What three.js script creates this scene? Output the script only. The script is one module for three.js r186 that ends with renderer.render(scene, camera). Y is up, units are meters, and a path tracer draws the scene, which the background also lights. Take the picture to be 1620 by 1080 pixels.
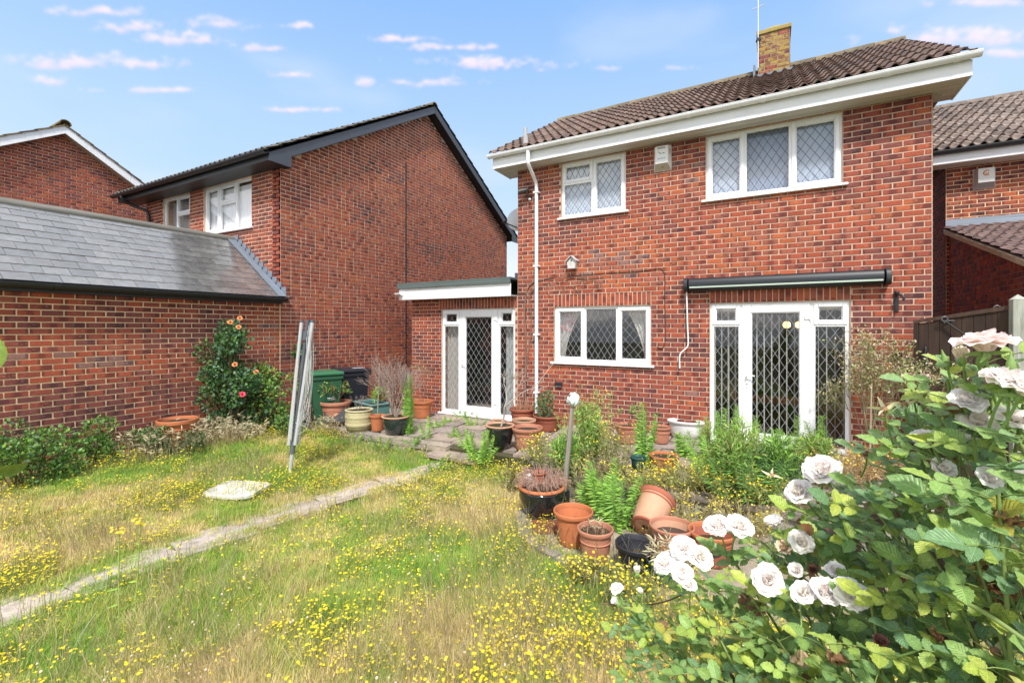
import * as THREE from 'three';
import { mergeGeometries } from 'three/addons/utils/BufferGeometryUtils.js';
import { RoundedBoxGeometry } from 'three/addons/geometries/RoundedBoxGeometry.js';
import { ParametricGeometry } from 'three/addons/geometries/ParametricGeometry.js';

// ---------------------------------------------------------------- camera, sky, sun, exposure
const scene = new THREE.Scene();
const EYE = 2.05, FOCAL = 730, YAW = 29.12 * Math.PI / 180, HORIZON = 518;
const camera = new THREE.PerspectiveCamera(2 * Math.atan(540 / FOCAL) * 180 / Math.PI, 1620 / 1080, 0.05, 900);
camera.position.set(0, EYE, 0);
camera.rotation.y = YAW;
camera.setViewOffset(1620, 1080, 0, 540 - HORIZON, 1620, 1080);

const renderer = new THREE.WebGLRenderer({ antialias: true });
renderer.setSize(1024, 682);
renderer.toneMapping = THREE.LinearToneMapping;
renderer.toneMappingExposure = 1.33;
renderer.shadowMap.enabled = true;
renderer.shadowMap.type = THREE.PCFSoftShadowMap;

const sun = new THREE.DirectionalLight(new THREE.Color().setRGB(1, 0.965, 0.90), 3.8);
sun.position.set(7.5, 28, 13);
sun.target.position.set(-2, 0, -6);
sun.castShadow = true;
sun.shadow.mapSize.set(2048, 2048);
Object.assign(sun.shadow.camera, { left: -22, right: 22, top: 22, bottom: -22, near: 1, far: 80 });
sun.shadow.radius = 12;
scene.add(sun, sun.target);

// ---------------------------------------------------------------- random numbers and noise
function rng(seed) {
  let a = seed >>> 0;
  return () => { a = (a + 0x6D2B79F5) | 0; let t = Math.imul(a ^ (a >>> 15), 1 | a); t = (t + Math.imul(t ^ (t >>> 7), 61 | t)) ^ t; return ((t ^ (t >>> 14)) >>> 0) / 4294967296; };
}
const R = rng(20240611);
const rr = (a, b, r = R) => a + (b - a) * r();
const clamp = (x, a = 0, b = 1) => Math.min(b, Math.max(a, x));
const lerp = (a, b, t) => a + (b - a) * t;
const sstep = (a, b, x) => { const t = clamp((x - a) / (b - a)); return t * t * (3 - 2 * t); };
const mix3 = (a, b, t) => [lerp(a[0], b[0], t), lerp(a[1], b[1], t), lerp(a[2], b[2], t)];
const pick = (list, r = R) => list[Math.floor(r() * list.length) % list.length];
function hash(x, y, s = 0) { let h = Math.imul(x | 0, 374761393) ^ Math.imul(y | 0, 668265263) ^ Math.imul(s | 0, 1442695041); h = Math.imul(h ^ (h >>> 13), 1274126177); return ((h ^ (h >>> 16)) >>> 0) / 4294967296; }
const wrapi = (i, p) => (p ? ((i % p) + p) % p : i);
function vnoise(x, y, p = 0, s = 0, py = p) {
  const xi = Math.floor(x), yi = Math.floor(y), fx = x - xi, fy = y - yi, u = fx * fx * (3 - 2 * fx), v = fy * fy * (3 - 2 * fy);
  const h = (i, j) => hash(wrapi(xi + i, p), wrapi(yi + j, py), s);
  return lerp(lerp(h(0, 0), h(1, 0), u), lerp(h(0, 1), h(1, 1), u), v);
}
function fbm(x, y, oct = 4, p = 0, s = 0) {
  let a = 0, w = 0.5, n = 0;
  for (let i = 0; i < oct; i++) { a += w * vnoise(x, y, p, s + i); n += w; w *= 0.5; x *= 2; y *= 2; p *= 2; }
  return a / n;
}

// ---------------------------------------------------------------- sky: blue air with small flat clouds
(function sky() {
  const W = 2048, H = 1024, data = new Float32Array(W * H * 4);
  const toDir = (px, py) => { const u = (px - 810) / FOCAL, w = (HORIZON - py) / FOCAL; const v = new THREE.Vector3(u, w, -1).normalize(); v.applyAxisAngle(new THREE.Vector3(0, 1, 0), YAW); return v; };
  const angles = (v) => [Math.atan2(v.z, v.x), Math.asin(v.y)];
  const puffs = [[345, 37, 104, 20], [215, 42, 96, 18], [280, 62, 126, 20], [160, 19, 150, 14], [110, 97, 190, 26], [235, 102, 130, 20], [80, 130, 96, 15], [468, 42, 96, 12], [425, 76, 84, 11], [480, 173, 130, 9],
    [645, 62, 96, 11], [725, 75, 164, 12], [770, 100, 216, 24], [690, 131, 112, 18], [575, 130, 42, 14], [1072, 108, 62, 10], [1520, 62, 250, 30], [1590, 85, 90, 12], [1565, 5, 170, 12], [245, 143, 160, 9], [450, 118, 66, 10], [960, 108, 60, 10]]
    .map(([x, y, w, h], i) => ({ x: (x - 810) / FOCAL, y: (HORIZON - y) / FOCAL, w: w / FOCAL / 2 * 1.35, h: h / FOCAL / 2 * 1.6, i }));   // on a flat sheet of air facing the garden
  const [aView] = angles(toDir(810, 518));
  const sd = new THREE.Vector3().copy(sun.position).sub(sun.target.position).normalize();
  for (let y = 0; y < H; y++) {
    const el = ((y + 0.5) / H - 0.5) * Math.PI;
    for (let x = 0; x < W; x++) {
      const az = ((x + 0.5) / W - 0.5) * 2 * Math.PI, o = (y * W + x) * 4;
      let c;
      const d = [Math.cos(el) * Math.cos(az), Math.sin(el), Math.cos(el) * Math.sin(az)];
      if (el < 0) c = [0.62, 0.70, 0.78];
      else {
        const t = el / (Math.PI / 2);
        c = mix3([0.95, 0.98, 1.02], [0.50, 0.71, 0.985], sstep(0.0, 0.20, t));
        c = mix3(c, [0.235, 0.465, 0.95], sstep(0.14, 0.48, t));
        c = mix3(c, [0.19, 0.40, 0.84], sstep(0.42, 1, t));
        // thin veil of high haze, stronger low down
        const veil = fbm(az * 3.2 + 7, el * 9, 4, 0, 3);
        c = mix3(c, [0.80, 0.86, 0.97], 0.28 * sstep(0.42, 0.8, veil) * (1 - sstep(0.3, 0.7, t)));
        let k = 0, bottom = 0;
        const cy = Math.cos(YAW), sy = Math.sin(YAW), fw = -sy * d[0] - cy * d[2], fx = (cy * d[0] - sy * d[2]) / Math.max(fw, 0.05), fy = d[1] / Math.max(fw, 0.05);
        let da = az - aView; da = Math.atan2(Math.sin(da), Math.cos(da));
        const front = 1 - sstep(0.95, 1.5, Math.abs(da)), high = sstep(0.44, 0.62, t);
        if (front > 0 && t < 0.5) for (const p of puffs) {
          const dx = (fx - p.x) / p.w, dy = (fy - p.y) / p.h;
          if (Math.abs(dx) > 1.6 || Math.abs(dy) > 2.2) continue;
          const n = fbm(fx * 26 + p.i * 3.1, fy * 62, 4, 0, 11 + p.i), m = fbm(fx * 80, fy * 140, 3, 0, 40);
          const yy = dy < 0 ? dy * 1.5 : dy;
          const f = 1 - Math.hypot(dx, yy) + (n - 0.5) * 1.5 + (m - 0.5) * 0.6;
          const q = 0.92 * sstep(0.10, 1.0, f) * (0.75 + 0.5 * (m - 0.3));
          if (q > k) { k = q; bottom = clamp(0.5 - dy * 0.5); }
        }
        // broken cloud overhead and behind the photographer
        const open = Math.max(1 - front, high), sx = d[0] / (d[1] + 0.25), sz = d[2] / (d[1] + 0.25);
        const cum = fbm(sx * 1.25 + 4.3, sz * 1.25 + 1.7, 5, 0, 77);
        const kc = open * sstep(0.42, 0.56, cum + 0.24 * sstep(0.50, 0.70, t));
        c = mix3(c, mix3([1.04, 0.92, 1.0], [0.80, 0.71, 0.92], bottom), k);
        c = mix3(c, mix3([0.80, 0.84, 0.92], [2.5, 2.45, 2.38], sstep(0.5, 0.75, cum)), kc * 0.92);
        const s = d[0] * sd.x + d[1] * sd.y + d[2] * sd.z;
        const glow = 0.55 * Math.pow(clamp(s), 14) + 1.6 * Math.pow(clamp(s), 120);
        c = [c[0] + glow, c[1] + glow * 0.97, c[2] + glow * 0.9];
      }
      data[o] = c[0] * 0.84; data[o + 1] = c[1] * 0.83; data[o + 2] = c[2] * 0.82; data[o + 3] = 1;
    }
  }
  const t = new THREE.DataTexture(data, W, H, THREE.RGBAFormat, THREE.FloatType);
  t.mapping = THREE.EquirectangularReflectionMapping; t.magFilter = t.minFilter = THREE.LinearFilter; t.needsUpdate = true;
  scene.background = t; scene.environment = t;
})();

// ---------------------------------------------------------------- helpers: names, things, parts
const used = new Map();
function numbered(name) { const n = used.get(name) ?? 0; used.set(name, n + 1); return n ? name + '_' + String(n).padStart(3, '0') : name; }
const P3 = (x, y, d) => new THREE.Vector3(x, y, -d);                 // x along the house, y up, d away from the garden's near end
function project(x, y, z) {                                          // where a point falls in the photograph (used to find the pieces that show largest)
  const c = Math.cos(YAW), s = Math.sin(YAW), f = -(s * x) - (c * z), r = c * x - s * z;
  return [810 + FOCAL * r / f, HORIZON - FOCAL * (y - EYE) / f, f];
}
function survey(px, py, level = 0) {                                 // a point on level ground, measured from the photograph
  const u = (px - 810) / FOCAL, f = FOCAL * (EYE - level) / (py - HORIZON), c = Math.cos(YAW), s = Math.sin(YAW);
  return { x: (-s + c * u) * f, d: (c + s * u) * f, f, m: f / FOCAL };
}
function along(px, py, f) { const u = (px - 810) / FOCAL, c = Math.cos(YAW), s = Math.sin(YAW); return P3((-s + c * u) * f, EYE + (HORIZON - py) * f / FOCAL, (c + s * u) * f); }
function thing(name, label, category, pos = [0, 0, 0], turn = 0, group) {
  const o = new THREE.Group(); o.name = numbered(name); o.position.set(...pos); o.rotation.y = turn; scene.add(o);
  o.userData = { label, category }; if (group) o.userData.group = group;
  o.updateMatrixWorld(true);
  return o;
}
function part(name, geo, mat, parent, world = false) {               // world: the geometry is in world coordinates
  const m = new THREE.Mesh(geo, mat); m.name = name; m.castShadow = m.receiveShadow = true;
  if (world) { parent.updateWorldMatrix(true, false); m.applyMatrix4(new THREE.Matrix4().copy(parent.matrixWorld).invert()); }
  parent.add(m);
  return m;
}
function tagged(mesh, label, category, group, kind) { mesh.userData.label = label; if (category) mesh.userData.category = category; if (group) mesh.userData.group = group; if (kind) mesh.userData.kind = kind; return mesh; }
function structure(name, geo, mat, label) { const m = new THREE.Mesh(geo, mat); m.name = numbered(name); m.receiveShadow = m.castShadow = true; m.userData.kind = 'structure'; if (label) m.userData.label = label; scene.add(m); return m; }
function subgroup(name, parent, pos = [0, 0, 0]) { const g = new THREE.Group(); g.name = name; g.position.set(...pos); parent.add(g); g.updateWorldMatrix(true, false); return g; }

// ---------------------------------------------------------------- geometry helpers
function box(w, h, d, x = 0, y = 0, z = 0, r = 0) {
  const g = r ? new RoundedBoxGeometry(w, h, d, 1, Math.min(r, w / 2.1, h / 2.1, d / 2.1)) : new THREE.BoxGeometry(w, h, d);
  g.translate(x, y, z); return g.index ? g.toNonIndexed() : g;
}
const b2 = (x0, x1, y0, y1, z0, z1, r = 0) => box(x1 - x0, y1 - y0, z1 - z0, (x0 + x1) / 2, (y0 + y1) / 2, (z0 + z1) / 2, r);
function tube(points, radius, seg = 8, closed = false, div = 0) {
  const c = new THREE.CatmullRomCurve3(points.map((p) => p.isVector3 ? p : new THREE.Vector3(...p)), closed, 'centripetal');
  return new THREE.TubeGeometry(c, div || Math.max(2, points.length * 4), radius, seg, closed).toNonIndexed();
}
function rod(a, b, r0, r1 = r0, seg = 8) {
  a = a.isVector3 ? a : new THREE.Vector3(...a); b = b.isVector3 ? b : new THREE.Vector3(...b);
  const d = new THREE.Vector3().subVectors(b, a), l = d.length();
  const g = new THREE.CylinderGeometry(r1, r0, l, seg, 1);
  g.translate(0, l / 2, 0); g.applyQuaternion(new THREE.Quaternion().setFromUnitVectors(new THREE.Vector3(0, 1, 0), d.normalize())); g.translate(a.x, a.y, a.z);
  return g.toNonIndexed();
}
function joined(list) {
  const l = list.map((g) => (g.index ? g.toNonIndexed() : g));
  const keys = ['position', 'normal', 'uv', ...(l.some((g) => g.attributes.color) ? ['color'] : [])];
  for (const g of l) {
    for (const k of Object.keys(g.attributes)) if (!keys.includes(k)) g.deleteAttribute(k);
    if (!g.attributes.uv) g.setAttribute('uv', new THREE.BufferAttribute(new Float32Array(g.attributes.position.count * 2), 2));
    if (keys.includes('color') && !g.attributes.color) g.setAttribute('color', new THREE.BufferAttribute(new Float32Array(g.attributes.position.count * 3).fill(1), 3));
    g.morphTargetsRelative = false; g.clearGroups();
  }
  return mergeGeometries(l, false);
}
// faces collected by hand, with normals, uv and colour
class Faces {
  constructor() { this.p = []; this.n = []; this.t = []; this.c = []; this.i = []; this.count = 0; }
  vert(p, n, t, c) { this.p.push(p[0], p[1], p[2]); this.n.push(n[0], n[1], n[2]); this.t.push(t ? t[0] : 0, t ? t[1] : 0); if (c) this.c.push(c[0], c[1], c[2]); return this.count++; }
  quad(a, b, c, d) { this.i.push(a, b, c, a, c, d); }
  tri(a, b, c) { this.i.push(a, b, c); }
  add(geo, matrix, color, uvFn) {
    const pos = geo.attributes.position, nor = geo.attributes.normal, uv = geo.attributes.uv, idx = geo.index, base = this.count, v = new THREE.Vector3(), nm = new THREE.Matrix3().getNormalMatrix(matrix), gc = geo.attributes.color;
    for (let k = 0; k < pos.count; k++) {
      v.fromBufferAttribute(pos, k).applyMatrix4(matrix); const p = [v.x, v.y, v.z];
      v.fromBufferAttribute(nor, k).applyMatrix3(nm).normalize();
      const t = uv ? [uv.getX(k), uv.getY(k)] : [0, 0];
      this.vert(p, [v.x, v.y, v.z], uvFn ? uvFn(t) : t, color ? (gc ? [color[0] * gc.getX(k), color[1] * gc.getY(k), color[2] * gc.getZ(k)] : color) : undefined);
    }
    if (idx) for (let k = 0; k < idx.count; k++) this.i.push(base + idx.getX(k)); else for (let k = 0; k < pos.count; k++) this.i.push(base + k);
  }
  geometry() {
    const g = new THREE.BufferGeometry();
    g.setAttribute('position', new THREE.BufferAttribute(new Float32Array(this.p), 3));
    g.setAttribute('normal', new THREE.BufferAttribute(new Float32Array(this.n), 3));
    g.setAttribute('uv', new THREE.BufferAttribute(new Float32Array(this.t), 2));
    if (this.c.length) g.setAttribute('color', new THREE.BufferAttribute(new Float32Array(this.c), 3));
    g.setIndex(this.i);
    return g;
  }
}
// a section drawn in (depth, height) and swept along x from x0 to x1
function sweepX(points, x0, x1) {
  const s = new THREE.Shape(points.map(([d, y]) => new THREE.Vector2(d, y)));
  const g = new THREE.ExtrudeGeometry(s, { depth: x1 - x0, bevelEnabled: false });
  g.applyMatrix4(new THREE.Matrix4().makeBasis(new THREE.Vector3(0, 0, -1), new THREE.Vector3(0, 1, 0), new THREE.Vector3(1, 0, 0)).setPosition(x0, 0, 0));
  return g;
}
function plate(points, thick, frame) {                               // an outline in a (u, v) frame, given thickness backwards
  const s = new THREE.Shape(points.map(([u, v]) => new THREE.Vector2(u, v)));
  const g = new THREE.ExtrudeGeometry(s, { depth: thick, bevelEnabled: false }); g.translate(0, 0, -thick); if (frame) g.applyMatrix4(frame); return g;
}
const frameOf = (O, U, N) => new THREE.Matrix4().makeBasis(U, new THREE.Vector3().crossVectors(N, U), N).setPosition(O);

// ---------------------------------------------------------------- textures
function tex(w, h, fn, { srgb = false, repeat } = {}) {
  const data = new Uint8Array(w * h * 4);
  for (let y = 0; y < h; y++) for (let x = 0; x < w; x++) {
    const c = fn((x + 0.5) / w, (y + 0.5) / h, x, y), o = (y * w + x) * 4;
    if (typeof c === 'number') data[o] = data[o + 1] = data[o + 2] = clamp(c) * 255; else { data[o] = clamp(c[0]) * 255; data[o + 1] = clamp(c[1]) * 255; data[o + 2] = clamp(c[2]) * 255; }
    data[o + 3] = 255;
  }
  const t = new THREE.DataTexture(data, w, h, THREE.RGBAFormat, THREE.UnsignedByteType);
  t.wrapS = t.wrapT = THREE.RepeatWrapping; t.magFilter = THREE.LinearFilter; t.minFilter = THREE.LinearMipmapLinearFilter; t.generateMipmaps = true;
  if (srgb) t.colorSpace = THREE.SRGBColorSpace; if (repeat) t.repeat.set(repeat, repeat); t.needsUpdate = true;
  return t;
}
function mat(color, roughness = 0.8, extra = {}) {
  const { map, bumpMap, bumpScale, ...rest } = extra, phys = ['transmission', 'clearcoat', 'sheen', 'ior', 'thickness', 'specularIntensity'].some((k) => k in rest);
  const m = new (phys ? THREE.MeshPhysicalMaterial : THREE.MeshStandardMaterial)({ roughness, ...rest });
  m.color.setRGB(...color);
  if (map) m.map = map; if (bumpMap) { m.bumpMap = bumpMap; m.bumpScale = bumpScale ?? 0.003; }
  m.side = THREE.DoubleSide;
  return m;
}
const T = {};

T.grain = tex(256, 256, (u, v) => 0.62 + 0.55 * (fbm(u * 12, v * 12, 5, 12, 5) - 0.5) + 0.35 * (hash(u * 256, v * 256, 9) - 0.5) + 0.2);
T.fine = tex(256, 256, (u, v) => fbm(u * 32, v * 32, 4, 32, 21));
T.blotch = tex(256, 256, (u, v) => { const a = fbm(u * 5, v * 5, 5, 5, 31), b = fbm(u * 16, v * 16, 4, 16, 37); const k = 0.72 + 0.5 * (a - 0.5) + 0.35 * (b - 0.5) + 0.12; return [k, k * (0.97 + 0.06 * b), k * (0.94 + 0.1 * a)]; });
// faces of fired bricks: 4 x 12 cells, each with its own flashing, kiss marks and speckle
const BC = 4, BR = 12;
T.brick = tex(512, 504, (u, v, x, y) => {
  const ci = Math.floor(u * BC), ri = Math.floor(v * BR), id = ri * BC + ci, lx = u * BC - ci, ly = v * BR - ri;
  let k = 0.80 + 0.22 * hash(id, 3, 1), tint = [1, 1, 1];
  const wob = (fbm(u * 24, v * 30, 3, 24, 8) - 0.5) * 0.3;
  const style = hash(id, 7, 2);
  let dark = 0;
  if (style < 0.46) dark = sstep(0.30, 0.44, Math.abs(lx - 0.5 + wob * 0.4));
  else if (style < 0.62) dark = sstep(0.35, 0.65, lx + wob);
  else if (style < 0.80) dark = 0.9 * (1 - sstep(0.1, 0.3, Math.abs(lx - 0.5 + wob)));
  tint = mix3(tint, [0.42, 0.40, 0.58], dark * 0.85);
  if (style > 0.30 && style < 0.56 || style < 0.1) { const q = Math.hypot((lx - 0.25 - 0.5 * hash(id, 1, 6)) * 3.4, (ly - 0.55) * 1.4) + wob; tint = mix3(tint, [1.1, 1.9, 2.6], 0.62 * (1 - sstep(0.16, 0.34, q))); }
  if (hash(id, 5, 4) < 0.12) { const q = fbm(u * 40, v * 60, 3, 40, 66); tint = mix3(tint, [1.3, 1.9, 2.2], 0.5 * sstep(0.55, 0.75, q)); }
  k *= 0.84 + 0.5 * (fbm(u * 90, v * 110, 3, 90, 12) - 0.35);
  k *= 1 - 0.18 * sstep(0.40, 0.5, Math.abs(ly - 0.5));
  return [k * tint[0] * 0.70, k * tint[1] * 0.70, k * tint[2] * 0.70];
});
T.lichen = tex(256, 252, (u, v) => { const a = fbm(u * 9, v * 14, 5, 9, 131), b = fbm(u * 30, v * 40, 3, 30, 133), k = sstep(0.40, 0.60, a * 0.8 + b * 0.3); const c = mix3([0.20, 0.085, 0.055], mix3([0.40, 0.22, 0.04], [0.28, 0.25, 0.11], sstep(0.4, 0.7, b)), k); const s = 0.75 + 0.5 * b; return [c[0] * s, c[1] * s, c[2] * s]; });
T.pale = tex(256, 256, (u, v) => { const a = fbm(u * 4, v * 9, 5, 4, 141), s = sstep(0.56, 0.78, fbm(u * 14, v * 3, 4, 14, 143)); const k = 0.99 - 0.07 * Math.max(0, a - 0.4) - 0.10 * s; return [k, k * 0.995, k * (0.985 - 0.02 * s)]; });
T.mortar = tex(256, 256, (u, v) => 0.78 + 0.5 * (fbm(u * 6, v * 6, 4, 6, 41) - 0.5) + 0.22 * (hash(u * 256, v * 256, 4) - 0.5));
T.wood = tex(256, 256, (u, v) => { const n = fbm(u * 34, v * 2.5, 4, 0, 51), m = fbm(u * 8, v * 3, 3, 8, 52); const k = 0.66 + 0.7 * (n - 0.5) + 0.3 * (m - 0.5); return [k, k * 0.98, k * 0.95]; });
T.leaf = tex(128, 256, (u, v) => {
  const cx = Math.abs(u - 0.5) * 2, mid = 1 - sstep(0.0, 0.07, cx);
  const s = (v * 8 - cx * 2.1); const fr = Math.abs(s - Math.round(s)); const vein = (1 - sstep(0.03, 0.13, fr)) * (1 - 0.5 * cx);
  const n = fbm(u * 9, v * 14, 4, 9, 61), k = 0.66 + 0.36 * (n - 0.5) + 0.22 * vein + 0.34 * mid + 0.1 * sstep(0.13, 0.5, fr);
  return [k * (0.95 + 0.25 * mid + 0.1 * vein), k, k * (0.9 + 0.2 * mid)];
});
T.leafBump = tex(128, 256, (u, v) => { const cx = Math.abs(u - 0.5) * 2, s = v * 8 - cx * 2.1, fr = Math.abs(s - Math.round(s)); return 0.2 + 0.6 * sstep(0.0, 0.4, fr) * sstep(0, 0.15, cx); });
T.tile = tex(256, 256, (u, v) => { const a = fbm(u * 4, v * 4, 5, 4, 71), b = fbm(u * 24, v * 24, 3, 24, 72); const l = sstep(0.58, 0.74, fbm(u * 10, v * 10, 4, 10, 74)); const k = 0.7 + 0.5 * (a - 0.5) + 0.3 * (b - 0.5); return mix3([k, k, k], [0.98, 0.98, 0.9], l * 0.45); });
T.clay = tex(256, 256, (u, v) => { const a = fbm(u * 4, v * 5, 5, 4, 81), s = sstep(0.47, 0.72, fbm(u * 7, v * 3, 5, 7, 83)), b = fbm(u * 40, v * 40, 2, 40, 85); const k = 0.8 + 0.35 * (a - 0.5) + 0.15 * (b - 0.5); return mix3([k, k, k], [0.95, 0.97, 1.0], s * 0.6); });
T.stone = tex(256, 256, (u, v) => { const a = fbm(u * 5, v * 5, 5, 5, 91), b = fbm(u * 30, v * 30, 3, 30, 93), d = sstep(0.56, 0.7, fbm(u * 8, v * 8, 4, 8, 95)); const k = 0.74 + 0.5 * (a - 0.5) + 0.35 * (b - 0.5); return mix3([k, k, k], [0.42, 0.42, 0.36], d * 0.5); });
T.soil = tex(256, 256, (u, v) => { const a = fbm(u * 6, v * 6, 5, 6, 101), b = hash(u * 256, v * 256, 6); const k = 0.4 + 0.7 * (a - 0.4) + 0.3 * (b - 0.5); return mix3([k * 0.9, k * 0.82, k * 0.6], [k * 0.6, k * 0.8, k * 0.3], sstep(0.4, 0.65, fbm(u * 3, v * 3, 3, 3, 105))); });

const M = {
  upvc: mat([0.85, 0.86, 0.89], 0.32, { map: T.pale }), upvcWarm: mat([0.80, 0.79, 0.78], 0.35),
  soffit: mat([0.70, 0.68, 0.64], 0.5, { map: T.blotch }),
  black: mat([0.018, 0.02, 0.024], 0.42), blackMatt: mat([0.02, 0.02, 0.022], 0.75), slatey: mat([0.075, 0.09, 0.115], 0.5, { map: T.blotch }),
  glass: mat([1, 1, 1], 0.02, { transmission: 1, thickness: 0, ior: 1.95 }),
  lead: mat([0.27, 0.28, 0.30], 0.5, { metalness: 0.2 }),
  leadDark: mat([0.10, 0.105, 0.115], 0.55, { metalness: 0.2 }),  // darker copy of lead, its shaded look against bright upper panes painted in
  chrome: mat([0.7, 0.7, 0.7], 0.25, { metalness: 0.9 }),
  alu: mat([0.62, 0.63, 0.65], 0.42, { metalness: 0.55 }),
  leadSheet: mat([0.20, 0.22, 0.25], 0.6, { map: T.blotch, metalness: 0.2 }),
  room: mat([0.13, 0.115, 0.10], 0.9), roomDark: mat([0.06, 0.05, 0.045], 0.9),
  net: mat([0.92, 0.93, 0.96], 0.95, { transmission: 0.12, thickness: 0 }),
  cloth: mat([0.68, 0.66, 0.60], 0.95, { transmission: 0.2, thickness: 0 }),
  cable: mat([0.015, 0.015, 0.017], 0.6),
  mortarMain: mat([0.68, 0.47, 0.34], 0.95, { map: T.mortar, bumpMap: T.fine, bumpScale: 0.004 }),
  mortarSand: mat([0.88, 0.62, 0.36], 0.95, { map: T.mortar, bumpMap: T.fine, bumpScale: 0.004 }),
  brickMany: mat([1, 1, 1], 0.86, { map: T.brick, bumpMap: T.brick, bumpScale: 0.0025, vertexColors: true }),
};
// ---------------------------------------------------------------- brickwork
const PITCH = 0.2216, COURSE = 0.0785, JOINT = 0.0135;
const brickShapes = [];                                              // unit bricks (chamfered front), one for each cell of the texture
function unitBrick(cell) {
  const f = new Faces(), c = 0.03, cy = 0.08, cx = cell % BC, cyy = Math.floor(cell / BC);
  const uv = (x, y) => [(cx + clamp(x + 0.5, 0.02, 0.98)) / BC, (cyy + clamp(y + 0.5, 0.04, 0.96)) / BR];
  const quad = (pts, n) => { const k = pts.map((p) => f.vert(p, n, uv(p[0], p[1]))); f.quad(...k); };
  const x0 = -0.5, x1 = 0.5, y0 = -0.5, y1 = 0.5, z = 0, zb = -0.35, zz = -1;
  quad([[x0 + c, y0 + cy, z], [x1 - c, y0 + cy, z], [x1 - c, y1 - cy, z], [x0 + c, y1 - cy, z]], [0, 0, 1]);
  const q = Math.SQRT1_2;
  quad([[x0, y0, zb], [x1, y0, zb], [x1 - c, y0 + cy, z], [x0 + c, y0 + cy, z]], [0, -q, q]);
  quad([[x1, y0, zb], [x1, y1, zb], [x1 - c, y1 - cy, z], [x1 - c, y0 + cy, z]], [q, 0, q]);
  quad([[x1, y1, zb], [x0, y1, zb], [x0 + c, y1 - cy, z], [x1 - c, y1 - cy, z]], [0, q, q]);
  quad([[x0, y1, zb], [x0, y0, zb], [x0 + c, y0 + cy, z], [x0 + c, y1 - cy, z]], [-q, 0, q]);
  quad([[x0, y0, zz], [x1, y0, zz], [x1, y0, zb], [x0, y0, zb]], [0, -1, 0]);
  quad([[x1, y0, zz], [x1, y1, zz], [x1, y1, zb], [x1, y0, zb]], [1, 0, 0]);
  quad([[x1, y1, zz], [x0, y1, zz], [x0, y1, zb], [x1, y1, zb]], [0, 1, 0]);
  quad([[x0, y1, zz], [x0, y0, zz], [x0, y0, zb], [x0, y1, zb]], [-1, 0, 0]);
  return f.geometry();
}
for (let i = 0; i < BC * BR; i++) brickShapes.push(unitBrick(i));
// fired colours, as the linear albedo at the texture's mean
const CLAY = {
  orange: [0.66, 0.160, 0.062], red: [0.56, 0.118, 0.058], rose: [0.53, 0.145, 0.086], wine: [0.45, 0.102, 0.062], plum: [0.34, 0.092, 0.072], dark: [0.255, 0.078, 0.066], grey: [0.42, 0.20, 0.165],
};
const clayNames = Object.keys(CLAY), clayMats = {};
for (const k of clayNames) clayMats[k] = mat(CLAY[k], 0.86, { map: T.brick, bumpMap: T.brick, bumpScale: 0.0025 });
const PROUD = 0.007;
const patchy = (u, v, r, s = 0) => clamp(0.55 * r() + 0.45 * ((fbm(u * 0.9 + s, v * 1.9 + s * 3, 3, 0, 19 + s) - 0.5) * 2.6 + 0.5));
function layBricks({ u0, u1, v0, v1, holes = [], soldiers = [], top = () => 1e9, bond = 'stretcher', start = 0, seed = 1, tone }) {
  const list = [], r = rng(seed * 977 + 13);
  const put = (u, v, w, h, turn) => { if (w > 0.025 && h > 0.02) list.push({ u, v, w, h, turn, cell: Math.floor(r() * BC * BR), tone: tone(u, v, r) }); };
  const rows = Math.round((v1 - v0) / COURSE);
  const blocked = [...holes, ...soldiers.map((s) => [s[0], s[1], s[2], s[2] + COURSE * 3])];
  for (let j = 0; j < rows; j++) {
    const a = v0 + j * COURSE, b = a + COURSE, mid = (a + b) / 2;
    const spans = [[u0, u1]];
    for (const [h0, h1, k0, k1] of blocked) {
      if (mid <= k0 || mid >= k1) continue;
      for (let i = spans.length - 1; i >= 0; i--) {
        const [s0, s1] = spans[i]; if (h1 <= s0 || h0 >= s1) continue;
        spans.splice(i, 1, ...[[s0, h0], [h1, s1]].filter(([x, y]) => y - x > 0.02));
      }
    }
    let x = u0 - (j % 2 ? PITCH / 2 : 0) - start;
    while (x < u1) {
      let w = PITCH;
      if (bond === 'mixed' && r() < 0.36) w = PITCH / 2;
      for (const [s0, s1] of spans) {
        const l = Math.max(x, s0), e = Math.min(x + w, s1); if (e - l < 0.035) continue;
        if (top((l + e) / 2) < b - 0.01) continue;
        put((l + e) / 2, mid, e - l - JOINT, COURSE - JOINT, false);
      }
      x += w;
    }
  }
  for (const [s0, s1, v] of soldiers) { const n = Math.round((s1 - s0) / COURSE), p = (s1 - s0) / n; for (let i = 0; i < n; i++) put(s0 + (i + 0.5) * p, v + COURSE * 1.5, COURSE * 3 - JOINT, p - JOINT, true); }
  return list;
}
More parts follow.
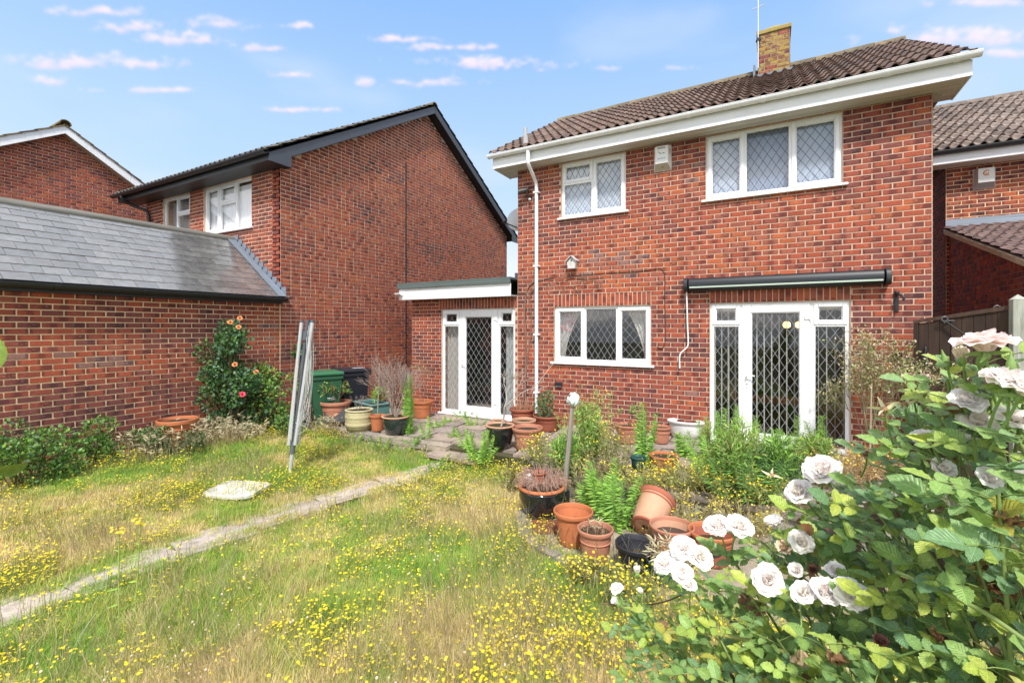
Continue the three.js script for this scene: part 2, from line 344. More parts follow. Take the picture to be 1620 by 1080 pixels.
// a wall: a slab of mortar with openings, its largest-looking bricks one by one, the rest joined
function brickWall(parent, name, { O, U, N, poly, holes = [], thick = 0.25, mortar = M.mortarMain, courses, singles = 0, rest = 'brick_courses' }) {
  const F = frameOf(O, U, N), s = new THREE.Shape(poly.map(([u, v]) => new THREE.Vector2(u, v)));
  for (const [a, b, c, d] of holes) s.holes.push(new THREE.Path([new THREE.Vector2(a, c), new THREE.Vector2(a, d), new THREE.Vector2(b, d), new THREE.Vector2(b, c)]));
  const g = new THREE.ExtrudeGeometry(s, { depth: thick, bevelEnabled: false }); g.translate(0, 0, -thick); g.applyMatrix4(F);
  const wall = part(name, g, mortar, parent, true);
  const rot = new THREE.Matrix4().extractRotation(F), q = new THREE.Quaternion().setFromRotationMatrix(rot), qt = new THREE.Quaternion().setFromAxisAngle(new THREE.Vector3(0, 0, 1), Math.PI / 2);
  const jr = rng(Math.round(O.x * 100) + 5);
  const all = courses.map((b) => {
    const p = new THREE.Vector3(b.u, b.v, PROUD + (jr() - 0.5) * 0.003).applyMatrix4(F), [x, y, f] = project(p.x, p.y, p.z), view = new THREE.Vector3(0, EYE, 0).sub(p), cos = view.normalize().dot(N);
    return { ...b, p, size: f > 0.1 && x > 0 && x < 1620 && y > 0 && y < 1080 && cos > 0 ? b.w * b.h * cos / (f * f) : 0 };
  });
  return { wall, all, q, qt, rest };
}
function raiseBricks(walls, singles, fallback = M.brickMany) {       // shares the count of single bricks between the walls of one thing
  const order = walls.flatMap((w) => w.all.filter((b) => b.size > 0).map((b) => [b, w])).sort((a, b) => b[0].size - a[0].size).slice(0, singles);
  const chosen = new Set(order.map(([b]) => b)), m4 = new THREE.Matrix4(), inv = new THREE.Matrix4();
  for (const w of walls) {
    const f = new Faces(); w.wall.updateWorldMatrix(true, false); inv.copy(w.wall.matrixWorld).invert();
    for (const b of w.all) {
      const q = b.turn ? w.q.clone().multiply(w.qt) : w.q;
      m4.compose(b.p, q, new THREE.Vector3(b.w, b.h, 0.02));
      if (chosen.has(b)) {
        const m = new THREE.Mesh(brickShapes[b.cell], clayMats[b.tone]); m.name = 'brick'; m.castShadow = m.receiveShadow = true;
        m4.premultiply(inv).decompose(m.position, m.quaternion, m.scale); w.wall.add(m);
      } else f.add(brickShapes[b.cell], m4, CLAY[b.tone]);
    }
    if (f.count) { const m = part(w.rest, f.geometry(), fallback, w.wall, true); m.userData.kind = 'stuff'; }
  }
}
// ---------------------------------------------------------------- roof tiles, each with two rolls
function rollTile(w, len, amp, tilt, seed) {
  const f = new Faces(), n = 16, r = rng(seed), off = [r() * 3, r() * 3];
  const y = (x) => { const t = ((x / w) * 2) % 1; return amp * (t < 0.55 ? Math.sin(Math.PI * t / 0.55) : -0.16 * Math.sin(Math.PI * (t - 0.55) / 0.45)); };
  const rowOf = (s, lift) => { const out = []; for (let i = 0; i <= n; i++) { const x = w * i / n, e = 0.002, sl = (y(Math.min(w - 1e-4, x + e)) - y(Math.max(0, x - e))) / (2 * e), l = Math.hypot(sl, 1); out.push(f.vert([x, s, y(Math.min(x, w - 1e-4)) + lift], [-sl / l, -tilt * 0.8 / l, 1 / l], [off[0] + x * 1.6, off[1] + s * 1.6])); } return out; };
  const a = rowOf(0, tilt * len), b = rowOf(len * 0.5, tilt * len * 0.5), c = rowOf(len, 0);
  for (let i = 0; i < n; i++) { f.quad(a[i], a[i + 1], b[i + 1], b[i]); f.quad(b[i], b[i + 1], c[i + 1], c[i]); }
  const lo = [], hi = []; for (let i = 0; i <= n; i++) { const x = w * i / n, yy = y(Math.min(x, w - 1e-4)) + tilt * len; hi.push(f.vert([x, 0, yy], [0, -1, 0], [off[0] + x, off[1]])); lo.push(f.vert([x, 0.004, yy - 0.016], [0, -1, 0], [off[0] + x, off[1] + 0.02])); }
  for (let i = 0; i < n; i++) f.quad(lo[i], lo[i + 1], hi[i + 1], hi[i]);
  return f.geometry();
}
function flatSlate(w, len, tilt, seed) {
  const f = new Faces(), r = rng(seed), o = [r() * 3, r() * 3], t = 0.007, g = 0.0025;
  const p = [[g, 0, tilt * len], [w - g, 0, tilt * len], [w - g, len, 0], [g, len, 0]], uv = ([x, s]) => [o[0] + x * 1.3, o[1] + s * 1.3];
  f.quad(...p.map((k) => f.vert(k, [0, -tilt, 1], uv(k))));
  const lo = p.map(([x, s, z]) => [x, s, z - t]);
  for (const [i, j, n] of [[0, 1, [0, -1, 0]], [1, 2, [1, 0, 0]], [3, 0, [-1, 0, 0]]]) f.quad(f.vert(lo[i], n, uv(p[i])), f.vert(lo[j], n, uv(p[j])), f.vert(p[j], n, uv(p[j])), f.vert(p[i], n, uv(p[i])));
  return f.geometry();
}
function layTiles(parent, { O, U, S, cols, rows, w, gauge, shapes, mats, singles = 300, stagger = 0, name = 'roof_tile', rest = 'roof_tile_courses', keep = () => true, jitter = 0.002, seed = 3 }) {
  const N = new THREE.Vector3().crossVectors(U, S).normalize(), B = new THREE.Matrix4().makeBasis(U, S, N), q = new THREE.Quaternion().setFromRotationMatrix(B), r = rng(seed), list = [];
  for (let j = 0; j < rows; j++) for (let i = 0; i < cols; i++) {
    const a = (i + (j % 2 ? stagger : 0)) * w, p = O.clone().addScaledVector(U, a).addScaledVector(S, j * gauge).addScaledVector(N, (r() - 0.5) * jitter);
    const qq = q.clone().multiply(new THREE.Quaternion().setFromEuler(new THREE.Euler((r() - 0.5) * 0.012, (r() - 0.5) * 0.012, (r() - 0.5) * 0.008)));
    if (!keep(p, i, j)) continue;
    const mid = p.clone().addScaledVector(U, w / 2).addScaledVector(S, gauge / 2), [x, y, f] = project(mid.x, mid.y, mid.z), cos = new THREE.Vector3(0, EYE, 0).sub(mid).normalize().dot(N);
    list.push({ p, q: qq, g: Math.floor(r() * shapes.length), m: Math.floor(r() * mats.length), size: f > 0.1 && x > -20 && x < 1640 && y > -20 && y < 1100 ? Math.max(cos, 0.02) / (f * f) : 0 });
  }
  const chosen = new Set([...list].filter((t) => t.size > 0).sort((a, b) => b.size - a.size).slice(0, singles)), others = new Map();
  parent.updateWorldMatrix(true, false); const inv = new THREE.Matrix4().copy(parent.matrixWorld).invert(), m4 = new THREE.Matrix4(), one = new THREE.Vector3(1, 1, 1);
  const lost = [];
  for (const t of list) {
    m4.compose(t.p, t.q, one);
    if (chosen.has(t)) { const m = new THREE.Mesh(shapes[t.g], mats[t.m]); m.name = name; m.castShadow = m.receiveShadow = true; m4.premultiply(inv).decompose(m.position, m.quaternion, m.scale); parent.add(m); }
    else lost.push([t, m4.clone()]);
  }
  if (lost.length) { const f = new Faces(); for (const [t, k] of lost) f.add(shapes[t.g], k); const m = part(rest, f.geometry(), mats[0], parent, true); m.userData.kind = 'stuff'; }
}
const tileShapes = [1, 2, 3, 4, 5].map((s) => rollTile(0.33, 0.395, 0.034, 0.075, s * 31));
const brownTiles = [[0.25, 0.165, 0.13], [0.205, 0.135, 0.11], [0.28, 0.19, 0.155], [0.175, 0.12, 0.10], [0.225, 0.145, 0.11]].map((c) => mat(c, 0.9, { map: T.tile, bumpMap: T.tile, bumpScale: 0.004 }));
const greyTiles = [[0.17, 0.155, 0.135], [0.145, 0.135, 0.125], [0.20, 0.18, 0.15], [0.13, 0.13, 0.10]].map((c) => mat(c, 0.92, { map: T.tile, bumpMap: T.tile, bumpScale: 0.004 }));
function ridgeTiles(parent, x0, x1, y, d, mats, seed = 5) {
  const n = Math.round((x1 - x0) / 0.45), L = (x1 - x0) / n, r = rng(seed);
  const s = new THREE.Shape(); s.absarc(0, 0, 0.125, 0, Math.PI, false); s.absarc(0, 0, 0.105, Math.PI, 0, true);
  const g = new THREE.ExtrudeGeometry(s, { depth: L - 0.008, bevelEnabled: false, curveSegments: 8 }); g.rotateY(Math.PI / 2);
  for (let i = 0; i < n; i++) { const m = part('ridge_tile', g, mats[i % mats.length], parent); parent.updateWorldMatrix(true, false); m.position.set(x0 + i * L, y + rr(-0.006, 0.006, r), -d).applyMatrix4(new THREE.Matrix4().copy(parent.matrixWorld).invert()); m.rotation.z = rr(-0.01, 0.01, r); }
}
// ---------------------------------------------------------------- windows and glazed doors (all face the garden: local x right, y up, z out)
function lattice(w, h, dx, dy, t = 0.0062) {
  const list = [], clip = (x0, y0, x1, y1) => {
    let a = 0, b = 1; const dX = x1 - x0, dY = y1 - y0;
    for (const [p, q] of [[-dX, x0], [dX, w - x0], [-dY, y0], [dY, h - y0]]) { if (p === 0) { if (q < 0) return null; } else { const r = q / p; if (p < 0) a = Math.max(a, r); else b = Math.min(b, r); } }
    return a < b - 1e-3 ? [x0 + a * dX, y0 + a * dY, x0 + b * dX, y0 + b * dY] : null;
  };
  const nx = Math.max(1, Math.round(w / dx)), ny = Math.max(1, Math.round(h / dy)), px = w / nx, py = h / ny, k = py / px;
  let layer = 0;
  for (const sgn of [1, -1]) { for (let i = -ny; i <= nx + ny; i++) {
    const x = i * px + px / 2, s = clip(x, 0, x + sgn * h / k, h); if (!s) continue;
    const [x0, y0, x1, y1] = s, l = Math.hypot(x1 - x0, y1 - y0), g = new THREE.BoxGeometry(l, t, 0.004); g.rotateZ(Math.atan2(y1 - y0, x1 - x0)); g.translate((x0 + x1) / 2, (y0 + y1) / 2, layer); list.push(g.toNonIndexed());
  } layer += 0.0025; }
  return list.length ? joined(list) : null;
}
function rails(w, h, t, z0, z1, r = 0.006) { return [b2(0, t, 0, h, z0, z1, r), b2(w - t, w, 0, h, z0, z1, r), b2(t, w - t, 0, t, z0, z1, r), b2(t, w - t, h - t, h, z0, z1, r)]; }
const moveAll = (list, x, y, z = 0) => list.map((g) => g.translate(x, y, z));
// cells: [x0, x1, y0, y1, sash width or 0]; fractions of nothing: metres inside the window
function glazing(parent, name, at, w, h, cells, { leaded = true, sill = true, mullions = [], dx = 0.125, dy = 0.185, material = M.upvc, lip = 0.09, lead = M.lead } = {}) {
  const g = subgroup(name, parent, at), FW = 0.045;
  const fr = [...rails(w, h, FW, -0.095, -0.035)];
  for (const [x0, x1, y0, y1] of mullions) fr.push(b2(x0, x1, y0, y1, -0.095, -0.037, 0.005));
  part('frame', joined(fr), material, g);
  for (const [x0, x1, y0, y1, sash = 0, kind] of cells) {
    const cw = x1 - x0, ch = y1 - y0, s = sash;
    if (s) part(kind === 'door' ? 'door_leaf' : 'casement', joined(moveAll(rails(cw, ch, s, -0.085, -0.022, 0.008), x0, y0)), material, g);
    const gw = cw - 2 * s, gh = ch - 2 * s, pane = b2(x0 + s - 0.004, x1 - s + 0.004, y0 + s - 0.004, y1 - s + 0.004, -0.066, -0.0655);
    part('pane', new THREE.PlaneGeometry(gw + 0.006, gh + 0.006).translate((x0 + x1) / 2, (y0 + y1) / 2, -0.062), M.glass, g);
    const bead = moveAll(rails(gw, gh, 0.012, -0.07, -0.04, 0.003), x0 + s, y0 + s); part('glazing_bead', joined(bead), material, g);
    if (leaded) { const l = lattice(gw, gh, dx, dy); if (l) { l.translate(x0 + s, y0 + s, -0.0565); part('lead_lattice', l, lead, g); } }
  }
  if (sill) part('sill', b2(-0.06, w + 0.06, -0.038, -0.002, -0.10, lip - 0.03, 0.006), material, g);
  return g;
}
function wavySheet(w, h, waves, amp, bottom = 0) {
  return new ParametricGeometry((u, v, t) => t.set(u * w, v * h, amp * Math.sin(u * waves * 2 * Math.PI + 0.5 * Math.sin(v * 3)) * (1 - 0.3 * v)), Math.round(waves * 8), 6);
}
// a room behind openings: five plain faces, open towards the window
function room(parent, x0, x1, y0, y1, d0, d1, m = M.room) {
  const t = 0.02, g = joined([b2(x0, x1, y0, y1, -d1 - t, -d1), b2(x0 - t, x0, y0, y1, -d1, -d0), b2(x1, x1 + t, y0, y1, -d1, -d0), b2(x0, x1, y0 - t, y0, -d1, -d0), b2(x0, x1, y1, y1 + t, -d1, -d0)]);
  return part('interior', g, m, parent, true);
}
// ---------------------------------------------------------------- half-round gutter along x, with brackets
function gutterGeo(x0, x1, y, d, r = 0.058) {
  const s = new THREE.Shape(); s.absarc(0, 0, r, Math.PI, 2 * Math.PI, false); s.absarc(0, 0, r - 0.006, 2 * Math.PI, Math.PI, true);
  const g = new THREE.ExtrudeGeometry(s, { depth: x1 - x0, bevelEnabled: false, curveSegments: 14 });
  g.applyMatrix4(new THREE.Matrix4().makeBasis(new THREE.Vector3(0, 0, -1), new THREE.Vector3(0, 1, 0), new THREE.Vector3(1, 0, 0)).setPosition(x0, y, -d));
  const cap = (x) => { const c = new THREE.CylinderGeometry(r + 0.002, r + 0.002, 0.006, 18, 1, false, 0, Math.PI); c.rotateZ(Math.PI / 2); c.rotateX(Math.PI / 2); c.translate(x, y, -d); return c; };
  const bead = rod([x0, y, -d + r - 0.002], [x1, y, -d + r - 0.002], 0.006, 0.006, 6);
  return joined([g, bead]);
}
function gutterBracket(x, y, d, r = 0.064) { const s = new THREE.Shape(); s.absarc(0, 0, r, Math.PI, 2 * Math.PI, false); s.absarc(0, 0, r - 0.005, 2 * Math.PI, Math.PI, true); const g = new THREE.ExtrudeGeometry(s, { depth: 0.05, bevelEnabled: false, curveSegments: 10 }); g.applyMatrix4(new THREE.Matrix4().makeBasis(new THREE.Vector3(0, 0, -1), new THREE.Vector3(0, 1, 0), new THREE.Vector3(1, 0, 0)).setPosition(x, y, -d)); return g; }
// ---------------------------------------------------------------- the ground: one sheet, rising a little towards the garage wall
function groundY(x, d) {
  const near = sstep(-5.2, -7.3, x) * (1 - sstep(5.2, 5.9, d)) * 0.24;
  return near + 0.018 * (fbm(x * 1.3 + 20, d * 1.3 + 20, 3, 0, 201) - 0.5) - 0.02;
}
const dryness = (x, d) => clamp(0.5 + 1.25 * (fbm(x * 0.85 + 31, d * 0.85 + 9, 4, 0, 210) - 0.5) + 0.8 * (fbm(x * 2.6 + 3, d * 2.6, 3, 0, 222) - 0.5) - 0.30 * sstep(3.2, 5.2, d) * sstep(-2.5, -4.2, x) - 0.2 * (1 - sstep(0.6, 1.6, d)));
(function ground() {
  const xs = [-220, -90, -40, -22, -14], ds = [-40, -15, -6, -2];
  for (let x = -10; x <= 6.01; x += 0.2) xs.push(x); xs.push(9, 15, 30, 80, 220);
  for (let d = -1; d <= 8.01; d += 0.2) ds.push(d); ds.push(10, 14, 20, 40, 100, 300);
  const f = new Faces(), rows = ds.map((d) => xs.map((x) => f.vert([x, groundY(x, d), -d], [0, 1, 0], [x / 1.4, d / 1.4], mix3([0.12, 0.14, 0.07], [0.80, 0.68, 0.36], sstep(-9, -8, x) * (1 - sstep(2.5, 4, x)) * sstep(-3, -1, d) * (1 - sstep(7, 8, d))))));
  for (let j = 0; j < ds.length - 1; j++) for (let i = 0; i < xs.length - 1; i++) f.quad(rows[j][i], rows[j][i + 1], rows[j + 1][i + 1], rows[j + 1][i]);
  const g = f.geometry(); g.computeVertexNormals();
  structure('ground', g, mat([1, 1, 1], 1, { map: T.soil, bumpMap: T.soil, bumpScale: 0.01, vertexColors: true }));
})();

const XAX = new THREE.Vector3(1, 0, 0), ZAX = new THREE.Vector3(0, 0, 1), DAX = new THREE.Vector3(0, 0, -1), YAX = new THREE.Vector3(0, 1, 0), NXAX = new THREE.Vector3(-1, 0, 0);
const front = (x, y, d) => ({ O: P3(x, y, d), U: XAX.clone(), N: ZAX.clone() });
const facingRight = (x, y, d) => ({ O: P3(x, y, d), U: DAX.clone(), N: XAX.clone() });   // u runs away from the garden
const facingLeft = (x, y, d) => ({ O: P3(x, y, d), U: ZAX.clone(), N: NXAX.clone() });
const rc = (n) => n * COURSE;

// ---------------------------------------------------------------- the main house
const DW = 7.95;
(function mainHouse() {
  const h = thing('brick_house', 'red brick house with white leaded windows and a black awning over its glazed door', 'house', [-1.2, 0, -DW]);
  const X0 = -4.30, X1 = 1.87, top = 5.14;
  const kit = [-3.52, -1.74, rc(18), rc(31)], door = [-0.82, 1.0, rc(3), rc(31)], up1 = [-3.38, -2.17, rc(52), rc(65)], up2 = [-0.88, 0.91, rc(52), rc(65)];
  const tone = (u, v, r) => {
    const y = v, low = 1 - sstep(1.1, 1.6, y), high = sstep(4.1, 4.7, y), mid = sstep(2.3, 2.7, y) * (1 - sstep(3.6, 4.1, y)), k = patchy(u, v, r, 1) - 0.22 * (y < 1.4 ? sstep(0.42, 0.1, Math.abs(u + 1.72)) + 0.5 * sstep(0.5, 0.05, y) : 0);  // high adds darker bricks, painting in the shade beneath the eaves
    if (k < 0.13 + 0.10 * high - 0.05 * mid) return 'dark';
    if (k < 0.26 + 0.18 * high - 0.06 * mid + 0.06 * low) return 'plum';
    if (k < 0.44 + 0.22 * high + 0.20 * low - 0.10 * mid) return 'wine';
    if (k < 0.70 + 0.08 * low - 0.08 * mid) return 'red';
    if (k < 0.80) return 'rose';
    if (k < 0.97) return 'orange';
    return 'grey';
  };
  const F = front(0, 0, DW), poly = [[X0, -0.1], [X1, -0.1], [X1, top + 0.12], [X0, top + 0.12]];
  const holes = [kit, door, up1, up2];
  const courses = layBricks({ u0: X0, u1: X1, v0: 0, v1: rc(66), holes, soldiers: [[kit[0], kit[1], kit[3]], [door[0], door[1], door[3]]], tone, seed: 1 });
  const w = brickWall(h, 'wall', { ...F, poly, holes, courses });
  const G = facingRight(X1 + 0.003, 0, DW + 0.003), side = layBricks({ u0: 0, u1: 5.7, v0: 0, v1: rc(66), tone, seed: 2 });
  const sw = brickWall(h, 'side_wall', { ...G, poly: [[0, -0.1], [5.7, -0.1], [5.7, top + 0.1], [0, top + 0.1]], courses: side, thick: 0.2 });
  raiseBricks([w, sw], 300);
  part('back_wall', joined([b2(X0 + 0.01, X1 - 0.22, -0.1, top + 0.1, -13.9, -13.65), b2(X0 + 0.005, X0 + 0.2, -0.1, top + 0.1, -13.6, -DW - 0.27)]), M.mortarMain, h, true);
  // rooms behind the openings
  room(h, X0 + 0.3, -1.1, 0.25, 2.52, DW + 0.255, DW + 3.4, M.room);
  room(h, -1.0, X1 - 0.3, 0.2, 2.52, DW + 0.255, DW + 4.2, M.roomDark);
  room(h, X0 + 0.3, X1 - 0.3, 2.9, 5.12, DW + 0.255, DW + 3.2, M.room);
  // windows
  const z0 = -DW, third = (W) => [0.045, W / 3, 2 * W / 3, W - 0.045];
  {
    const W = kit[1] - kit[0], H = kit[3] - kit[2], a = W * 0.325, b = W * 0.665;
    glazing(h, 'window', [kit[0] + 1.2, kit[2], 0], W, H, [[0.03, a, 0.03, H - 0.03, 0.055], [a + 0.025, b - 0.005, 0.045, H - 0.045, 0], [b + 0.02, W - 0.03, 0.03, H - 0.03, 0.055]], { mullions: [[a - 0.01, a + 0.03, 0.045, H - 0.045], [b - 0.01, b + 0.03, 0.045, H - 0.045]] });
    const cur = (flip) => { const g = new ParametricGeometry((u, v, t) => { const wdt = 0.10 + 0.36 * Math.pow(v, 1.7); t.set((flip ? -1 : 1) * u * wdt, v * H, 0.018 * Math.sin(u * 26 + v * 2)); }, 26, 10); return g; };
    const cm = mat([0.72, 0.70, 0.66], 0.95, { transmission: 0.3, thickness: 0 });
    const c1 = part('curtain', cur(false), cm, h); c1.position.set(kit[0] + 1.24, kit[2], -0.2);
    const c2 = part('curtain', cur(true), cm, h); c2.position.set(kit[1] + 1.16, kit[2], -0.2);
    const fl = []; for (let i = 0; i < 26; i++) { const v = 0.55 + 0.4 * R(), u = R() * (0.10 + 0.3 * Math.pow(v, 1.7)); fl.push(new THREE.CircleGeometry(0.022, 7).translate(kit[0] + 1.25 + u, kit[2] + v * H, -0.178).toNonIndexed()); }
    part('curtain_flowers', joined(fl), mat([0.62, 0.18, 0.24], 0.95), h).userData.kind = 'stuff';
  }
  {
    const W = up1[1] - up1[0], H = up1[3] - up1[2], a = W * 0.5, t = H * 0.62;
    glazing(h, 'window', [up1[0] + 1.2, up1[2], 0], W, H, [[0.045, a - 0.02, 0.045, t - 0.015, 0], [0.03, a - 0.005, t + 0.015, H - 0.03, 0.05], [a + 0.01, W - 0.03, 0.03, H - 0.03, 0.055]], { lead: M.leadDark, mullions: [[a - 0.02, a + 0.02, 0.045, H - 0.045], [0.045, a - 0.02, t - 0.02, t + 0.02]] });
    part('net_curtain', wavySheet(W - 0.04, H - 0.02, 14, 0.001), mat([0.52, 0.58, 0.68], 0.95), h).position.set(up1[0] + 1.22, up1[2] + 0.01, -0.115);
  }
  {
    const W = up2[1] - up2[0], H = up2[3] - up2[2], a = W * 0.305, b = W * 0.645;  // blue tones of these curtains paint the sky reflected in the glass
    glazing(h, 'window', [up2[0] + 1.2, up2[2], 0], W, H, [[0.03, a, 0.03, H - 0.03, 0.055], [a + 0.025, b - 0.005, 0.045, H - 0.045, 0], [b + 0.02, W - 0.03, 0.03, H - 0.03, 0.055]], { lead: M.leadDark, mullions: [[a - 0.01, a + 0.03, 0.045, H - 0.045], [b - 0.01, b + 0.03, 0.045, H - 0.045]] });
    for (const [cx, cw] of [[0.03, 0.5], [W - 0.55, 0.52]]) part('net_curtain', wavySheet(cw, H - 0.02, 7, 0.003), mat([0.38, 0.45, 0.58], 0.95), h).position.set(up2[0] + 1.2 + cx, up2[2] + 0.01, -0.12);
    part('net_curtain', wavySheet(W - 0.04, H - 0.02, 12, 0.002), mat([0.20, 0.27, 0.41], 0.95), h).position.set(up2[0] + 1.22, up2[2] + 0.01, -0.16);
  }
  {                                                                     // the glazed door between two side lights
    const W = door[1] - door[0], y0 = 0.27, H = door[3] - y0, a = 0.44, b = 1.365, tl = H - 0.34;
    const g = glazing(h, 'glazed_door', [door[0] + 1.2, y0, 0], W, H, [
      [0.045, a - 0.02, 0.045, tl - 0.02, 0], [0.03, a - 0.01, tl, H - 0.03, 0.055],
      [a + 0.02, b - 0.02, 0.03, H - 0.03, 0.125, 'door'],
      [b + 0.035, W - 0.045, 0.045, tl - 0.02, 0], [b + 0.025, W - 0.03, tl, H - 0.03, 0.055]],
      { mullions: [[a - 0.02, a + 0.03, 0.045, H - 0.045], [b - 0.03, b + 0.035, 0.045, H - 0.045], [0.045, a - 0.02, tl - 0.03, tl + 0.01], [b + 0.035, W - 0.045, tl - 0.03, tl + 0.01]], lip: 0.10, dx: 0.125, dy: 0.20 });
    const hm = mat([0.82, 0.82, 0.82], 0.35), hx = a + 0.085;
    part('handle', joined([b2(hx - 0.017, hx + 0.017, 0.86, 1.08, -0.022, -0.012, 0.004), rod([hx, 1.04, -0.015], [hx, 1.04, 0.03], 0.01), rod([hx, 1.04, 0.03], [hx + 0.11, 1.045, 0.03], 0.010, 0.008)]), hm, g);
    part('keyhole', new THREE.CylinderGeometry(0.009, 0.009, 0.006, 12).rotateX(Math.PI / 2).translate(hx, 0.91, -0.010), M.black, g);
    for (const y of [0.32, 1.9]) part('hinge', joined([b2(b - 0.09, b - 0.015, y, y + 0.055, -0.024, -0.006, 0.004), rod([b - 0.012, y - 0.02, -0.012], [b - 0.012, y + 0.08, -0.012], 0.012)]), hm, g);
    // slats of a vertical blind, turned edge-on
    const bl = mat([0.70, 0.75, 0.70], 0.85), n = 18;
    for (let i = 0; i < n; i++) { const x = 0.05 + i * (W - 0.1) / (n - 1); const s = part('blind_slat', new THREE.BoxGeometry(0.088, 2.0, 0.0016), bl, h); s.position.set(door[0] + 1.2 + x, 1.3, -0.26); s.rotation.y = 1.40 + rr(-0.06, 0.06); }
    part('blind_rail', b2(door[0] + 1.2 + 0.03, door[1] + 1.2 - 0.03, 2.31, 2.35, -0.285, -0.235), M.upvc, h);
    part('step', b2(door[0] + 1.2 - 0.1, door[1] + 1.2 + 0.1, -0.05, 0.262, 0.0, 0.07, 0.01), mat([0.42, 0.40, 0.36], 0.95, { map: T.stone }), h);
    part('door_sill', b2(door[0] + 1.2 - 0.03, door[1] + 1.2 + 0.03, 0.236, 0.269, -0.12, 0.05, 0.004), M.upvc, h);
    // a lit two-lamp fitting deep in the room and one in the kitchen
    const glow = mat([1, 0.7, 0.35], 0.5, { emissive: new THREE.Color().setRGB(1, 0.52, 0.12), emissiveIntensity: 5 });
    for (const [lx, ly, ld, r] of [[0.28, 2.10, 9.6, 0.06], [0.47, 2.10, 9.6, 0.06], [-2.0, 2.30, 9.5, 0.045]]) {
      const s = part('lamp_bulb', new THREE.SphereGeometry(r, 16, 12), glow, h); s.position.set(lx + 1.2, ly, -ld + DW);
      part('lamp_cord', rod([lx + 1.2, ly + r, -ld + DW], [lx + 1.2, 2.5, -ld + DW], 0.006), M.black, h);
      const p = new THREE.PointLight(new THREE.Color().setRGB(1, 0.62, 0.28), 0.5, 0, 2); p.position.set(lx, ly, -ld); p.castShadow = true; scene.add(p);
    }
    part('table', joined([b2(0.55, 1.9, 0.70, 0.74, -2.3, -1.4), rod([0.65, 0.25, -1.5], [0.65, 0.7, -1.5], 0.03), rod([1.8, 0.25, -1.5], [1.8, 0.7, -1.5], 0.03)]), mat([0.18, 0.07, 0.04], 0.5), h);
  }
  // roof: boxed eaves, gutter, tiles, ridge
  const fx0 = -4.66, fx1 = 2.16, eD = 7.60, tilt = 0.58, ridgeD = 10.8, eY = 5.36, rY = eY + (ridgeD - 7.52) * tilt;
  const roof = part('roof', sweepX([[7.56, 5.325], [14.05, 5.325], [ridgeD, rY - 0.045]], fx0 + 0.01, fx1 - 0.01), mat([0.16, 0.12, 0.11], 0.95), h, true);
  const sl = Math.hypot(1, tilt), S = new THREE.Vector3(0, tilt / sl, -1 / sl), len = (ridgeD - 7.50) * sl;
  const rows = 11, cols = 21, tw = (fx1 - fx0 + 0.02) / cols;
  const tiles = tileShapes.map((g) => g.clone().scale(tw / 0.33, 1, 1.2));
  layTiles(roof, { O: P3(fx0 - 0.01, eY - 0.02, 7.49), U: XAX, S, cols, rows, w: tw, gauge: (len - 0.03) / rows, shapes: tiles, mats: brownTiles, singles: 231, seed: 11 });
  ridgeTiles(roof, fx0, fx1, rY - 0.04, ridgeD, [mat([0.27, 0.21, 0.13], 0.95, { map: T.tile }), mat([0.22, 0.18, 0.12], 0.95, { map: T.tile })]);
  part('soffit', b2(fx0 + 0.01, fx1 - 0.01, 5.115, 5.135, -DW + 0.001, -eD - 0.022), M.soffit, h, true);
  part('fascia', b2(fx0, fx1, 5.105, 5.305, -eD - 0.02, -eD, 0.004), M.upvc, h, true);
  part('bargeboard', joined([b2(fx1 - 0.02, fx1, 5.105, 5.32, -8.3, -eD - 0.023), b2(fx0, fx0 + 0.02, 5.105, 5.32, -8.3, -eD - 0.023)]), M.upvcWarm, h, true);
  part('eaves_end', b2(X1 + 0.01, fx1 - 0.022, 5.115, 5.135, -8.3, -DW), M.soffit, h, true); part('eaves_end', b2(fx0 + 0.022, X0 - 0.01, 5.115, 5.135, -8.3, -DW), M.soffit, h, true);
  part('gutter', gutterGeo(fx0 - 0.06, fx1 + 0.06, 5.345, 7.535, 0.06), M.upvc, h, true);
  for (const x of [-4.1, -3.1, -2.1, -1.1, -0.1, 0.7, 1.3, 1.98]) part('gutter_bracket', gutterBracket(x, 5.345, 7.535), M.upvc, h, true);
  part('roof_vent', joined([rod(P3(-4.0, 5.50, 7.72), P3(-4.0, 5.66, 7.70), 0.055, 0.045, 14), rod(P3(-4.0, 5.66, 7.70), P3(-4.0, 5.80, 7.70), 0.035, 0.035, 12)]), mat([0.42, 0.42, 0.42], 0.6), h, true);
  // downpipe with its swan neck
  const px = -3.86;
  part('downpipe', joined([rod(P3(px, 5.30, 7.535), P3(px, 5.10, 7.535), 0.036, 0.036, 14), tube([P3(px, 5.12, 7.535), P3(px, 5.06, 7.545), P3(px, 4.80, 7.86), P3(px, 4.72, 7.885)], 0.034, 12), rod(P3(px, 4.74, 7.885), P3(px, 0.42, 7.885), 0.034, 0.034, 14)]), M.upvc, h, true);
  for (const y of [4.6, 3.2, 1.9, 0.8]) part('pipe_clip', b2(px - 0.055, px + 0.055, y, y + 0.035, -7.945, -7.845, 0.006), M.upvc, h, true);
  // chimney
  const ct = (u, v, r) => pick(['wine', 'plum', 'dark', 'rose'], r), cx = 0.085, cy0 = 6.9, cy1 = 7.86, cd = 10.42;
  const lich = [mat([1, 1, 1], 0.98, { map: T.lichen }), mat([0.42, 0.32, 0.10], 0.98, { map: T.blotch })];
  const ch = part('chimney', b2(cx - 0.27, cx + 0.27, cy0, cy1, -cd - 0.62, -cd), mat([0.40, 0.29, 0.17], 0.95, { map: T.mortar }), h, true);
  const chw = [];
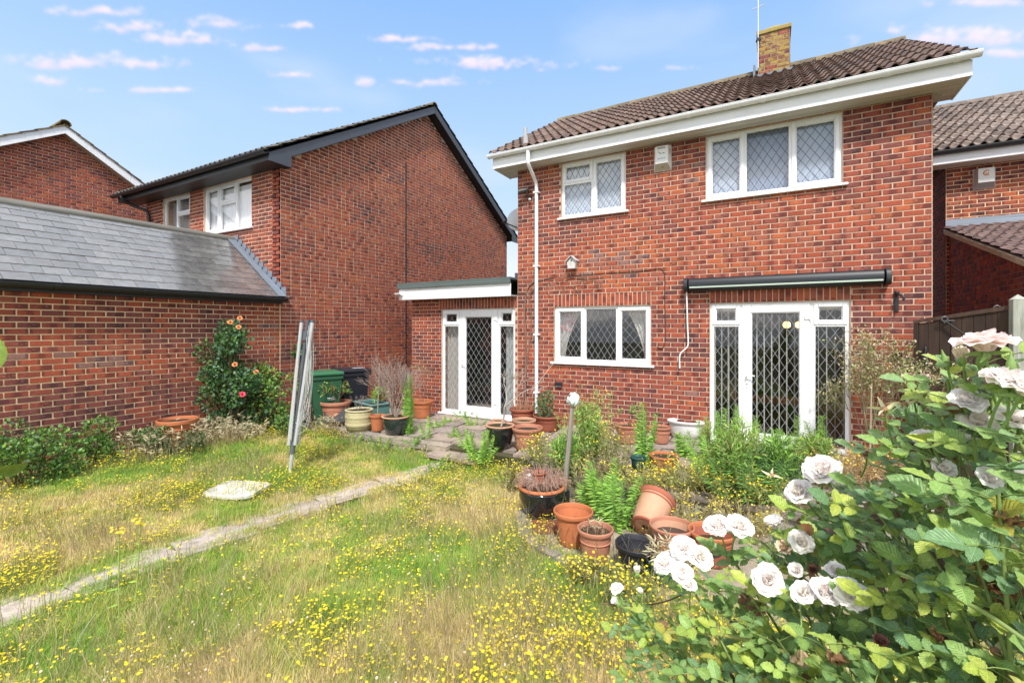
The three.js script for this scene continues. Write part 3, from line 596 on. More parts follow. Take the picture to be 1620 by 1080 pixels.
  for (const [F2, W2] of [[front(cx - 0.27, cy0, cd), 0.54], [facingRight(cx + 0.27, cy0, cd), 0.62], [facingLeft(cx - 0.27, cy0, cd + 0.62), 0.62]]) {
    const fr = frameOf(F2.O, F2.U, F2.N), q = new THREE.Quaternion().setFromRotationMatrix(new THREE.Matrix4().extractRotation(fr));
    const bl = layBricks({ u0: 0, u1: W2, v0: 0, v1: cy1 - cy0, tone: ct, seed: 50 + chw.length });
    for (const b of bl) { const m = new THREE.Mesh(brickShapes[b.cell], R() < (chw.length === 0 ? 0.85 : 0.4) ? lich[0] : clayMats[b.tone]); m.name = 'brick'; m.castShadow = m.receiveShadow = true; m.position.set(b.u, b.v, PROUD + (R() - 0.5) * 0.006).applyMatrix4(fr); m.quaternion.copy(q); m.scale.set(b.w, b.h, 0.02); ch.updateWorldMatrix(true, false); m.position.applyMatrix4(new THREE.Matrix4().copy(ch.matrixWorld).invert()); ch.add(m); }
    chw.push(1);
  }
  const cap = new THREE.SphereGeometry(0.3, 18, 8, 0, Math.PI * 2, 0, Math.PI / 2); cap.scale(1, 0.45, 1); { const p = cap.attributes.position; for (let i = 0; i < p.count; i++) { const n = fbm(p.getX(i) * 6 + 5, p.getZ(i) * 6 + 5, 3, 0, 8) - 0.5; p.setY(i, p.getY(i) + n * 0.06); } cap.computeVertexNormals(); }
  part('chimney_cap', joined([b2(cx - 0.30, cx + 0.30, cy1, cy1 + 0.08, -cd - 0.65, -cd + 0.03, 0.012), cap.translate(cx - 0.02, cy1 + 0.07, -cd - 0.31)]), lich[1], h, true);
  part('flashing', joined([b2(cx - 0.36, cx + 0.36, 6.88, 7.08, -cd + 0.012, -cd + 0.022), b2(cx - 0.36, cx - 0.32, 6.9, 7.3, -cd - 0.6, -cd)]), M.leadSheet, h, true);
  { const a = thing('tv_aerial', 'thin metal aerial mast standing against the chimney', 'aerial', [cx - 0.27, 7.2, -cd + 0.03]); part('mast', rod([0, 0, 0], [0.0, 1.75, 0], 0.012, 0.010), M.alu, a); part('cross_arm', joined([rod([-0.10, 1.2, 0], [0.10, 1.23, 0], 0.008), rod([-0.06, 1.5, 0.05], [0.06, 1.5, -0.05], 0.008), rod([0, 1.55, -0.12], [0, 1.6, 0.12], 0.008)]), M.alu, a); part('bracket', b2(-0.03, 0.05, 0.55, 0.6, -0.05, 0.02), M.black, a); }
})();

// ---------------------------------------------------------------- the single-storey part beside it
(function extension() {
  const X0 = -7.0, X1 = -4.305;
  const h = thing('brick_extension', 'flat-roofed brick extension with a white fascia and a white leaded door, joining the house', 'extension', [-5.65, 0, -DW]);
  const door = [-6.17, -4.36, rc(3), rc(31)], top = 2.66;
  const tone = (u, v, r) => { const k = patchy(u, v, r, 2); return k < 0.1 ? 'dark' : k < 0.24 ? 'plum' : k < 0.5 ? 'wine' : k < 0.8 ? 'red' : k < 0.93 ? 'rose' : 'orange'; };
  const courses = layBricks({ u0: X0, u1: X1, v0: 0, v1: rc(34), holes: [door], soldiers: [[door[0] - 0.06, X1, door[3]]], tone, seed: 4 });
  const w = brickWall(h, 'wall', { ...front(0, 0, DW), poly: [[X0, -0.1], [X1, -0.1], [X1, top], [X0, top]], holes: [door], courses });
  const L = facingLeft(X0 - 0.002, 0, DW + 4), lc = layBricks({ u0: 0, u1: 3.74, v0: 0, v1: rc(33), tone, seed: 5 });
  const lw = brickWall(h, 'side_wall', { ...L, poly: [[0, -0.1], [3.74, -0.1], [3.74, top], [0, top]], courses: lc, thick: 0.2 });
  raiseBricks([w, lw], 300);
  room(h, X0 + 0.3, X1 - 0.02, 0.22, 2.6, DW + 0.255, DW + 3.6, mat([0.24, 0.21, 0.19], 0.9));
  part('roof', b2(X0 - 0.16, X1 - 0.005, 2.985, 3.02, -DW - 4.1, -DW + 0.30), mat([0.11, 0.145, 0.14], 0.85, { map: T.blotch }), h, true);
  part('roof_upstand', b2(X1 - 0.05, X1 - 0.005, 3.022, 3.12, -DW - 3.0, -DW + 0.02), M.slatey, h, true);
  part('roof_edge', b2(X0 - 0.165, X1 - 0.006, 2.90, 2.984, -DW + 0.262, -DW + 0.302), mat([0.12, 0.15, 0.145], 0.85, { map: T.blotch }), h, true);
  part('fascia', joined([b2(X0 - 0.14, X1 - 0.008, 2.655, 2.90, -DW + 0.24, -DW + 0.262, 0.004), b2(X0 - 0.14, X0 - 0.12, 2.655, 2.98, -DW - 4, -DW + 0.238)]), M.upvc, h, true);
  part('soffit', b2(X0 - 0.118, X1 - 0.008, 2.662, 2.68, -DW + 0.01, -DW + 0.238), M.soffit, h, true);
  part('gutter', gutterGeo(X0 - 0.19, X0 - 0.02, 2.80, DW - 0.31, 0.045), M.upvc, h, true);
  const W = door[1] - door[0], y0 = 0.245, H = door[3] - y0, a = 0.45, b = 1.40, tl = H - 0.33;
  const g = glazing(h, 'glazed_door', [door[0] + 5.65, y0, 0], W, H, [
    [0.045, a - 0.02, 0.045, tl - 0.02, 0], [0.03, a - 0.01, tl, H - 0.03, 0.06],
    [a + 0.02, b - 0.02, 0.03, H - 0.03, 0.13, 'door'],
    [b + 0.035, W - 0.045, 0.045, tl - 0.02, 0], [b + 0.025, W - 0.03, tl, H - 0.03, 0.06]],
    { mullions: [[a - 0.02, a + 0.03, 0.045, H - 0.045], [b - 0.03, b + 0.035, 0.045, H - 0.045], [0.045, a - 0.02, tl - 0.03, tl + 0.01], [b + 0.035, W - 0.045, tl - 0.03, tl + 0.01]], lip: 0.09, dx: 0.125, dy: 0.19 });
  const hm = mat([0.82, 0.82, 0.82], 0.35), hx = a + 0.09;
  part('handle', joined([b2(hx - 0.017, hx + 0.017, 0.86, 1.08, -0.022, -0.012, 0.004), rod([hx, 1.04, -0.015], [hx, 1.04, 0.03], 0.01), rod([hx, 1.04, 0.03], [hx + 0.11, 1.045, 0.03], 0.010, 0.008)]), hm, g);
  for (const y of [0.25, 1.95]) part('hinge', joined([b2(b - 0.09, b - 0.015, y, y + 0.055, -0.024, -0.006, 0.004), rod([b - 0.012, y - 0.02, -0.012], [b - 0.012, y + 0.08, -0.012], 0.012)]), hm, g);
  const cg = mat([0.50, 0.47, 0.43], 0.95, { transmission: 0.12, thickness: 0 }), cg2 = mat([0.46, 0.50, 0.50], 0.95, { transmission: 0.12, thickness: 0 });
  part('curtain', wavySheet(0.42, H - 0.3, 5, 0.025), cg, h).position.set(door[0] + 5.65 + 0.02, y0 + 0.02, -0.2);
  part('curtain', wavySheet(0.30, H - 0.3, 4, 0.025), cg2, h).position.set(door[1] + 5.65 - 0.31, y0 + 0.02, -0.2);
  // things standing inside
  part('cabinet', joined([b2(-0.4, 0.45, 0.22, 1.15, -1.9, -1.5, 0.01), b2(-0.2, 0.3, 1.152, 1.4, -1.8, -1.6, 0.01)]), mat([0.10, 0.09, 0.10], 0.6), h);
})();

// ---------------------------------------------------------------- the neighbour on the left: gable end towards the garden, eaves over two windows
const XG = -8.18, DL = 5.56;
(function leftHouse() {
  const h = thing('brick_house', 'red brick house with a blank gable wall and black roof edges, behind the slate roof', 'house', [XG, 0, -DL]);
  const mTan = mat([0.84, 0.60, 0.41], 0.95, { map: T.mortar, bumpMap: T.fine, bumpScale: 0.004 }); const depth = 8.74, ridgeD = 9.93, eY = 5.28, tilt = 0.59, soff = 5.15;
  const topAt = (d) => 5.15 + tilt * (4.4 - Math.abs(d - 4.37)) + 0.12;
  const tone = (u, v, r) => { const k = patchy(u, v, r, 3); return k < 0.10 ? 'dark' : k < 0.24 ? 'plum' : k < 0.44 ? 'wine' : k < 0.70 ? 'red' : k < 0.88 ? 'rose' : 'orange'; };
  const gTone = (u, v, r) => { const o = 0.25 * sstep(0.5, 0.75, fbm(u * 0.7 + 3, v * 0.7, 3, 0, 9)); return r() < o ? 'orange' : tone(u, v, r); };
  const gc = layBricks({ u0: 0, u1: depth, v0: 0, v1: rc(103), top: topAt, bond: 'mixed', tone: gTone, seed: 7 });
  const gw = brickWall(h, 'gable_wall', { ...facingRight(XG, 0, DL), poly: [[0, -0.1], [depth, -0.1], [depth, 5.31], [depth / 2, topAt(4.37) - 0.02], [0, 5.31]], courses: gc, mortar: mTan });
  const win1 = [-10.86, -9.1, rc(52), rc(65)], win2 = [-12.62, -11.43, rc(52), rc(65)];
  const fc = layBricks({ u0: -13.42, u1: XG, v0: 0, v1: rc(66), holes: [win1, win2], tone, seed: 8 });
  const fw = brickWall(h, 'wall', { ...front(0, 0, DL), poly: [[-13.42, -0.1], [XG - 0.002, -0.1], [XG - 0.002, 5.2], [-13.42, 5.2]], holes: [win1, win2], courses: fc, mortar: mTan });
  raiseBricks([gw, fw], 300);
  part('back_wall', joined([b2(-13.42, XG - 0.3, -0.1, 5.2, -14.2, -14.0), b2(-13.42, -13.2, -0.1, 5.2, -13.9, -DL - 0.27)]), M.mortarMain, h, true);
  room(h, -13.1, XG - 0.4, 2.9, 5.13, DL + 0.255, DL + 3, M.room);
  { const W = win1[1] - win1[0], H = win1[3] - win1[2], a = W * 0.31, b = W * 0.66, t = H * 0.60;
    glazing(h, 'window', [win1[0] - XG, win1[2], 0], W, H, [[0.03, a, 0.03, H - 0.03, 0.055], [a + 0.03, b - 0.01, 0.045, t - 0.02, 0], [a + 0.02, b, t + 0.01, H - 0.03, 0.05], [b + 0.03, W - 0.045, 0.045, H - 0.045, 0]], { leaded: false, mullions: [[a - 0.01, a + 0.03, 0.045, H - 0.045], [b - 0.01, b + 0.03, 0.045, H - 0.045], [a + 0.03, b - 0.01, t - 0.02, t + 0.02]] });
    part('net_curtain', wavySheet(W - 0.04, H * 0.9, 14, 0.004), M.net, h).position.set(win1[0] - XG + 0.02, win1[2] + 0.01, -0.12); }
  { const W = win2[1] - win2[0], H = win2[3] - win2[2], a = W * 0.46, t = H * 0.58;
    glazing(h, 'window', [win2[0] - XG, win2[2], 0], W, H, [[0.045, a - 0.01, 0.045, H - 0.045, 0], [a + 0.03, W - 0.045, 0.045, t - 0.02, 0], [a + 0.02, W - 0.03, t + 0.01, H - 0.03, 0.05]], { leaded: false, mullions: [[a - 0.01, a + 0.03, 0.045, H - 0.045], [a + 0.03, W - 0.045, t - 0.02, t + 0.02]] });
    part('curtain', wavySheet(W - 0.04, H * 0.95, 8, 0.02), mat([0.36, 0.38, 0.37], 0.9), h).position.set(win2[0] - XG + 0.02, win2[2] + 0.01, -0.2); }
  const x0 = -13.95, x1 = -7.93, rY = eY + (ridgeD - 5.15) * tilt, sl = Math.hypot(1, tilt), S = new THREE.Vector3(0, tilt / sl, -1 / sl);
  const roof = part('roof', sweepX([[5.16, eY - 0.04], [5.2, eY - 0.10], [ridgeD, rY - 0.13], [14.66, eY - 0.10], [14.7, eY - 0.04], [ridgeD, rY - 0.03]], x0, x1 - 0.02), M.blackMatt, h, true);
  const cols = 18, tw = (x1 - x0 + 0.04) / cols, rows = 16, len = (ridgeD - 5.12) * sl;
  layTiles(roof, { O: P3(x0, eY - 0.02, 5.10), U: XAX, S, cols, rows, w: tw, gauge: (len - 0.02) / rows, shapes: tileShapes.map((g) => g.clone().scale(tw / 0.33, 1, 1)), mats: greyTiles, singles: 288, seed: 12 });
  { const S2 = new THREE.Vector3(0, tilt / sl, 1 / sl), f = []; layTiles(roof, { O: P3(x1 + 0.02, eY - 0.02, 14.76), U: NXAX, S: S2, cols: 3, rows, w: tw, gauge: (len - 0.02) / rows, shapes: tileShapes.map((g) => g.clone().scale(tw / 0.33, 1, 1)), mats: greyTiles, singles: 0, seed: 13, rest: 'roof_tile_far_slope' }); }
  ridgeTiles(roof, x0, x1 + 0.02, rY - 0.05, ridgeD, [mat([0.25, 0.19, 0.10], 0.95, { map: T.tile }), mat([0.17, 0.16, 0.12], 0.95, { map: T.tile })], 8);
  const barge = (dA, dB, w2) => { const yA = eY + (dA - 5.15) * tilt; return [[dA, yA], [dB, yA + (dB - dA) * tilt], [dB, yA + (dB - dA) * tilt - w2], [dA, yA - w2]]; };
  const bnear = sweepX([[5.17, eY - 0.05], [ridgeD, rY - 0.045], [ridgeD, rY - 0.23], [5.62, 5.30], [5.62, 5.09], [5.17, 5.09]], x1 - 0.02, x1);
  const bfar = sweepX([[ridgeD + 0.001, rY - 0.045], [14.7, eY - 0.05], [14.7, 5.09], [14.26, 5.09], [14.26, 5.30], [ridgeD + 0.001, rY - 0.23]], x1 - 0.02, x1);
  part('bargeboard', bnear, mat([0.055, 0.065, 0.085], 0.45), h, true); part('bargeboard', bfar, mat([0.04, 0.048, 0.06], 0.45), h, true);
  part('gable_soffit', joined([sweepX([[5.6, 5.29], [ridgeD, rY - 0.23], [ridgeD, rY - 0.242], [5.6, 5.278]], XG + 0.002, x1 - 0.022), sweepX([[ridgeD, rY - 0.23], [14.3, 5.29], [14.3, 5.278], [ridgeD, rY - 0.242]], XG + 0.002, x1 - 0.022)]), M.blackMatt, h, true);
  part('soffit', joined([b2(x0, x1 - 0.022, soff - 0.045, soff - 0.03, -DL + 0.002, -5.20), b2(XG + 0.003, x1 - 0.022, soff - 0.045, soff - 0.03, -5.66, -DL)]), M.black, h, true);
  part('fascia', b2(x0, x1 - 0.022, soff - 0.05, 5.235, -5.198, -5.175, 0.004), M.black, h, true);
  part('gutter', gutterGeo(x0 - 0.08, x1 + 0.01, 5.255, 5.10, 0.058), M.black, h, true);
  for (const x of [-13.4, -12.4, -11.4, -10.4, -9.4, -8.5]) part('gutter_bracket', gutterBracket(x, 5.255, 5.10, 0.062), M.black, h, true);
  part('downpipe', joined([tube([P3(-13.55, 5.22, 5.10), P3(-13.55, 5.14, 5.10), P3(-13.52, 5.02, 5.3), P3(-13.2, 4.86, 5.47), P3(-13.15, 4.7, 5.49)], 0.036, 10), rod(P3(-13.15, 4.72, 5.49), P3(-13.15, 0.2, 5.49), 0.036, 0.036, 12)]), M.black, h, true);
  part('wall_cable', joined([rod(P3(XG + 0.014, 6.3, 9.05), P3(XG + 0.014, 0.2, 9.05), 0.016, 0.016, 6)]), M.cable, h, true);
})();

// ---------------------------------------------------------------- slate-roofed garage against it
(function garage() {
  const x1 = XG, D0 = -2.2, D1 = 5.545, eY = 2.62, rX = -9.69, rY = 3.86;
  const h = thing('brick_garage', 'long low brick garage with a shining grey slate roof and black gutter along the lawn', 'garage', [x1, 0, -1.6]);
  const tone = (u, v, r) => { const k = patchy(u, v, r, 4); return k < 0.16 ? 'dark' : k < 0.36 ? 'plum' : k < 0.60 ? 'wine' : k < 0.82 ? 'red' : k < 0.94 ? 'rose' : 'grey'; };
  const top = 2.63, courses = layBricks({ u0: 0, u1: D1 - D0, v0: 0, v1: rc(33), tone, seed: 21, bond: 'stretcher' });
  const w = brickWall(h, 'wall', { ...facingRight(x1, 0, D0), poly: [[0, -0.2], [D1 - D0, -0.2], [D1 - D0, top], [0, top]], courses, mortar: M.mortarSand });
  raiseBricks([w], 300);
  part('mortar_seam', b2(x1 - 0.02, x1 + 0.006, 0, top, -5.556, -5.5455), mat([0.72, 0.49, 0.27], 0.95), h, true);
  part('back_wall', joined([b2(-11.3, -11.1, -0.2, 2.4, -D1, -D0), b2(-11.1, x1 - 0.26, -0.2, 2.4, -D0 - 0.2, -D0)]), M.mortarSand, h, true);
  // roof body: ridge along the wall
  const sec = [[-8.02, eY], [rX, rY - 0.03], [-11.45, 2.5], [-11.4, 2.45], [rX, rY - 0.14], [-8.04, eY - 0.05]];
  const rs = new THREE.Shape(sec.map(([x, y]) => new THREE.Vector2(x, y))), rg = new THREE.ExtrudeGeometry(rs, { depth: D1 - D0, bevelEnabled: false }); rg.translate(0, 0, -D1);
  const roof = part('roof', rg, mat([0.06, 0.06, 0.065], 0.8), h, true);
  const up = new THREE.Vector3(rX + 8.0, rY - eY, 0), len = up.length(), S = up.clone().normalize(), rows = 11, sw = 0.27, cols = Math.ceil((D1 - D0) / sw);
  const slate = [1, 2, 3, 4].map((s) => flatSlate(sw, len / rows + 0.045, 0.035, s * 17));
  const sm = [[0.18, 0.178, 0.18], [0.155, 0.154, 0.157], [0.21, 0.208, 0.206], [0.17, 0.168, 0.167]].map((c, i) => mat(c, 0.15 + 0.03 * i, { ior: 2.33, clearcoat: 1, clearcoatRoughness: 0.12, map: T.blotch, bumpMap: T.fine, bumpScale: 0.0006 }));
  layTiles(roof, { O: P3(-7.985, eY + 0.005, D0), U: DAX, S, cols, rows, w: sw, gauge: len / rows, shapes: slate, mats: sm, singles: 300, stagger: 0.5, name: 'slate', rest: 'slate_courses', keep: (p) => -p.z < D1 - sw * 0.55 && -p.z > D0 - 0.2, jitter: 0.003, seed: 31 });
  part('ridge_capping', joined([rod(P3(rX, rY + 0.0, D0), P3(rX, rY + 0.0, D1), 0.075, 0.075, 12)]), mat([0.24, 0.23, 0.20], 0.85, { map: T.stone }), h, true);
  // stepped lead flashing up the house wall
  const steps = []; const n = 12; for (let i = 0; i < n; i++) { const x = -8.0 + (rX + 8.0) * (i + 0.5) / n, y = eY + (rY - eY) * (i + 0.5) / n; steps.push(b2(x - 0.085, x + 0.085, y + 0.0, y + 0.15, -D1 - 0.001, -D1 + 0.008)); }
  part('flashing', joined([...steps, (() => { const g = new THREE.BoxGeometry(len + 0.1, 0.012, 0.16); g.rotateZ(Math.atan2(rY - eY, rX + 8.0)); g.translate((-8.0 + rX) / 2, (eY + rY) / 2 + 0.045, -D1 + 0.08); return g.toNonIndexed(); })()]), mat([0.24, 0.28, 0.34], 0.55, { metalness: 0.2, map: T.blotch }), h, true);
  part('fascia', b2(x1 + 0.02, x1 + 0.10, 2.50, 2.64, -D1, -D0), M.black, h, true);
  { const g = gutterGeo(D0, D1 + 0.03, 0, 0, 0.062); g.rotateY(Math.PI / 2); g.translate(-8.01, 2.60, 0); part('gutter', g, M.black, h, true); }
  for (let d = 0.4; d < 5.5; d += 0.95) { const g = gutterBracket(d, 0, 0, 0.067); g.rotateY(Math.PI / 2); g.translate(-8.01, 2.60, 0); part('gutter_bracket', g, M.black, h, true); }
})();

// ---------------------------------------------------------------- a farther gable on the left edge
(function farHouse() {
  const X = -16.2, D0 = 0.9, D1 = 8.72, rD = 4.81, eY = 4.75, tilt = 0.61, h = thing('brick_house', 'distant brick gable with white bargeboards at the left edge, above the slate roof', 'house', [X, 0, -rD]);
  const topAt = (d) => eY + tilt * (3.91 - Math.abs(d - 3.91)) + 0.1;
  const tone = (u, v, r) => { const k = r(); return k < 0.08 ? 'plum' : k < 0.28 ? 'wine' : k < 0.6 ? 'red' : k < 0.82 ? 'rose' : 'orange'; };
  const c = layBricks({ u0: 0, u1: D1 - D0, v0: 2.0, v1: 2.0 + rc(68), top: topAt, tone, seed: 41 });
  const w = brickWall(h, 'gable_wall', { ...facingRight(X, 0, D0), poly: [[0, -0.1], [D1 - D0, -0.1], [D1 - D0, eY], [3.91, topAt(3.91) - 0.05], [0, eY]], courses: c, thick: 0.3 });
  raiseBricks([w], 200);
  part('back_wall', joined([b2(X - 7, X - 0.31, -0.1, eY, -D0 - 0.3, -D0), b2(X - 7, X - 0.31, -0.1, eY, -D1, -D1 + 0.3)]), M.mortarMain, h, true);
  const x1 = X + 0.25, rY = eY + tilt * (rD - 0.75) + 0.08, e0 = 0.75, e1 = 2 * rD - e0;
  const roof = part('roof', sweepX([[e0, eY + 0.02], [rD, rY], [e1, eY + 0.02], [e1, eY - 0.06], [rD, rY - 0.1], [e0, eY - 0.06]], X - 7, x1 - 0.03), mat([0.22, 0.17, 0.12], 0.95, { map: T.tile }), h, true);
  const sl = Math.hypot(1, tilt);
  for (const [s, e] of [[-1, e0], [1, e1]]) {
    const n = 15, run = (rD - e0) / n;
    for (let i = 0; i < n; i++) { const d = e - s * run * (i + 0.5), y = eY + 0.03 + tilt * run * (i + 0.5); const t = part('verge_tile', new THREE.BoxGeometry(0.32, 0.03, run * sl * 1.16), i % 3 ? mat([0.25, 0.19, 0.10], 0.95, { map: T.tile }) : mat([0.17, 0.12, 0.09], 0.95, { map: T.tile }), roof, false); roof.updateWorldMatrix(true, false); t.position.set(x1 - 0.13, y + 0.045, -d).applyMatrix4(new THREE.Matrix4().copy(roof.matrixWorld).invert()); t.rotation.x = -s * (Math.atan(tilt) - 0.05) * 1; }
  }
  ridgeTiles(roof, X - 4, x1 + 0.03, rY + 0.0, rD, [mat([0.26, 0.21, 0.12], 0.95, { map: T.tile })], 15);
  for (const pts of [[[e0, eY], [rD, rY - 0.0], [rD, rY - 0.22], [e0, eY - 0.22]], [[rD + 0.001, rY], [e1, eY], [e1, eY - 0.22], [rD + 0.001, rY - 0.22]]]) part('bargeboard', sweepX(pts, x1 - 0.028, x1), M.upvc, h, true);
  part('gable_soffit', joined([sweepX([[e0, eY - 0.2], [rD, rY - 0.2], [rD, rY - 0.215], [e0, eY - 0.215]], X + 0.002, x1 - 0.03), sweepX([[rD, rY - 0.2], [e1, eY - 0.2], [e1, eY - 0.215], [rD, rY - 0.215]], X + 0.002, x1 - 0.03)]), mat([0.5, 0.4, 0.34], 0.6), h, true);
})();

// ---------------------------------------------------------------- the neighbour on the right, with a low tiled lean-to
(function rightHouse() {
  const X0 = 3.0, D = 11.9, h = thing('brick_house', 'brick house with pale tiled roof at the right edge, behind the side gate', 'house', [X0, 0, -D]);
  const tone = (u, v, r) => { const k = r(); return k < 0.16 ? 'dark' : k < 0.32 ? 'plum' : k < 0.55 ? 'wine' : k < 0.8 ? 'red' : k < 0.9 ? 'rose' : 'orange'; };
  const c = layBricks({ u0: X0, u1: 8.4, v0: 0, v1: rc(66), tone, seed: 61 });
  const w = brickWall(h, 'wall', { ...front(0, 0, D), poly: [[X0, -0.1], [8.4, -0.1], [8.4, 5.2], [X0, 5.2]], courses: c, mortar: M.mortarSand });
  const lc = layBricks({ u0: 0, u1: 3.9, v0: 0, v1: rc(46), tone, seed: 62, bond: 'mixed', top: (u) => 3.93 - 0.31 * u });
  const lw = brickWall(h, 'lean_to_wall', { ...facingLeft(X0 + 0.05, 0, D), poly: [[0, -0.1], [3.9, -0.1], [3.9, 2.72], [0, 3.93]], courses: lc, mortar: mat([0.30, 0.20, 0.16], 0.95, { map: T.mortar }), thick: 0.2 });  // mortar colour darkened to paint shade on this left-facing wall
  const sc = layBricks({ u0: 0, u1: 7.09, v0: 0, v1: rc(66), tone: (u, v, r) => pick(['dark', 'plum', 'dark', 'wine'], r), seed: 66 }), sw = brickWall(h, 'side_wall', { ...facingLeft(X0 - 0.004, 0, D + 7.1), poly: [[0, -0.1], [7.095, -0.1], [7.095, 5.2], [0, 5.2]], courses: sc, mortar: mat([0.30, 0.20, 0.16], 0.95, { map: T.mortar }), thick: 0.2 });  // darker bricks and mortar paint in the shade of the side passage
  raiseBricks([w, lw, sw], 300);
  part('lean_to_front', b2(X0 + 0.3, 8.4, -0.1, 2.7, -8.2, -8.0), M.mortarSand, h, true);
  const tilt = 0.60, eD = 11.5, eY = 5.36, rD = 14.85, rY = eY + (rD - eD) * tilt, sl = Math.hypot(1, tilt), x0 = 2.7, x1 = 8.7;
  const roof = part('roof', sweepX([[eD + 0.04, eY - 0.05], [rD, rY - 0.05], [18.2, eY - 0.05]], x0, x1), mat([0.13, 0.10, 0.09], 0.95), h, true);
  const pale = [[0.40, 0.31, 0.26], [0.33, 0.25, 0.21], [0.45, 0.36, 0.31], [0.28, 0.22, 0.19]].map((k) => mat(k, 0.9, { map: T.tile, bumpMap: T.tile, bumpScale: 0.004 }));
  const len = (rD - eD) * sl, rows = 11, cols = 18, tw = (x1 - x0) / cols;
  layTiles(roof, { O: P3(x0, eY - 0.01, eD), U: XAX, S: new THREE.Vector3(0, tilt / sl, -1 / sl), cols, rows, w: tw, gauge: len / rows, shapes: tileShapes.map((g) => g.clone().scale(tw / 0.33, 1, 1.7)), mats: pale, singles: 198, seed: 63 });
  ridgeTiles(roof, x0, x1, rY - 0.05, rD, [mat([0.26, 0.21, 0.17], 0.95, { map: T.tile })], 64);
  part('fascia', b2(x0, x1, 5.13, 5.30, -11.56, -11.54), M.upvc, h, true);
  part('soffit', b2(x0, x1, 5.12, 5.13, -D + 0.01, -11.56), M.soffit, h, true);
  part('gutter', gutterGeo(x0, x1, 5.35, 11.48, 0.06), M.black, h, true);
  // lean-to roof
  const lt = 0.31, ls = Math.hypot(1, lt), lroof = part('lean_to_roof', sweepX([[D - 0.02, 3.96], [8.1, 3.96 - 3.78 * lt], [8.1, 3.88 - 3.78 * lt], [D - 0.02, 3.88]], X0 - 0.02, 8.6), mat([0.16, 0.12, 0.11], 0.95), h, true);
  const lrows = 11, lc2 = 17, lw2 = 5.64 / lc2, dusk = [[0.27, 0.18, 0.165], [0.23, 0.155, 0.145], [0.31, 0.21, 0.19]].map((k) => mat(k, 0.9, { map: T.tile }));
  layTiles(lroof, { O: P3(X0 - 0.03, 3.985 - 3.88 * lt, 8.02), U: XAX, S: new THREE.Vector3(0, lt / ls, -1 / ls), cols: lc2, rows: lrows, w: lw2, gauge: 3.86 * ls / lrows, shapes: tileShapes.map((g) => g.clone().scale(lw2 / 0.33, 1, 1)), mats: dusk, singles: 60, seed: 65, name: 'lean_to_tile', rest: 'lean_to_tile_courses' });
  part('verge_board', sweepX([[D - 0.03, 3.94], [8.0, 3.94 - 3.87 * lt], [8.0, 3.86 - 3.87 * lt], [D - 0.03, 3.86]], X0 - 0.045, X0 - 0.022), mat([0.62, 0.55, 0.38], 0.8, { map: T.blotch }), h, true);
  part('flashing', b2(X0 - 0.01, 8.4, 3.93, 4.13, -D + 0.009, -D + 0.024), mat([0.30, 0.35, 0.42], 0.55, { metalness: 0.2, map: T.blotch }), h, true);
})();
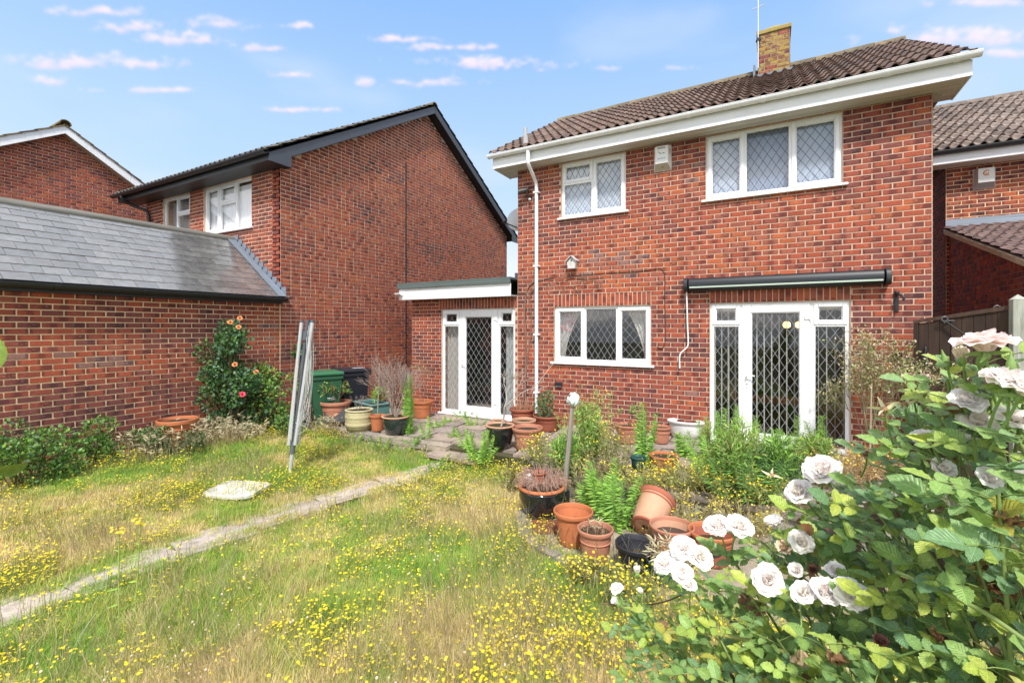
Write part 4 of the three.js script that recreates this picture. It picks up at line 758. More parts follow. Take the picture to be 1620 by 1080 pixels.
// ---------------------------------------------------------------- paving: slabs, kerbs, path
const slabTones = [[0.44, 0.36, 0.29], [0.38, 0.32, 0.26], [0.48, 0.38, 0.31], [0.40, 0.33, 0.29], [0.34, 0.28, 0.24]].map((c) => mat(c, 0.95, { map: T.stone, bumpMap: T.stone, bumpScale: 0.006 }));
const stoneTones = [[0.46, 0.39, 0.30], [0.40, 0.35, 0.28], [0.50, 0.42, 0.33], [0.36, 0.32, 0.27]].map((c) => mat(c, 0.95, { map: T.stone, bumpMap: T.stone, bumpScale: 0.006 }));
function roughBlock(w, h, d, seed, amp = 0.006) {
  const g = new THREE.BoxGeometry(w, h, d, 3, 2, 3), p = g.attributes.position, r = rng(seed);
  for (let i = 0; i < p.count; i++) { const x = p.getX(i), y = p.getY(i), z = p.getZ(i), n = (k) => (hash(Math.round(x * 1000 + 7777), Math.round(y * 1000 + 999), Math.round(z * 1000) + seed * 31 + k) - 0.5) * 2 * amp; const e = Math.abs(Math.abs(x) - w / 2) < 1e-4 && Math.abs(Math.abs(z) - d / 2) < 1e-4 ? 0.9 : 1; p.setXYZ(i, x * (e < 1 ? 1 - 0.02 : 1) + n(1), y + n(2) * 0.8, z * (e < 1 ? 1 - 0.02 : 1) + n(3)); }
  g.computeVertexNormals(); return g;
}
(function paving() {
  const bed = mat([0.17, 0.15, 0.11], 1, { map: T.soil });
  const pa = structure('patio', b2(-8.15, -3.2, -0.1, 0.155, -7.94, -5.88), bed);
  let n = 0;
  const lay = (host, x0, x1, d0, d1, y, sx, sd) => {
    for (let d = d0, j = 0; d < d1 - 0.1; d += sd, j++) for (let x = x0 - (j % 2 ? sx / 2 : 0); x < x1 - 0.05; x += sx) {
      const a = Math.max(x, x0), b = Math.min(x + sx, x1); if (b - a < 0.12) continue;
      const m = part('paving_slab', roughBlock(b - a - 0.022, 0.045, Math.min(sd, d1 - d) - 0.022, ++n, 0.004), pick(slabTones), host); m.position.set((a + b) / 2, y + rr(-0.008, 0.006), -(d + Math.min(sd, d1 - d) / 2)); m.rotation.set(rr(-0.012, 0.012), rr(-0.012, 0.012), rr(-0.012, 0.012));
    }
  };
  lay(pa, -8.12, -3.22, 6.05, 7.92, 0.175, 0.6, 0.47);
  lay(pa, -4.62, -3.7, 5.52, 5.98, 0.09, 0.46, 0.46);
  const pb = structure('patio', b2(-3.18, 1.95, -0.1, 0.235, -7.93, -5.62), bed);
  lay(pb, -3.16, 1.9, 5.65, 7.9, 0.255, 0.6, 0.45);
  // low kerb of pale blocks along the edge of the left patio
  const kerb = thing('patio_kerb', 'low kerb of pale weathered blocks edging the left patio under the row of pots', 'kerb', [-6.2, 0, -5.88]);
  for (let i = 0, x = -7.95; x < -4.72; i++) { const w = rr(0.30, 0.44); for (const y of [0, 1]) { const m = part('kerb_block', roughBlock(w - 0.012, 0.092, 0.21, 300 + i * 2 + y, 0.006), pick(stoneTones), kerb); m.position.set(x + w / 2 + 6.2 + (y ? 0 : 0.02), 0.05 + y * 0.098, rr(-0.008, 0.008) + (y ? 0.012 : 0)); m.rotation.y = rr(-0.02, 0.02); } x += w; }
  // curved wall of grey blocks holding the raised patio
  const pts = [[-2.75, 5.62], [-2.2, 5.28], [-1.5, 5.22], [-0.7, 5.34], [0.13, 5.32], [0.9, 5.12], [1.6, 4.9]].map(([x, d]) => P3(x, 0, d)), curve = new THREE.CatmullRomCurve3(pts), L = curve.getLength();
  const rw = thing('retaining_wall', 'low curved wall of grey stone blocks holding up the flower-grown terrace', 'wall', [-0.6, 0, -5.3]);
  const grey = [[0.36, 0.345, 0.31], [0.31, 0.30, 0.275], [0.40, 0.375, 0.33], [0.27, 0.25, 0.22]].map((c) => mat(c, 0.95, { map: T.stone, bumpMap: T.stone, bumpScale: 0.008 })), brownCap = [[0.24, 0.20, 0.165], [0.29, 0.245, 0.20]].map((c) => mat(c, 0.95, { map: T.stone, bumpMap: T.stone, bumpScale: 0.006 }));
  for (let s = 0, i = 0; s < L - 0.1; i++) { const w = 0.36, a = curve.getPointAt(Math.min(1, (s + w / 2) / L)), t = curve.getTangentAt(Math.min(1, (s + w / 2) / L)), turn = Math.atan2(-t.z, t.x);
    const m = part('wall_block', roughBlock(w - 0.014, 0.20, 0.18, 500 + i, 0.007), pick(grey), rw); m.position.set(a.x + 0.6, 0.10, a.z + 5.3); m.rotation.y = turn;
    const c = part('coping_stone', roughBlock(w - 0.008, 0.055, 0.23, 600 + i, 0.007), pick(brownCap), rw); c.position.set(a.x + 0.6, 0.232, a.z + 5.3 + 0.01); c.rotation.set(0, turn, rr(-0.015, 0.015)); s += w; }
  // soil between the curved wall and the slabs
  const so = new THREE.Shape([...curve.getPoints(24).map((p) => new THREE.Vector2(p.x, -p.z)), new THREE.Vector2(1.9, 5.64), new THREE.Vector2(-2.75, 5.66)]);
  const sg = new THREE.ExtrudeGeometry(so, { depth: 0.24, bevelEnabled: false }); sg.rotateX(-Math.PI / 2); sg.translate(0, -0.02, 0); structure('raised_bed', sg, mat([0.30, 0.23, 0.14], 1, { map: T.soil, bumpMap: T.soil, bumpScale: 0.02 }));
  // the lower paved corner with the loose pots, edged in old bricks
  const edge = [[-2.45, 5.0], [-2.36, 4.55], [-2.22, 4.18], [-1.98, 3.90], [-1.55, 3.70], [-1.1, 3.60], [-0.5, 3.56], [0.1, 3.6]].map(([x, d]) => P3(x, 0, d)), ec = new THREE.CatmullRomCurve3(edge), EL = ec.getLength();
  const ls = new THREE.Shape([...ec.getPoints(24).map((p) => new THREE.Vector2(p.x, -p.z)), new THREE.Vector2(0.8, 3.9), new THREE.Vector2(0.8, 5.1), new THREE.Vector2(-0.7, 5.25), new THREE.Vector2(-2.2, 5.2)]);
  const lg = new THREE.ExtrudeGeometry(ls, { depth: 0.05, bevelEnabled: false }); lg.rotateX(-Math.PI / 2); lg.translate(0, -0.025, 0);
  const lp = structure('paved_corner', lg, mat([0.42, 0.35, 0.27], 0.98, { map: T.stone, bumpMap: T.stone, bumpScale: 0.006 }));
  for (let s = 0, i = 0; s < EL - 0.05; i++, s += 0.235) { const a = ec.getPointAt(Math.min(1, (s + 0.11) / EL)), t = ec.getTangentAt(Math.min(1, (s + 0.11) / EL)); const m = part('edging_brick', roughBlock(0.222, 0.09, 0.105, 700 + i, 0.005), pick(stoneTones), lp); m.position.set(a.x, 0.012, a.z); m.rotation.y = Math.atan2(-t.z, t.x) + rr(-0.04, 0.04); }
  const q = survey(868, 834, 0.03); const tl = thing('clay_tile', 'flat dark red quarry tile lying beside the black glazed bowl', 'tile', [q.x, 0.026, -q.d], 0.5); part('tile', box(0.34, 0.02, 0.30, 0, 0.012, 0, 0.004), mat([0.24, 0.075, 0.05], 0.75, { map: T.clay }), tl);
  // concrete path across the lawn
  const ps = [[-4.18, 5.78], [-4.25, 5.2], [-4.42, 4.5], [-4.56, 3.7], [-4.66, 2.9], [-4.74, 2.1], [-4.78, 1.3], [-4.82, 0.4], [-4.84, -0.6]].map(([x, d]) => P3(x, 0, d)), pc = new THREE.CatmullRomCurve3(ps), PL = pc.getLength();
  const ph = structure('garden_path', (() => { const f = new Faces(), nn = 40; let prev; for (let i = 0; i <= nn; i++) { const a = pc.getPointAt(i / nn), t = pc.getTangentAt(i / nn), side = new THREE.Vector3(-t.z, 0, t.x).multiplyScalar(0.25); const y = groundY(a.x, -a.z) + 0.012; const c = [f.vert([a.x + side.x, y, a.z + side.z], [0, 1, 0], [i * 0.2, 0]), f.vert([a.x - side.x, y, a.z - side.z], [0, 1, 0], [i * 0.2, 0.5])]; if (prev) f.quad(prev[0], prev[1], c[1], c[0]); prev = c; } return f.geometry(); })(), mat([0.26, 0.22, 0.16], 1, { map: T.soil }));
  const pm = [[0.54, 0.46, 0.40], [0.49, 0.42, 0.37], [0.58, 0.49, 0.42]].map((c) => mat(c, 0.95, { map: T.stone, bumpMap: T.stone, bumpScale: 0.006 }));
  for (let s = 0, i = 0; s < PL - 0.2; i++) { const w = rr(0.62, 0.9), k = Math.min(1, (s + w / 2) / PL), a = pc.getPointAt(k), t = pc.getTangentAt(k); const m = part('path_slab', roughBlock(w - 0.012, 0.05, rr(0.42, 0.48), 800 + i, 0.014), pick(pm), ph); m.position.set(a.x, groundY(a.x, -a.z) + 0.012, a.z); m.rotation.set(rr(-0.01, 0.01), Math.atan2(-t.z, t.x) + rr(-0.03, 0.03), rr(-0.01, 0.01)); s += w; }
  // pale inspection cover set in the lawn
  const mq = survey(375, 775, 0.07), mc = thing('inspection_cover', 'white worn concrete inspection cover half sunk in the lawn', 'cover', [mq.x, 0.085, -mq.d], 0.35);
  part('cover_slab', (() => { const n = 26, sh = new THREE.Shape(); for (let k = 0; k < n; k++) { const a = k / n * 6.283, w = 1 + 0.22 * (fbm(Math.cos(a) * 2 + 4, Math.sin(a) * 2 + 4, 3, 0, 7) - 0.5), q = Math.pow(Math.abs(Math.cos(a)), 6) + Math.pow(Math.abs(Math.sin(a)), 6), e = Math.pow(q, -1 / 6) * w; const x = Math.cos(a) * e * 0.31, y = Math.sin(a) * e * 0.25; if (k) sh.lineTo(x, y); else sh.moveTo(x, y); } const g = new THREE.ExtrudeGeometry(sh, { depth: 0.03, bevelEnabled: true, bevelSize: 0.012, bevelThickness: 0.008, bevelSegments: 2 }); g.rotateX(-Math.PI / 2); g.translate(0, -0.025, 0); return g; })(), mat([0.86, 0.83, 0.77], 0.9, { map: T.stone, bumpMap: T.stone, bumpScale: 0.006 }), mc); part('lifting_hole', new THREE.CylinderGeometry(0.012, 0.012, 0.004, 12).translate(0.2, 0.016, 0.02), M.black, mc);
})();

// ---------------------------------------------------------------- pots
const clayM = (c) => mat(c, 0.82, { map: T.clay, bumpMap: T.fine, bumpScale: 0.0012 });
const TERRA = { pink: clayM([0.56, 0.235, 0.145]), orange: clayM([0.58, 0.19, 0.075]), red: clayM([0.42, 0.125, 0.07]), pale: clayM([0.62, 0.34, 0.21]) };
const SOIL = mat([0.12, 0.085, 0.06], 1, { map: T.soil, bumpMap: T.soil, bumpScale: 0.01 });
const GLAZE = mat([0.012, 0.014, 0.016], 0.12, { clearcoat: 0.8, clearcoatRoughness: 0.08 }), GLAZEBLUE = mat([0.022, 0.034, 0.036], 0.14, { clearcoat: 0.8, clearcoatRoughness: 0.08, map: T.blotch });
function lathe(points, seg = 40) { return new THREE.LatheGeometry(points.map(([r, y]) => new THREE.Vector2(r, y)), seg); }
function flute(g, n, amp, y0, y1) { const p = g.attributes.position; for (let i = 0; i < p.count; i++) { const x = p.getX(i), y = p.getY(i), z = p.getZ(i), a = Math.atan2(z, x), k = 1 + amp * Math.abs(Math.sin(a * n / 2)) * sstep(y0, y0 + 0.05, y) * (1 - sstep(y1 - 0.05, y1, y)); p.setX(i, x * k); p.setZ(i, z * k); } g.computeVertexNormals(); return g; }
function makePot(kind, R0, H, mats, label, pos, { turn = 0, tilt, fill = 0.86, name = 'plant_pot', soil = SOIL, ribs = 2 } = {}) {
  const t = thing(name, label, 'pot', pos, turn), w = Math.max(0.010, R0 * 0.06);
  if (kind === 'terracotta') {
    const rb = R0 * 0.70, rimH = H * 0.14, out = [[0.001, 0], [rb * 0.96, 0], [rb, 0.012]], rad = (y) => lerp(rb, R0 * 0.92, Math.pow(y / H, 0.92));
    for (let i = 1; i <= 10; i++) out.push([rad(H * 0.84 * i / 10), H * 0.84 * i / 10]);
    const yIn = H * fill; out.push([R0 * 0.90, H * 0.865]);
    const inner = [[R0 - w - 0.008, H * 0.86], [rad(H * 0.5) - w, H * 0.5], [rb - w, 0.03], [0.001, 0.03]];
    part('pot_body', lathe([...out, ...inner]), mats[0], t);
    part('rim', lathe([[R0 * 0.90, H - rimH - 0.006], [R0 - 0.004, H - rimH], [R0, H - rimH + 0.008], [R0 + 0.004, H - 0.012], [R0, H - 0.002], [R0 - w * 0.5, H], [R0 - w, H - 0.006], [R0 - w - 0.004, H * 0.855]]), mats[1] ?? mats[0], t);
    for (let i = 0; i < ribs; i++) { const y = H * (0.62 + 0.07 * i), r = rad(y) + 0.001; part('ridge_ring', lathe([[r, y - 0.008], [r + 0.006, y - 0.003], [r + 0.006, y + 0.003], [r, y + 0.008]]), mats[0], t); }
    if (fill > 0) part('soil', (() => { const g = new THREE.CircleGeometry(rad(Math.min(yIn, H * 0.84)) - w * 0.6, 28); g.rotateX(-Math.PI / 2); g.translate(0, yIn, 0); return g; })(), soil, t);
  } else if (kind === 'glazed') {
    const rb = R0 * 0.58, out = [[0.001, 0], [rb, 0], [rb * 1.03, 0.012]];
    for (let i = 1; i <= 14; i++) { const k = i / 14, y = H * 0.92 * k; out.push([lerp(rb, R0 * 0.93, Math.pow(Math.sin(k * Math.PI / 2), 0.8)), y]); }
    out.push([R0 * 0.90, H * 0.93], [R0 * 0.86, H * 0.9], [R0 * 0.8, H * 0.4], [0.001, H * 0.3]);
    let g = lathe(out, 72); if (ribs) g = flute(g, 26, 0.035, 0.02, H * 0.9);
    part('pot_body', g, mats[0], t);
    part('rim', lathe([[R0 * 0.90, H * 0.90], [R0 * 0.99, H * 0.925], [R0 * 1.02, H * 0.955], [R0 * 1.01, H * 0.985], [R0 * 0.95, H], [R0 * 0.87, H * 0.99], [R0 * 0.855, H * 0.9]], 56), mats[1], t);
    part('soil', new THREE.CircleGeometry(R0 * 0.87, 28).rotateX(-Math.PI / 2).translate(0, H * fill, 0), soil, t);
  } else if (kind === 'bowl') {
    const out = [[0.001, 0], [R0 * 0.55, 0], [R0 * 0.60, 0.015]];
    for (let i = 1; i <= 14; i++) { const k = i / 14; out.push([R0 * (0.60 + 0.42 * Math.pow(Math.sin(k * Math.PI * 0.56), 0.75)), H * 0.9 * k]); }
    out.push([R0 * 0.90, H * 0.9], [R0 * 0.86, H * 0.7], [0.001, H * 0.5]);
    part('pot_body', lathe(out, 64), mats[0], t);
    part('rim', lathe([[R0 * 0.93, H * 0.885], [R0 * 1.03, H * 0.895], [R0 * 1.045, H * 0.94], [R0 * 1.02, H * 0.985], [R0 * 0.97, H], [R0 * 0.90, H * 0.985], [R0 * 0.885, H * 0.87]], 56), mats[1], t);
    part('soil', new THREE.CircleGeometry(R0 * 0.9, 28).rotateX(-Math.PI / 2).translate(0, H * fill, 0), soil, t);
  } else if (kind === 'plastic') {
    const rb = R0 * 0.72, rad = (y) => lerp(rb, R0 * 0.96, y / H);
    part('pot_body', lathe([[0.001, 0], [rb, 0], [rad(H * 0.86), H * 0.86], [rad(H * 0.86) - 0.004, H * 0.85], [rb - 0.005, 0.02], [0.001, 0.02]]), mats[0], t);
    part('rim', lathe([[rad(H * 0.8), H * 0.85], [R0, H * 0.86], [R0 + 0.003, H - 0.006], [R0 - 0.004, H], [R0 - 0.009, H - 0.006], [rad(H * 0.8) - 0.006, H * 0.84]]), mats[0], t);
    part('soil', new THREE.CircleGeometry(rad(H * fill) - 0.006, 24).rotateX(-Math.PI / 2).translate(0, H * fill, 0), soil, t);
  }
  if (tilt) t.rotation.set(...tilt);
  return t;
}
// from the photograph: foot point, rim height and rim width in its pixels
function surveyed(px, footY, rimY, rimW, level) {
  const q = survey(px, footY - 4, level), back = survey(px, footY - 4, level), h = EYE - (rimY - HORIZON) * q.f / FOCAL - level;
  return { pos: [q.x, level, -q.d], r: rimW * q.m / 2, h, f: q.f, x: q.x, d: q.d };
}
const POTS = {};
function pot(key, kind, px, footY, rimY, rimW, level, mats, label, opt) { const s = surveyed(px, footY, rimY, rimW, level); s.thing = makePot(kind, s.r, s.h, mats, label, s.pos, { turn: R() * 6, ...opt }); s.top = level + s.h * (opt?.fill ?? 0.86); POTS[key] = s; return s; }
const LV = 0.2, RB = 0.285, LC = 0.03;
pot('big', 'terracotta', 531, 674, 634, 47, LV, [TERRA.pink], 'large ribbed pink terracotta pot in front of the wheelie bins');
pot('small', 'terracotta', 597, 685, 656, 24, LV, [TERRA.orange], 'small orange terracotta pot with a cane, between the cream tub and dark glazed pot', { ribs: 0 });
pot('glazed', 'glazed', 626, 690, 657, 44, LV, [GLAZEBLUE, TERRA.pale], 'dark fluted glazed pot with the bare grey shrub, at the patio corner', { fill: 0.93 });
pot('walled', 'terracotta', 667, 664, 633, 35, LV, [TERRA.orange], 'orange terracotta pot against the extension wall left of its door');
pot('fluted', 'glazed', 791, 712, 671, 46, LV, [GLAZE, TERRA.pale], 'black fluted glazed pot with a bare forked branch, before the extension door', { fill: 0.93 });
pot('ribbed', 'terracotta', 834, 714, 675, 49, LV, [TERRA.pink], 'pink ribbed terracotta pot to the right of the black fluted pot');
pot('plain', 'terracotta', 829, 694, 663, 38, LV, [TERRA.pale], 'pale terracotta pot half hidden behind the pink ribbed pot', { ribs: 1 });
pot('sticks', 'terracotta', 826, 678, 645, 40, LV, [TERRA.red], 'dark red terracotta pot of dry upright stalks beside the extension door', { fill: 0.9 });
pot('downpipe', 'terracotta', 866, 684, 656, 46, LV, [TERRA.red], 'wide red terracotta pot with a green plant at the foot of the white downpipe', { fill: 0.9 });
pot('cream_dish', 'terracotta', 788, 684, 664, 24, LV, [TERRA.pale], 'small pale clay pot behind the black fluted pot', { ribs: 0 });
pot('bowl', 'bowl', 857, 818, 766, 72, LC, [GLAZE, TERRA.orange], 'big black glazed bowl with orange clay rim and dry pink stems', { fill: 0.9 });
pot('tall', 'terracotta', 907, 862, 806, 62, LC, [TERRA.orange], 'empty orange terracotta pot in front of the wooden spade shaft', { fill: 0, ribs: 0 });
pot('slim', 'terracotta', 942, 890, 834, 56, LC, [TERRA.pink], 'slim pink terracotta pot with dead grass, right of the empty orange pot', { fill: 0.85, ribs: 1 });
const WET = mat([0.03, 0.03, 0.03], 0.05);
pot('water', 'terracotta', 1063, 880, 829, 68, LC, [TERRA.pale, TERRA.pink], 'wide terracotta pot half full of dark rainwater', { fill: 0.66, soil: WET });
pot('red', 'terracotta', 1126, 892, 838, 70, LC, [TERRA.red, TERRA.orange], 'wide red terracotta pot with black soil behind the white roses', { fill: 0.6 });
const BLK = mat([0.022, 0.023, 0.03], 0.45), GRN = mat([0.018, 0.085, 0.075], 0.45);
pot('black', 'plastic', 1008, 915, 858, 67, 0, [BLK], 'big black plastic pot in the long grass below the lying pot', { fill: 0.55 });
pot('green', 'plastic', 1050, 935, 884, 52, 0, [GRN], 'dark green plastic pot beside the white roses', { fill: 0.8 });
pot('terrace', 'terracotta', 1051, 752, 719, 45, RB, [TERRA.orange, TERRA.orange], 'orange ribbed terracotta pot standing among the yellow flowers of the terrace', { ribs: 3 });
pot('terrace_green', 'plastic', 1010, 748, 722, 25, RB, [GRN], 'small green plastic pot left of the orange pot on the terrace', { fill: 0.8 });
pot('window', 'terracotta', 992, 704, 671, 38, RB, [TERRA.pink], 'pink ribbed terracotta pot below the kitchen window', { ribs: 3 });
pot('window_right', 'terracotta', 1046, 704, 674, 32, RB, [TERRA.pink], 'pink terracotta pot between the green weeds and the white tub');
pot('window_left', 'terracotta', 957, 694, 667, 26, RB, [TERRA.pale], 'small pale terracotta pot half buried in weeds under the kitchen window');
pot('weeds', 'terracotta', 894, 730, 710, 26, 0.24, [TERRA.orange], 'small orange clay pot sunk among the yellow weeds behind the spade');
pot('doorstep', 'terracotta', 1226, 752, 730, 24, RB, [TERRA.orange], 'little orange clay pot in the weeds below the glazed house door');
{ const q = POTS.bowl; POTS.inner = q; const t = makePot('terracotta', 0.085, 0.14, [TERRA.red], 'small dark clay pot standing inside the black glazed bowl', [q.x - 0.10, q.top - 0.02, -q.d - 0.13], { fill: 0.8, ribs: 0 }); 
  const s = thing('white_ornament', 'little pale stone ornament in the black glazed bowl', 'ornament', [q.x - 0.15, q.top - 0.01, -q.d + 0.02]); const g = new THREE.SphereGeometry(0.045, 16, 12); g.scale(0.9, 1.35, 0.8); const p = g.attributes.position; for (let i = 0; i < p.count; i++) { const n = 1 + 0.22 * (fbm(p.getX(i) * 40 + 9, p.getY(i) * 40 + p.getZ(i) * 31, 3, 0, 4) - 0.5); p.setXYZ(i, p.getX(i) * n, p.getY(i) * n, p.getZ(i) * n); } g.computeVertexNormals(); g.translate(0, 0.055, 0); part('body', g, mat([0.66, 0.66, 0.63], 0.9, { map: T.stone }), s); const hd = new THREE.SphereGeometry(0.026, 12, 10); hd.translate(0.012, 0.125, 0.008); part('head', hd, mat([0.66, 0.66, 0.63], 0.9, { map: T.stone }), s); }
{ const x = -7.66, d = 3.56; makePot('terracotta', 0.26, 0.44, [TERRA.orange, TERRA.orange], 'wide orange terracotta pot in long grass against the garage wall', [x, 0.26, -d], { fill: 0.9 }); }
// the pot lying on its side, mouth away from the lawn
{ const s = survey(1028, 845, LC), r = 0.19, H = 0.36, t = thing('fallen_pot', 'tipped-over terracotta pot lying with its mouth turned away, behind the black plastic pot', 'pot', [s.x, LC, -s.d]);
  const g = new THREE.Group(); const rb = r * 0.70, w = 0.012;
  const M4 = new THREE.Matrix4().makeRotationFromEuler(new THREE.Euler(-1.02, 0, -0.13)).setPosition(-0.02, 0.105, 0.10);
  part('pot_body', lathe([[0.03, 0.0], [rb * 0.96, 0], [rb, 0.012], [r * 0.93, H * 0.86], [r * 0.93 - w, H * 0.86], [rb - w, 0.02], [0.03, 0.02]]).applyMatrix4(M4), TERRA.pale, t);
  part('rim', lathe([[r * 0.9, H * 0.84], [r, H * 0.86], [r + 0.004, H * 0.97], [r - 0.006, H], [r - 0.014, H * 0.98], [r * 0.9 - 0.006, H * 0.84]]).applyMatrix4(M4), TERRA.red, t);
  part('ridge_ring', lathe([[r * 0.90, H * 0.76], [r * 0.90 + 0.010, H * 0.775], [r * 0.905 + 0.010, H * 0.80], [r * 0.90, H * 0.815]]).applyMatrix4(M4), TERRA.red, t);
  part('base_ring', lathe([[rb * 0.8, -0.004], [rb + 0.004, -0.004], [rb + 0.005, 0.012], [rb, 0.02]]).applyMatrix4(M4), TERRA.red, t); }
// cream half-barrel tub of bound staves
{ const s = surveyed(568, 683, 647, 42, LV), t = thing('cream_tub', 'cream stone tub with raised bands between the big terracotta pot and the small orange one', 'tub', s.pos), r = s.r, h = s.h, cm = mat([0.56, 0.49, 0.27], 0.9, { map: T.clay, bumpMap: T.fine, bumpScale: 0.002 });
  part('tub_body', flute(lathe([[0.001, 0], [r * 0.88, 0], [r * 0.95, h * 0.2], [r, h * 0.5], [r * 0.99, h * 0.8], [r * 0.97, h], [r * 0.88, h], [r * 0.86, h * 0.85], [0.001, h * 0.8]], 72), 24, 0.012, -0.05, h + 0.05), cm, t);
  for (const y of [0.30, 0.66]) part('band', lathe([[r * 0.96, h * y - 0.03], [r * 1.025, h * y - 0.022], [r * 1.03, h * y + 0.022], [r * 0.97, h * y + 0.03]], 48), cm, t);
  part('rim', lathe([[r * 0.95, h * 0.93], [r * 1.03, h * 0.94], [r * 1.03, h * 0.995], [r * 0.97, h * 1.01], [r * 0.87, h * 1.0], [r * 0.87, h * 0.9]], 48), mat([0.62, 0.55, 0.33], 0.9, { map: T.clay }), t);
  part('soil', new THREE.CircleGeometry(r * 0.9, 24).rotateX(-Math.PI / 2).translate(0, h * 0.93, 0), SOIL, t); POTS.tub = { ...s, top: LV + h * 0.93 }; }
// blue-green trough behind
{ const t = thing('green_trough', 'faded blue-green rectangular trough behind the cream tub', 'trough', [-7.0, 0.2, -6.75], -0.25), m = mat([0.10, 0.24, 0.22], 0.6, { map: T.clay });
  part('trough_body', joined([b2(-0.34, 0.34, 0, 0.02, -0.2, 0.2), b2(-0.34, -0.32, 0.02, 0.33, -0.2, 0.2), b2(0.32, 0.34, 0.02, 0.33, -0.2, 0.2), b2(-0.32, 0.32, 0.02, 0.33, 0.18, 0.2), b2(-0.32, 0.32, 0.02, 0.33, -0.2, -0.18)]), m, t);
  part('rim', joined(rails(0.74, 0.46, 0.045, -0.012, 0.012, 0.005).map((g) => g.translate(-0.37, -0.23, 0).rotateX(-Math.PI / 2).translate(0, 0.342, 0))), mat([0.20, 0.36, 0.34], 0.6, { map: T.clay }), t); part('soil', b2(-0.318, 0.318, 0.25, 0.28, -0.178, 0.178), SOIL, t); }
// white oval tub by the glazed door
{ const s = survey(1085, 692, RB), t = thing('white_tub', 'white oval tub with green weeds beside the glazed house door', 'tub', [s.x, RB - 0.02, -s.d - 0.0]), wm = mat([0.80, 0.79, 0.77], 0.55, { map: T.clay });
  const sc = (g) => g.scale(1.0, 1, 0.62); part('tub_body', sc(lathe([[0.001, 0], [0.20, 0], [0.235, 0.12], [0.262, 0.27], [0.245, 0.27], [0.22, 0.1], [0.001, 0.05]], 48)), wm, t); part('rim', sc(lathe([[0.255, 0.25], [0.285, 0.255], [0.29, 0.285], [0.275, 0.296], [0.243, 0.29], [0.24, 0.25]], 48)), wm, t); part('soil', sc(new THREE.CircleGeometry(0.25, 28).rotateX(-Math.PI / 2)).translate(0, 0.24, 0), SOIL, t); POTS.white = { x: s.x, d: s.d, top: RB + 0.22 }; }

// ---------------------------------------------------------------- wheelie bins
function bin(x, d, y, turn, color, lidColor, label, mark) {
  const t = thing('wheelie_bin', label, 'bin', [x, y, -d], turn), w = 0.56, dp = 0.62, H = 0.96, m = mat(color, 0.5), lm = mat(lidColor, 0.45);
  const body = new THREE.BoxGeometry(1, 1, 1, 1, 4, 1), p = body.attributes.position;
  for (let i = 0; i < p.count; i++) { const k = p.getY(i) + 0.5, s = lerp(0.78, 1, k); p.setXYZ(i, p.getX(i) * w * s, 0.06 + k * (H - 0.06), p.getZ(i) * dp * lerp(0.70, 1, k) + 0.04 * (1 - k)); }
  body.computeVertexNormals(); part('bin_body', body.toNonIndexed(), m, t);
  part('top_collar', joined([b2(-w / 2 - 0.015, w / 2 + 0.015, H - 0.07, H, dp / 2 - 0.01, dp / 2 + 0.02, 0.008), b2(-w / 2 - 0.015, -w / 2 + 0.012, H - 0.07, H, -dp / 2, dp / 2 - 0.011, 0.006), b2(w / 2 - 0.012, w / 2 + 0.015, H - 0.07, H, -dp / 2, dp / 2 - 0.011, 0.006)]), m, t);
  const lid = new RoundedBoxGeometry(w + 0.05, 0.05, dp + 0.07, 3, 0.02), lp = lid.attributes.position; for (let i = 0; i < lp.count; i++) { const z = lp.getZ(i), x2 = lp.getX(i); if (lp.getY(i) > 0) lp.setY(i, lp.getY(i) + 0.055 * Math.cos(Math.min(1.4, Math.abs(z) / dp * 2.2)) * Math.cos(Math.min(1.45, Math.abs(x2) / w * 2.0))); } lid.computeVertexNormals(); lid.translate(0, H + 0.032, 0.01);
  part('lid', lid, lm, t); part('handle', joined([rod([-0.2, H - 0.03, -dp / 2 - 0.07], [0.2, H - 0.03, -dp / 2 - 0.07], 0.016), rod([-0.2, H - 0.03, -dp / 2 - 0.07], [-0.2, H - 0.03, -dp / 2], 0.014), rod([0.2, H - 0.03, -dp / 2 - 0.07], [0.2, H - 0.03, -dp / 2], 0.014)]), m, t);
  for (const s of [-1, 1]) part('wheel', new THREE.CylinderGeometry(0.1, 0.1, 0.05, 20).rotateZ(Math.PI / 2).translate(s * (w * 0.39 + 0.05), 0.1, -dp * 0.30), M.blackMatt, t);
  if (mark === 'print') { const pr = joined([b2(-0.02, 0.06, 0.58, 0.592, 0, 0.003), b2(0.07, 0.10, 0.585, 0.597, 0, 0.003), b2(0.0, 0.03, 0.555, 0.565, 0, 0.003), b2(0.045, 0.12, 0.552, 0.562, 0, 0.003)]); pr.rotateX(-0.1); pr.translate(0.02, -0.05, dp * 0.475 + 0.06); part('white_print', pr, mat([0.75, 0.76, 0.74], 0.6), t); }
  if (mark === 'label') part('lid_label', b2(-0.04, 0.2, H + 0.083, H + 0.087, 0.16, 0.25, 0.001), mat([0.62, 0.62, 0.68], 0.5), t);
  return t;
}
bin(-7.62, 6.08, 0.17, 1.15, [0.020, 0.095, 0.045], [0.035, 0.16, 0.075], 'green wheelie bin next to the black one against the gable wall', 'print');
bin(-7.66, 6.80, 0.17, 1.2, [0.012, 0.014, 0.022], [0.016, 0.018, 0.028], 'black wheelie bin to the right of the green one against the gable wall', 'label');
{ const t = thing('black_crate', 'low black plastic box lid leaning in front of the green bin', 'box', [-7.15, 0.2, -5.98], 0.6); part('panel', (() => { const g = new RoundedBoxGeometry(0.40, 0.30, 0.05, 2, 0.015); g.rotateX(-0.35); g.translate(0, 0.2, 0); return g; })(), mat([0.012, 0.013, 0.018], 0.4), t); part('handle', tube([[-0.1, 0.33, -0.02], [0, 0.38, -0.02], [0.1, 0.33, -0.02]], 0.012), M.black, t); }

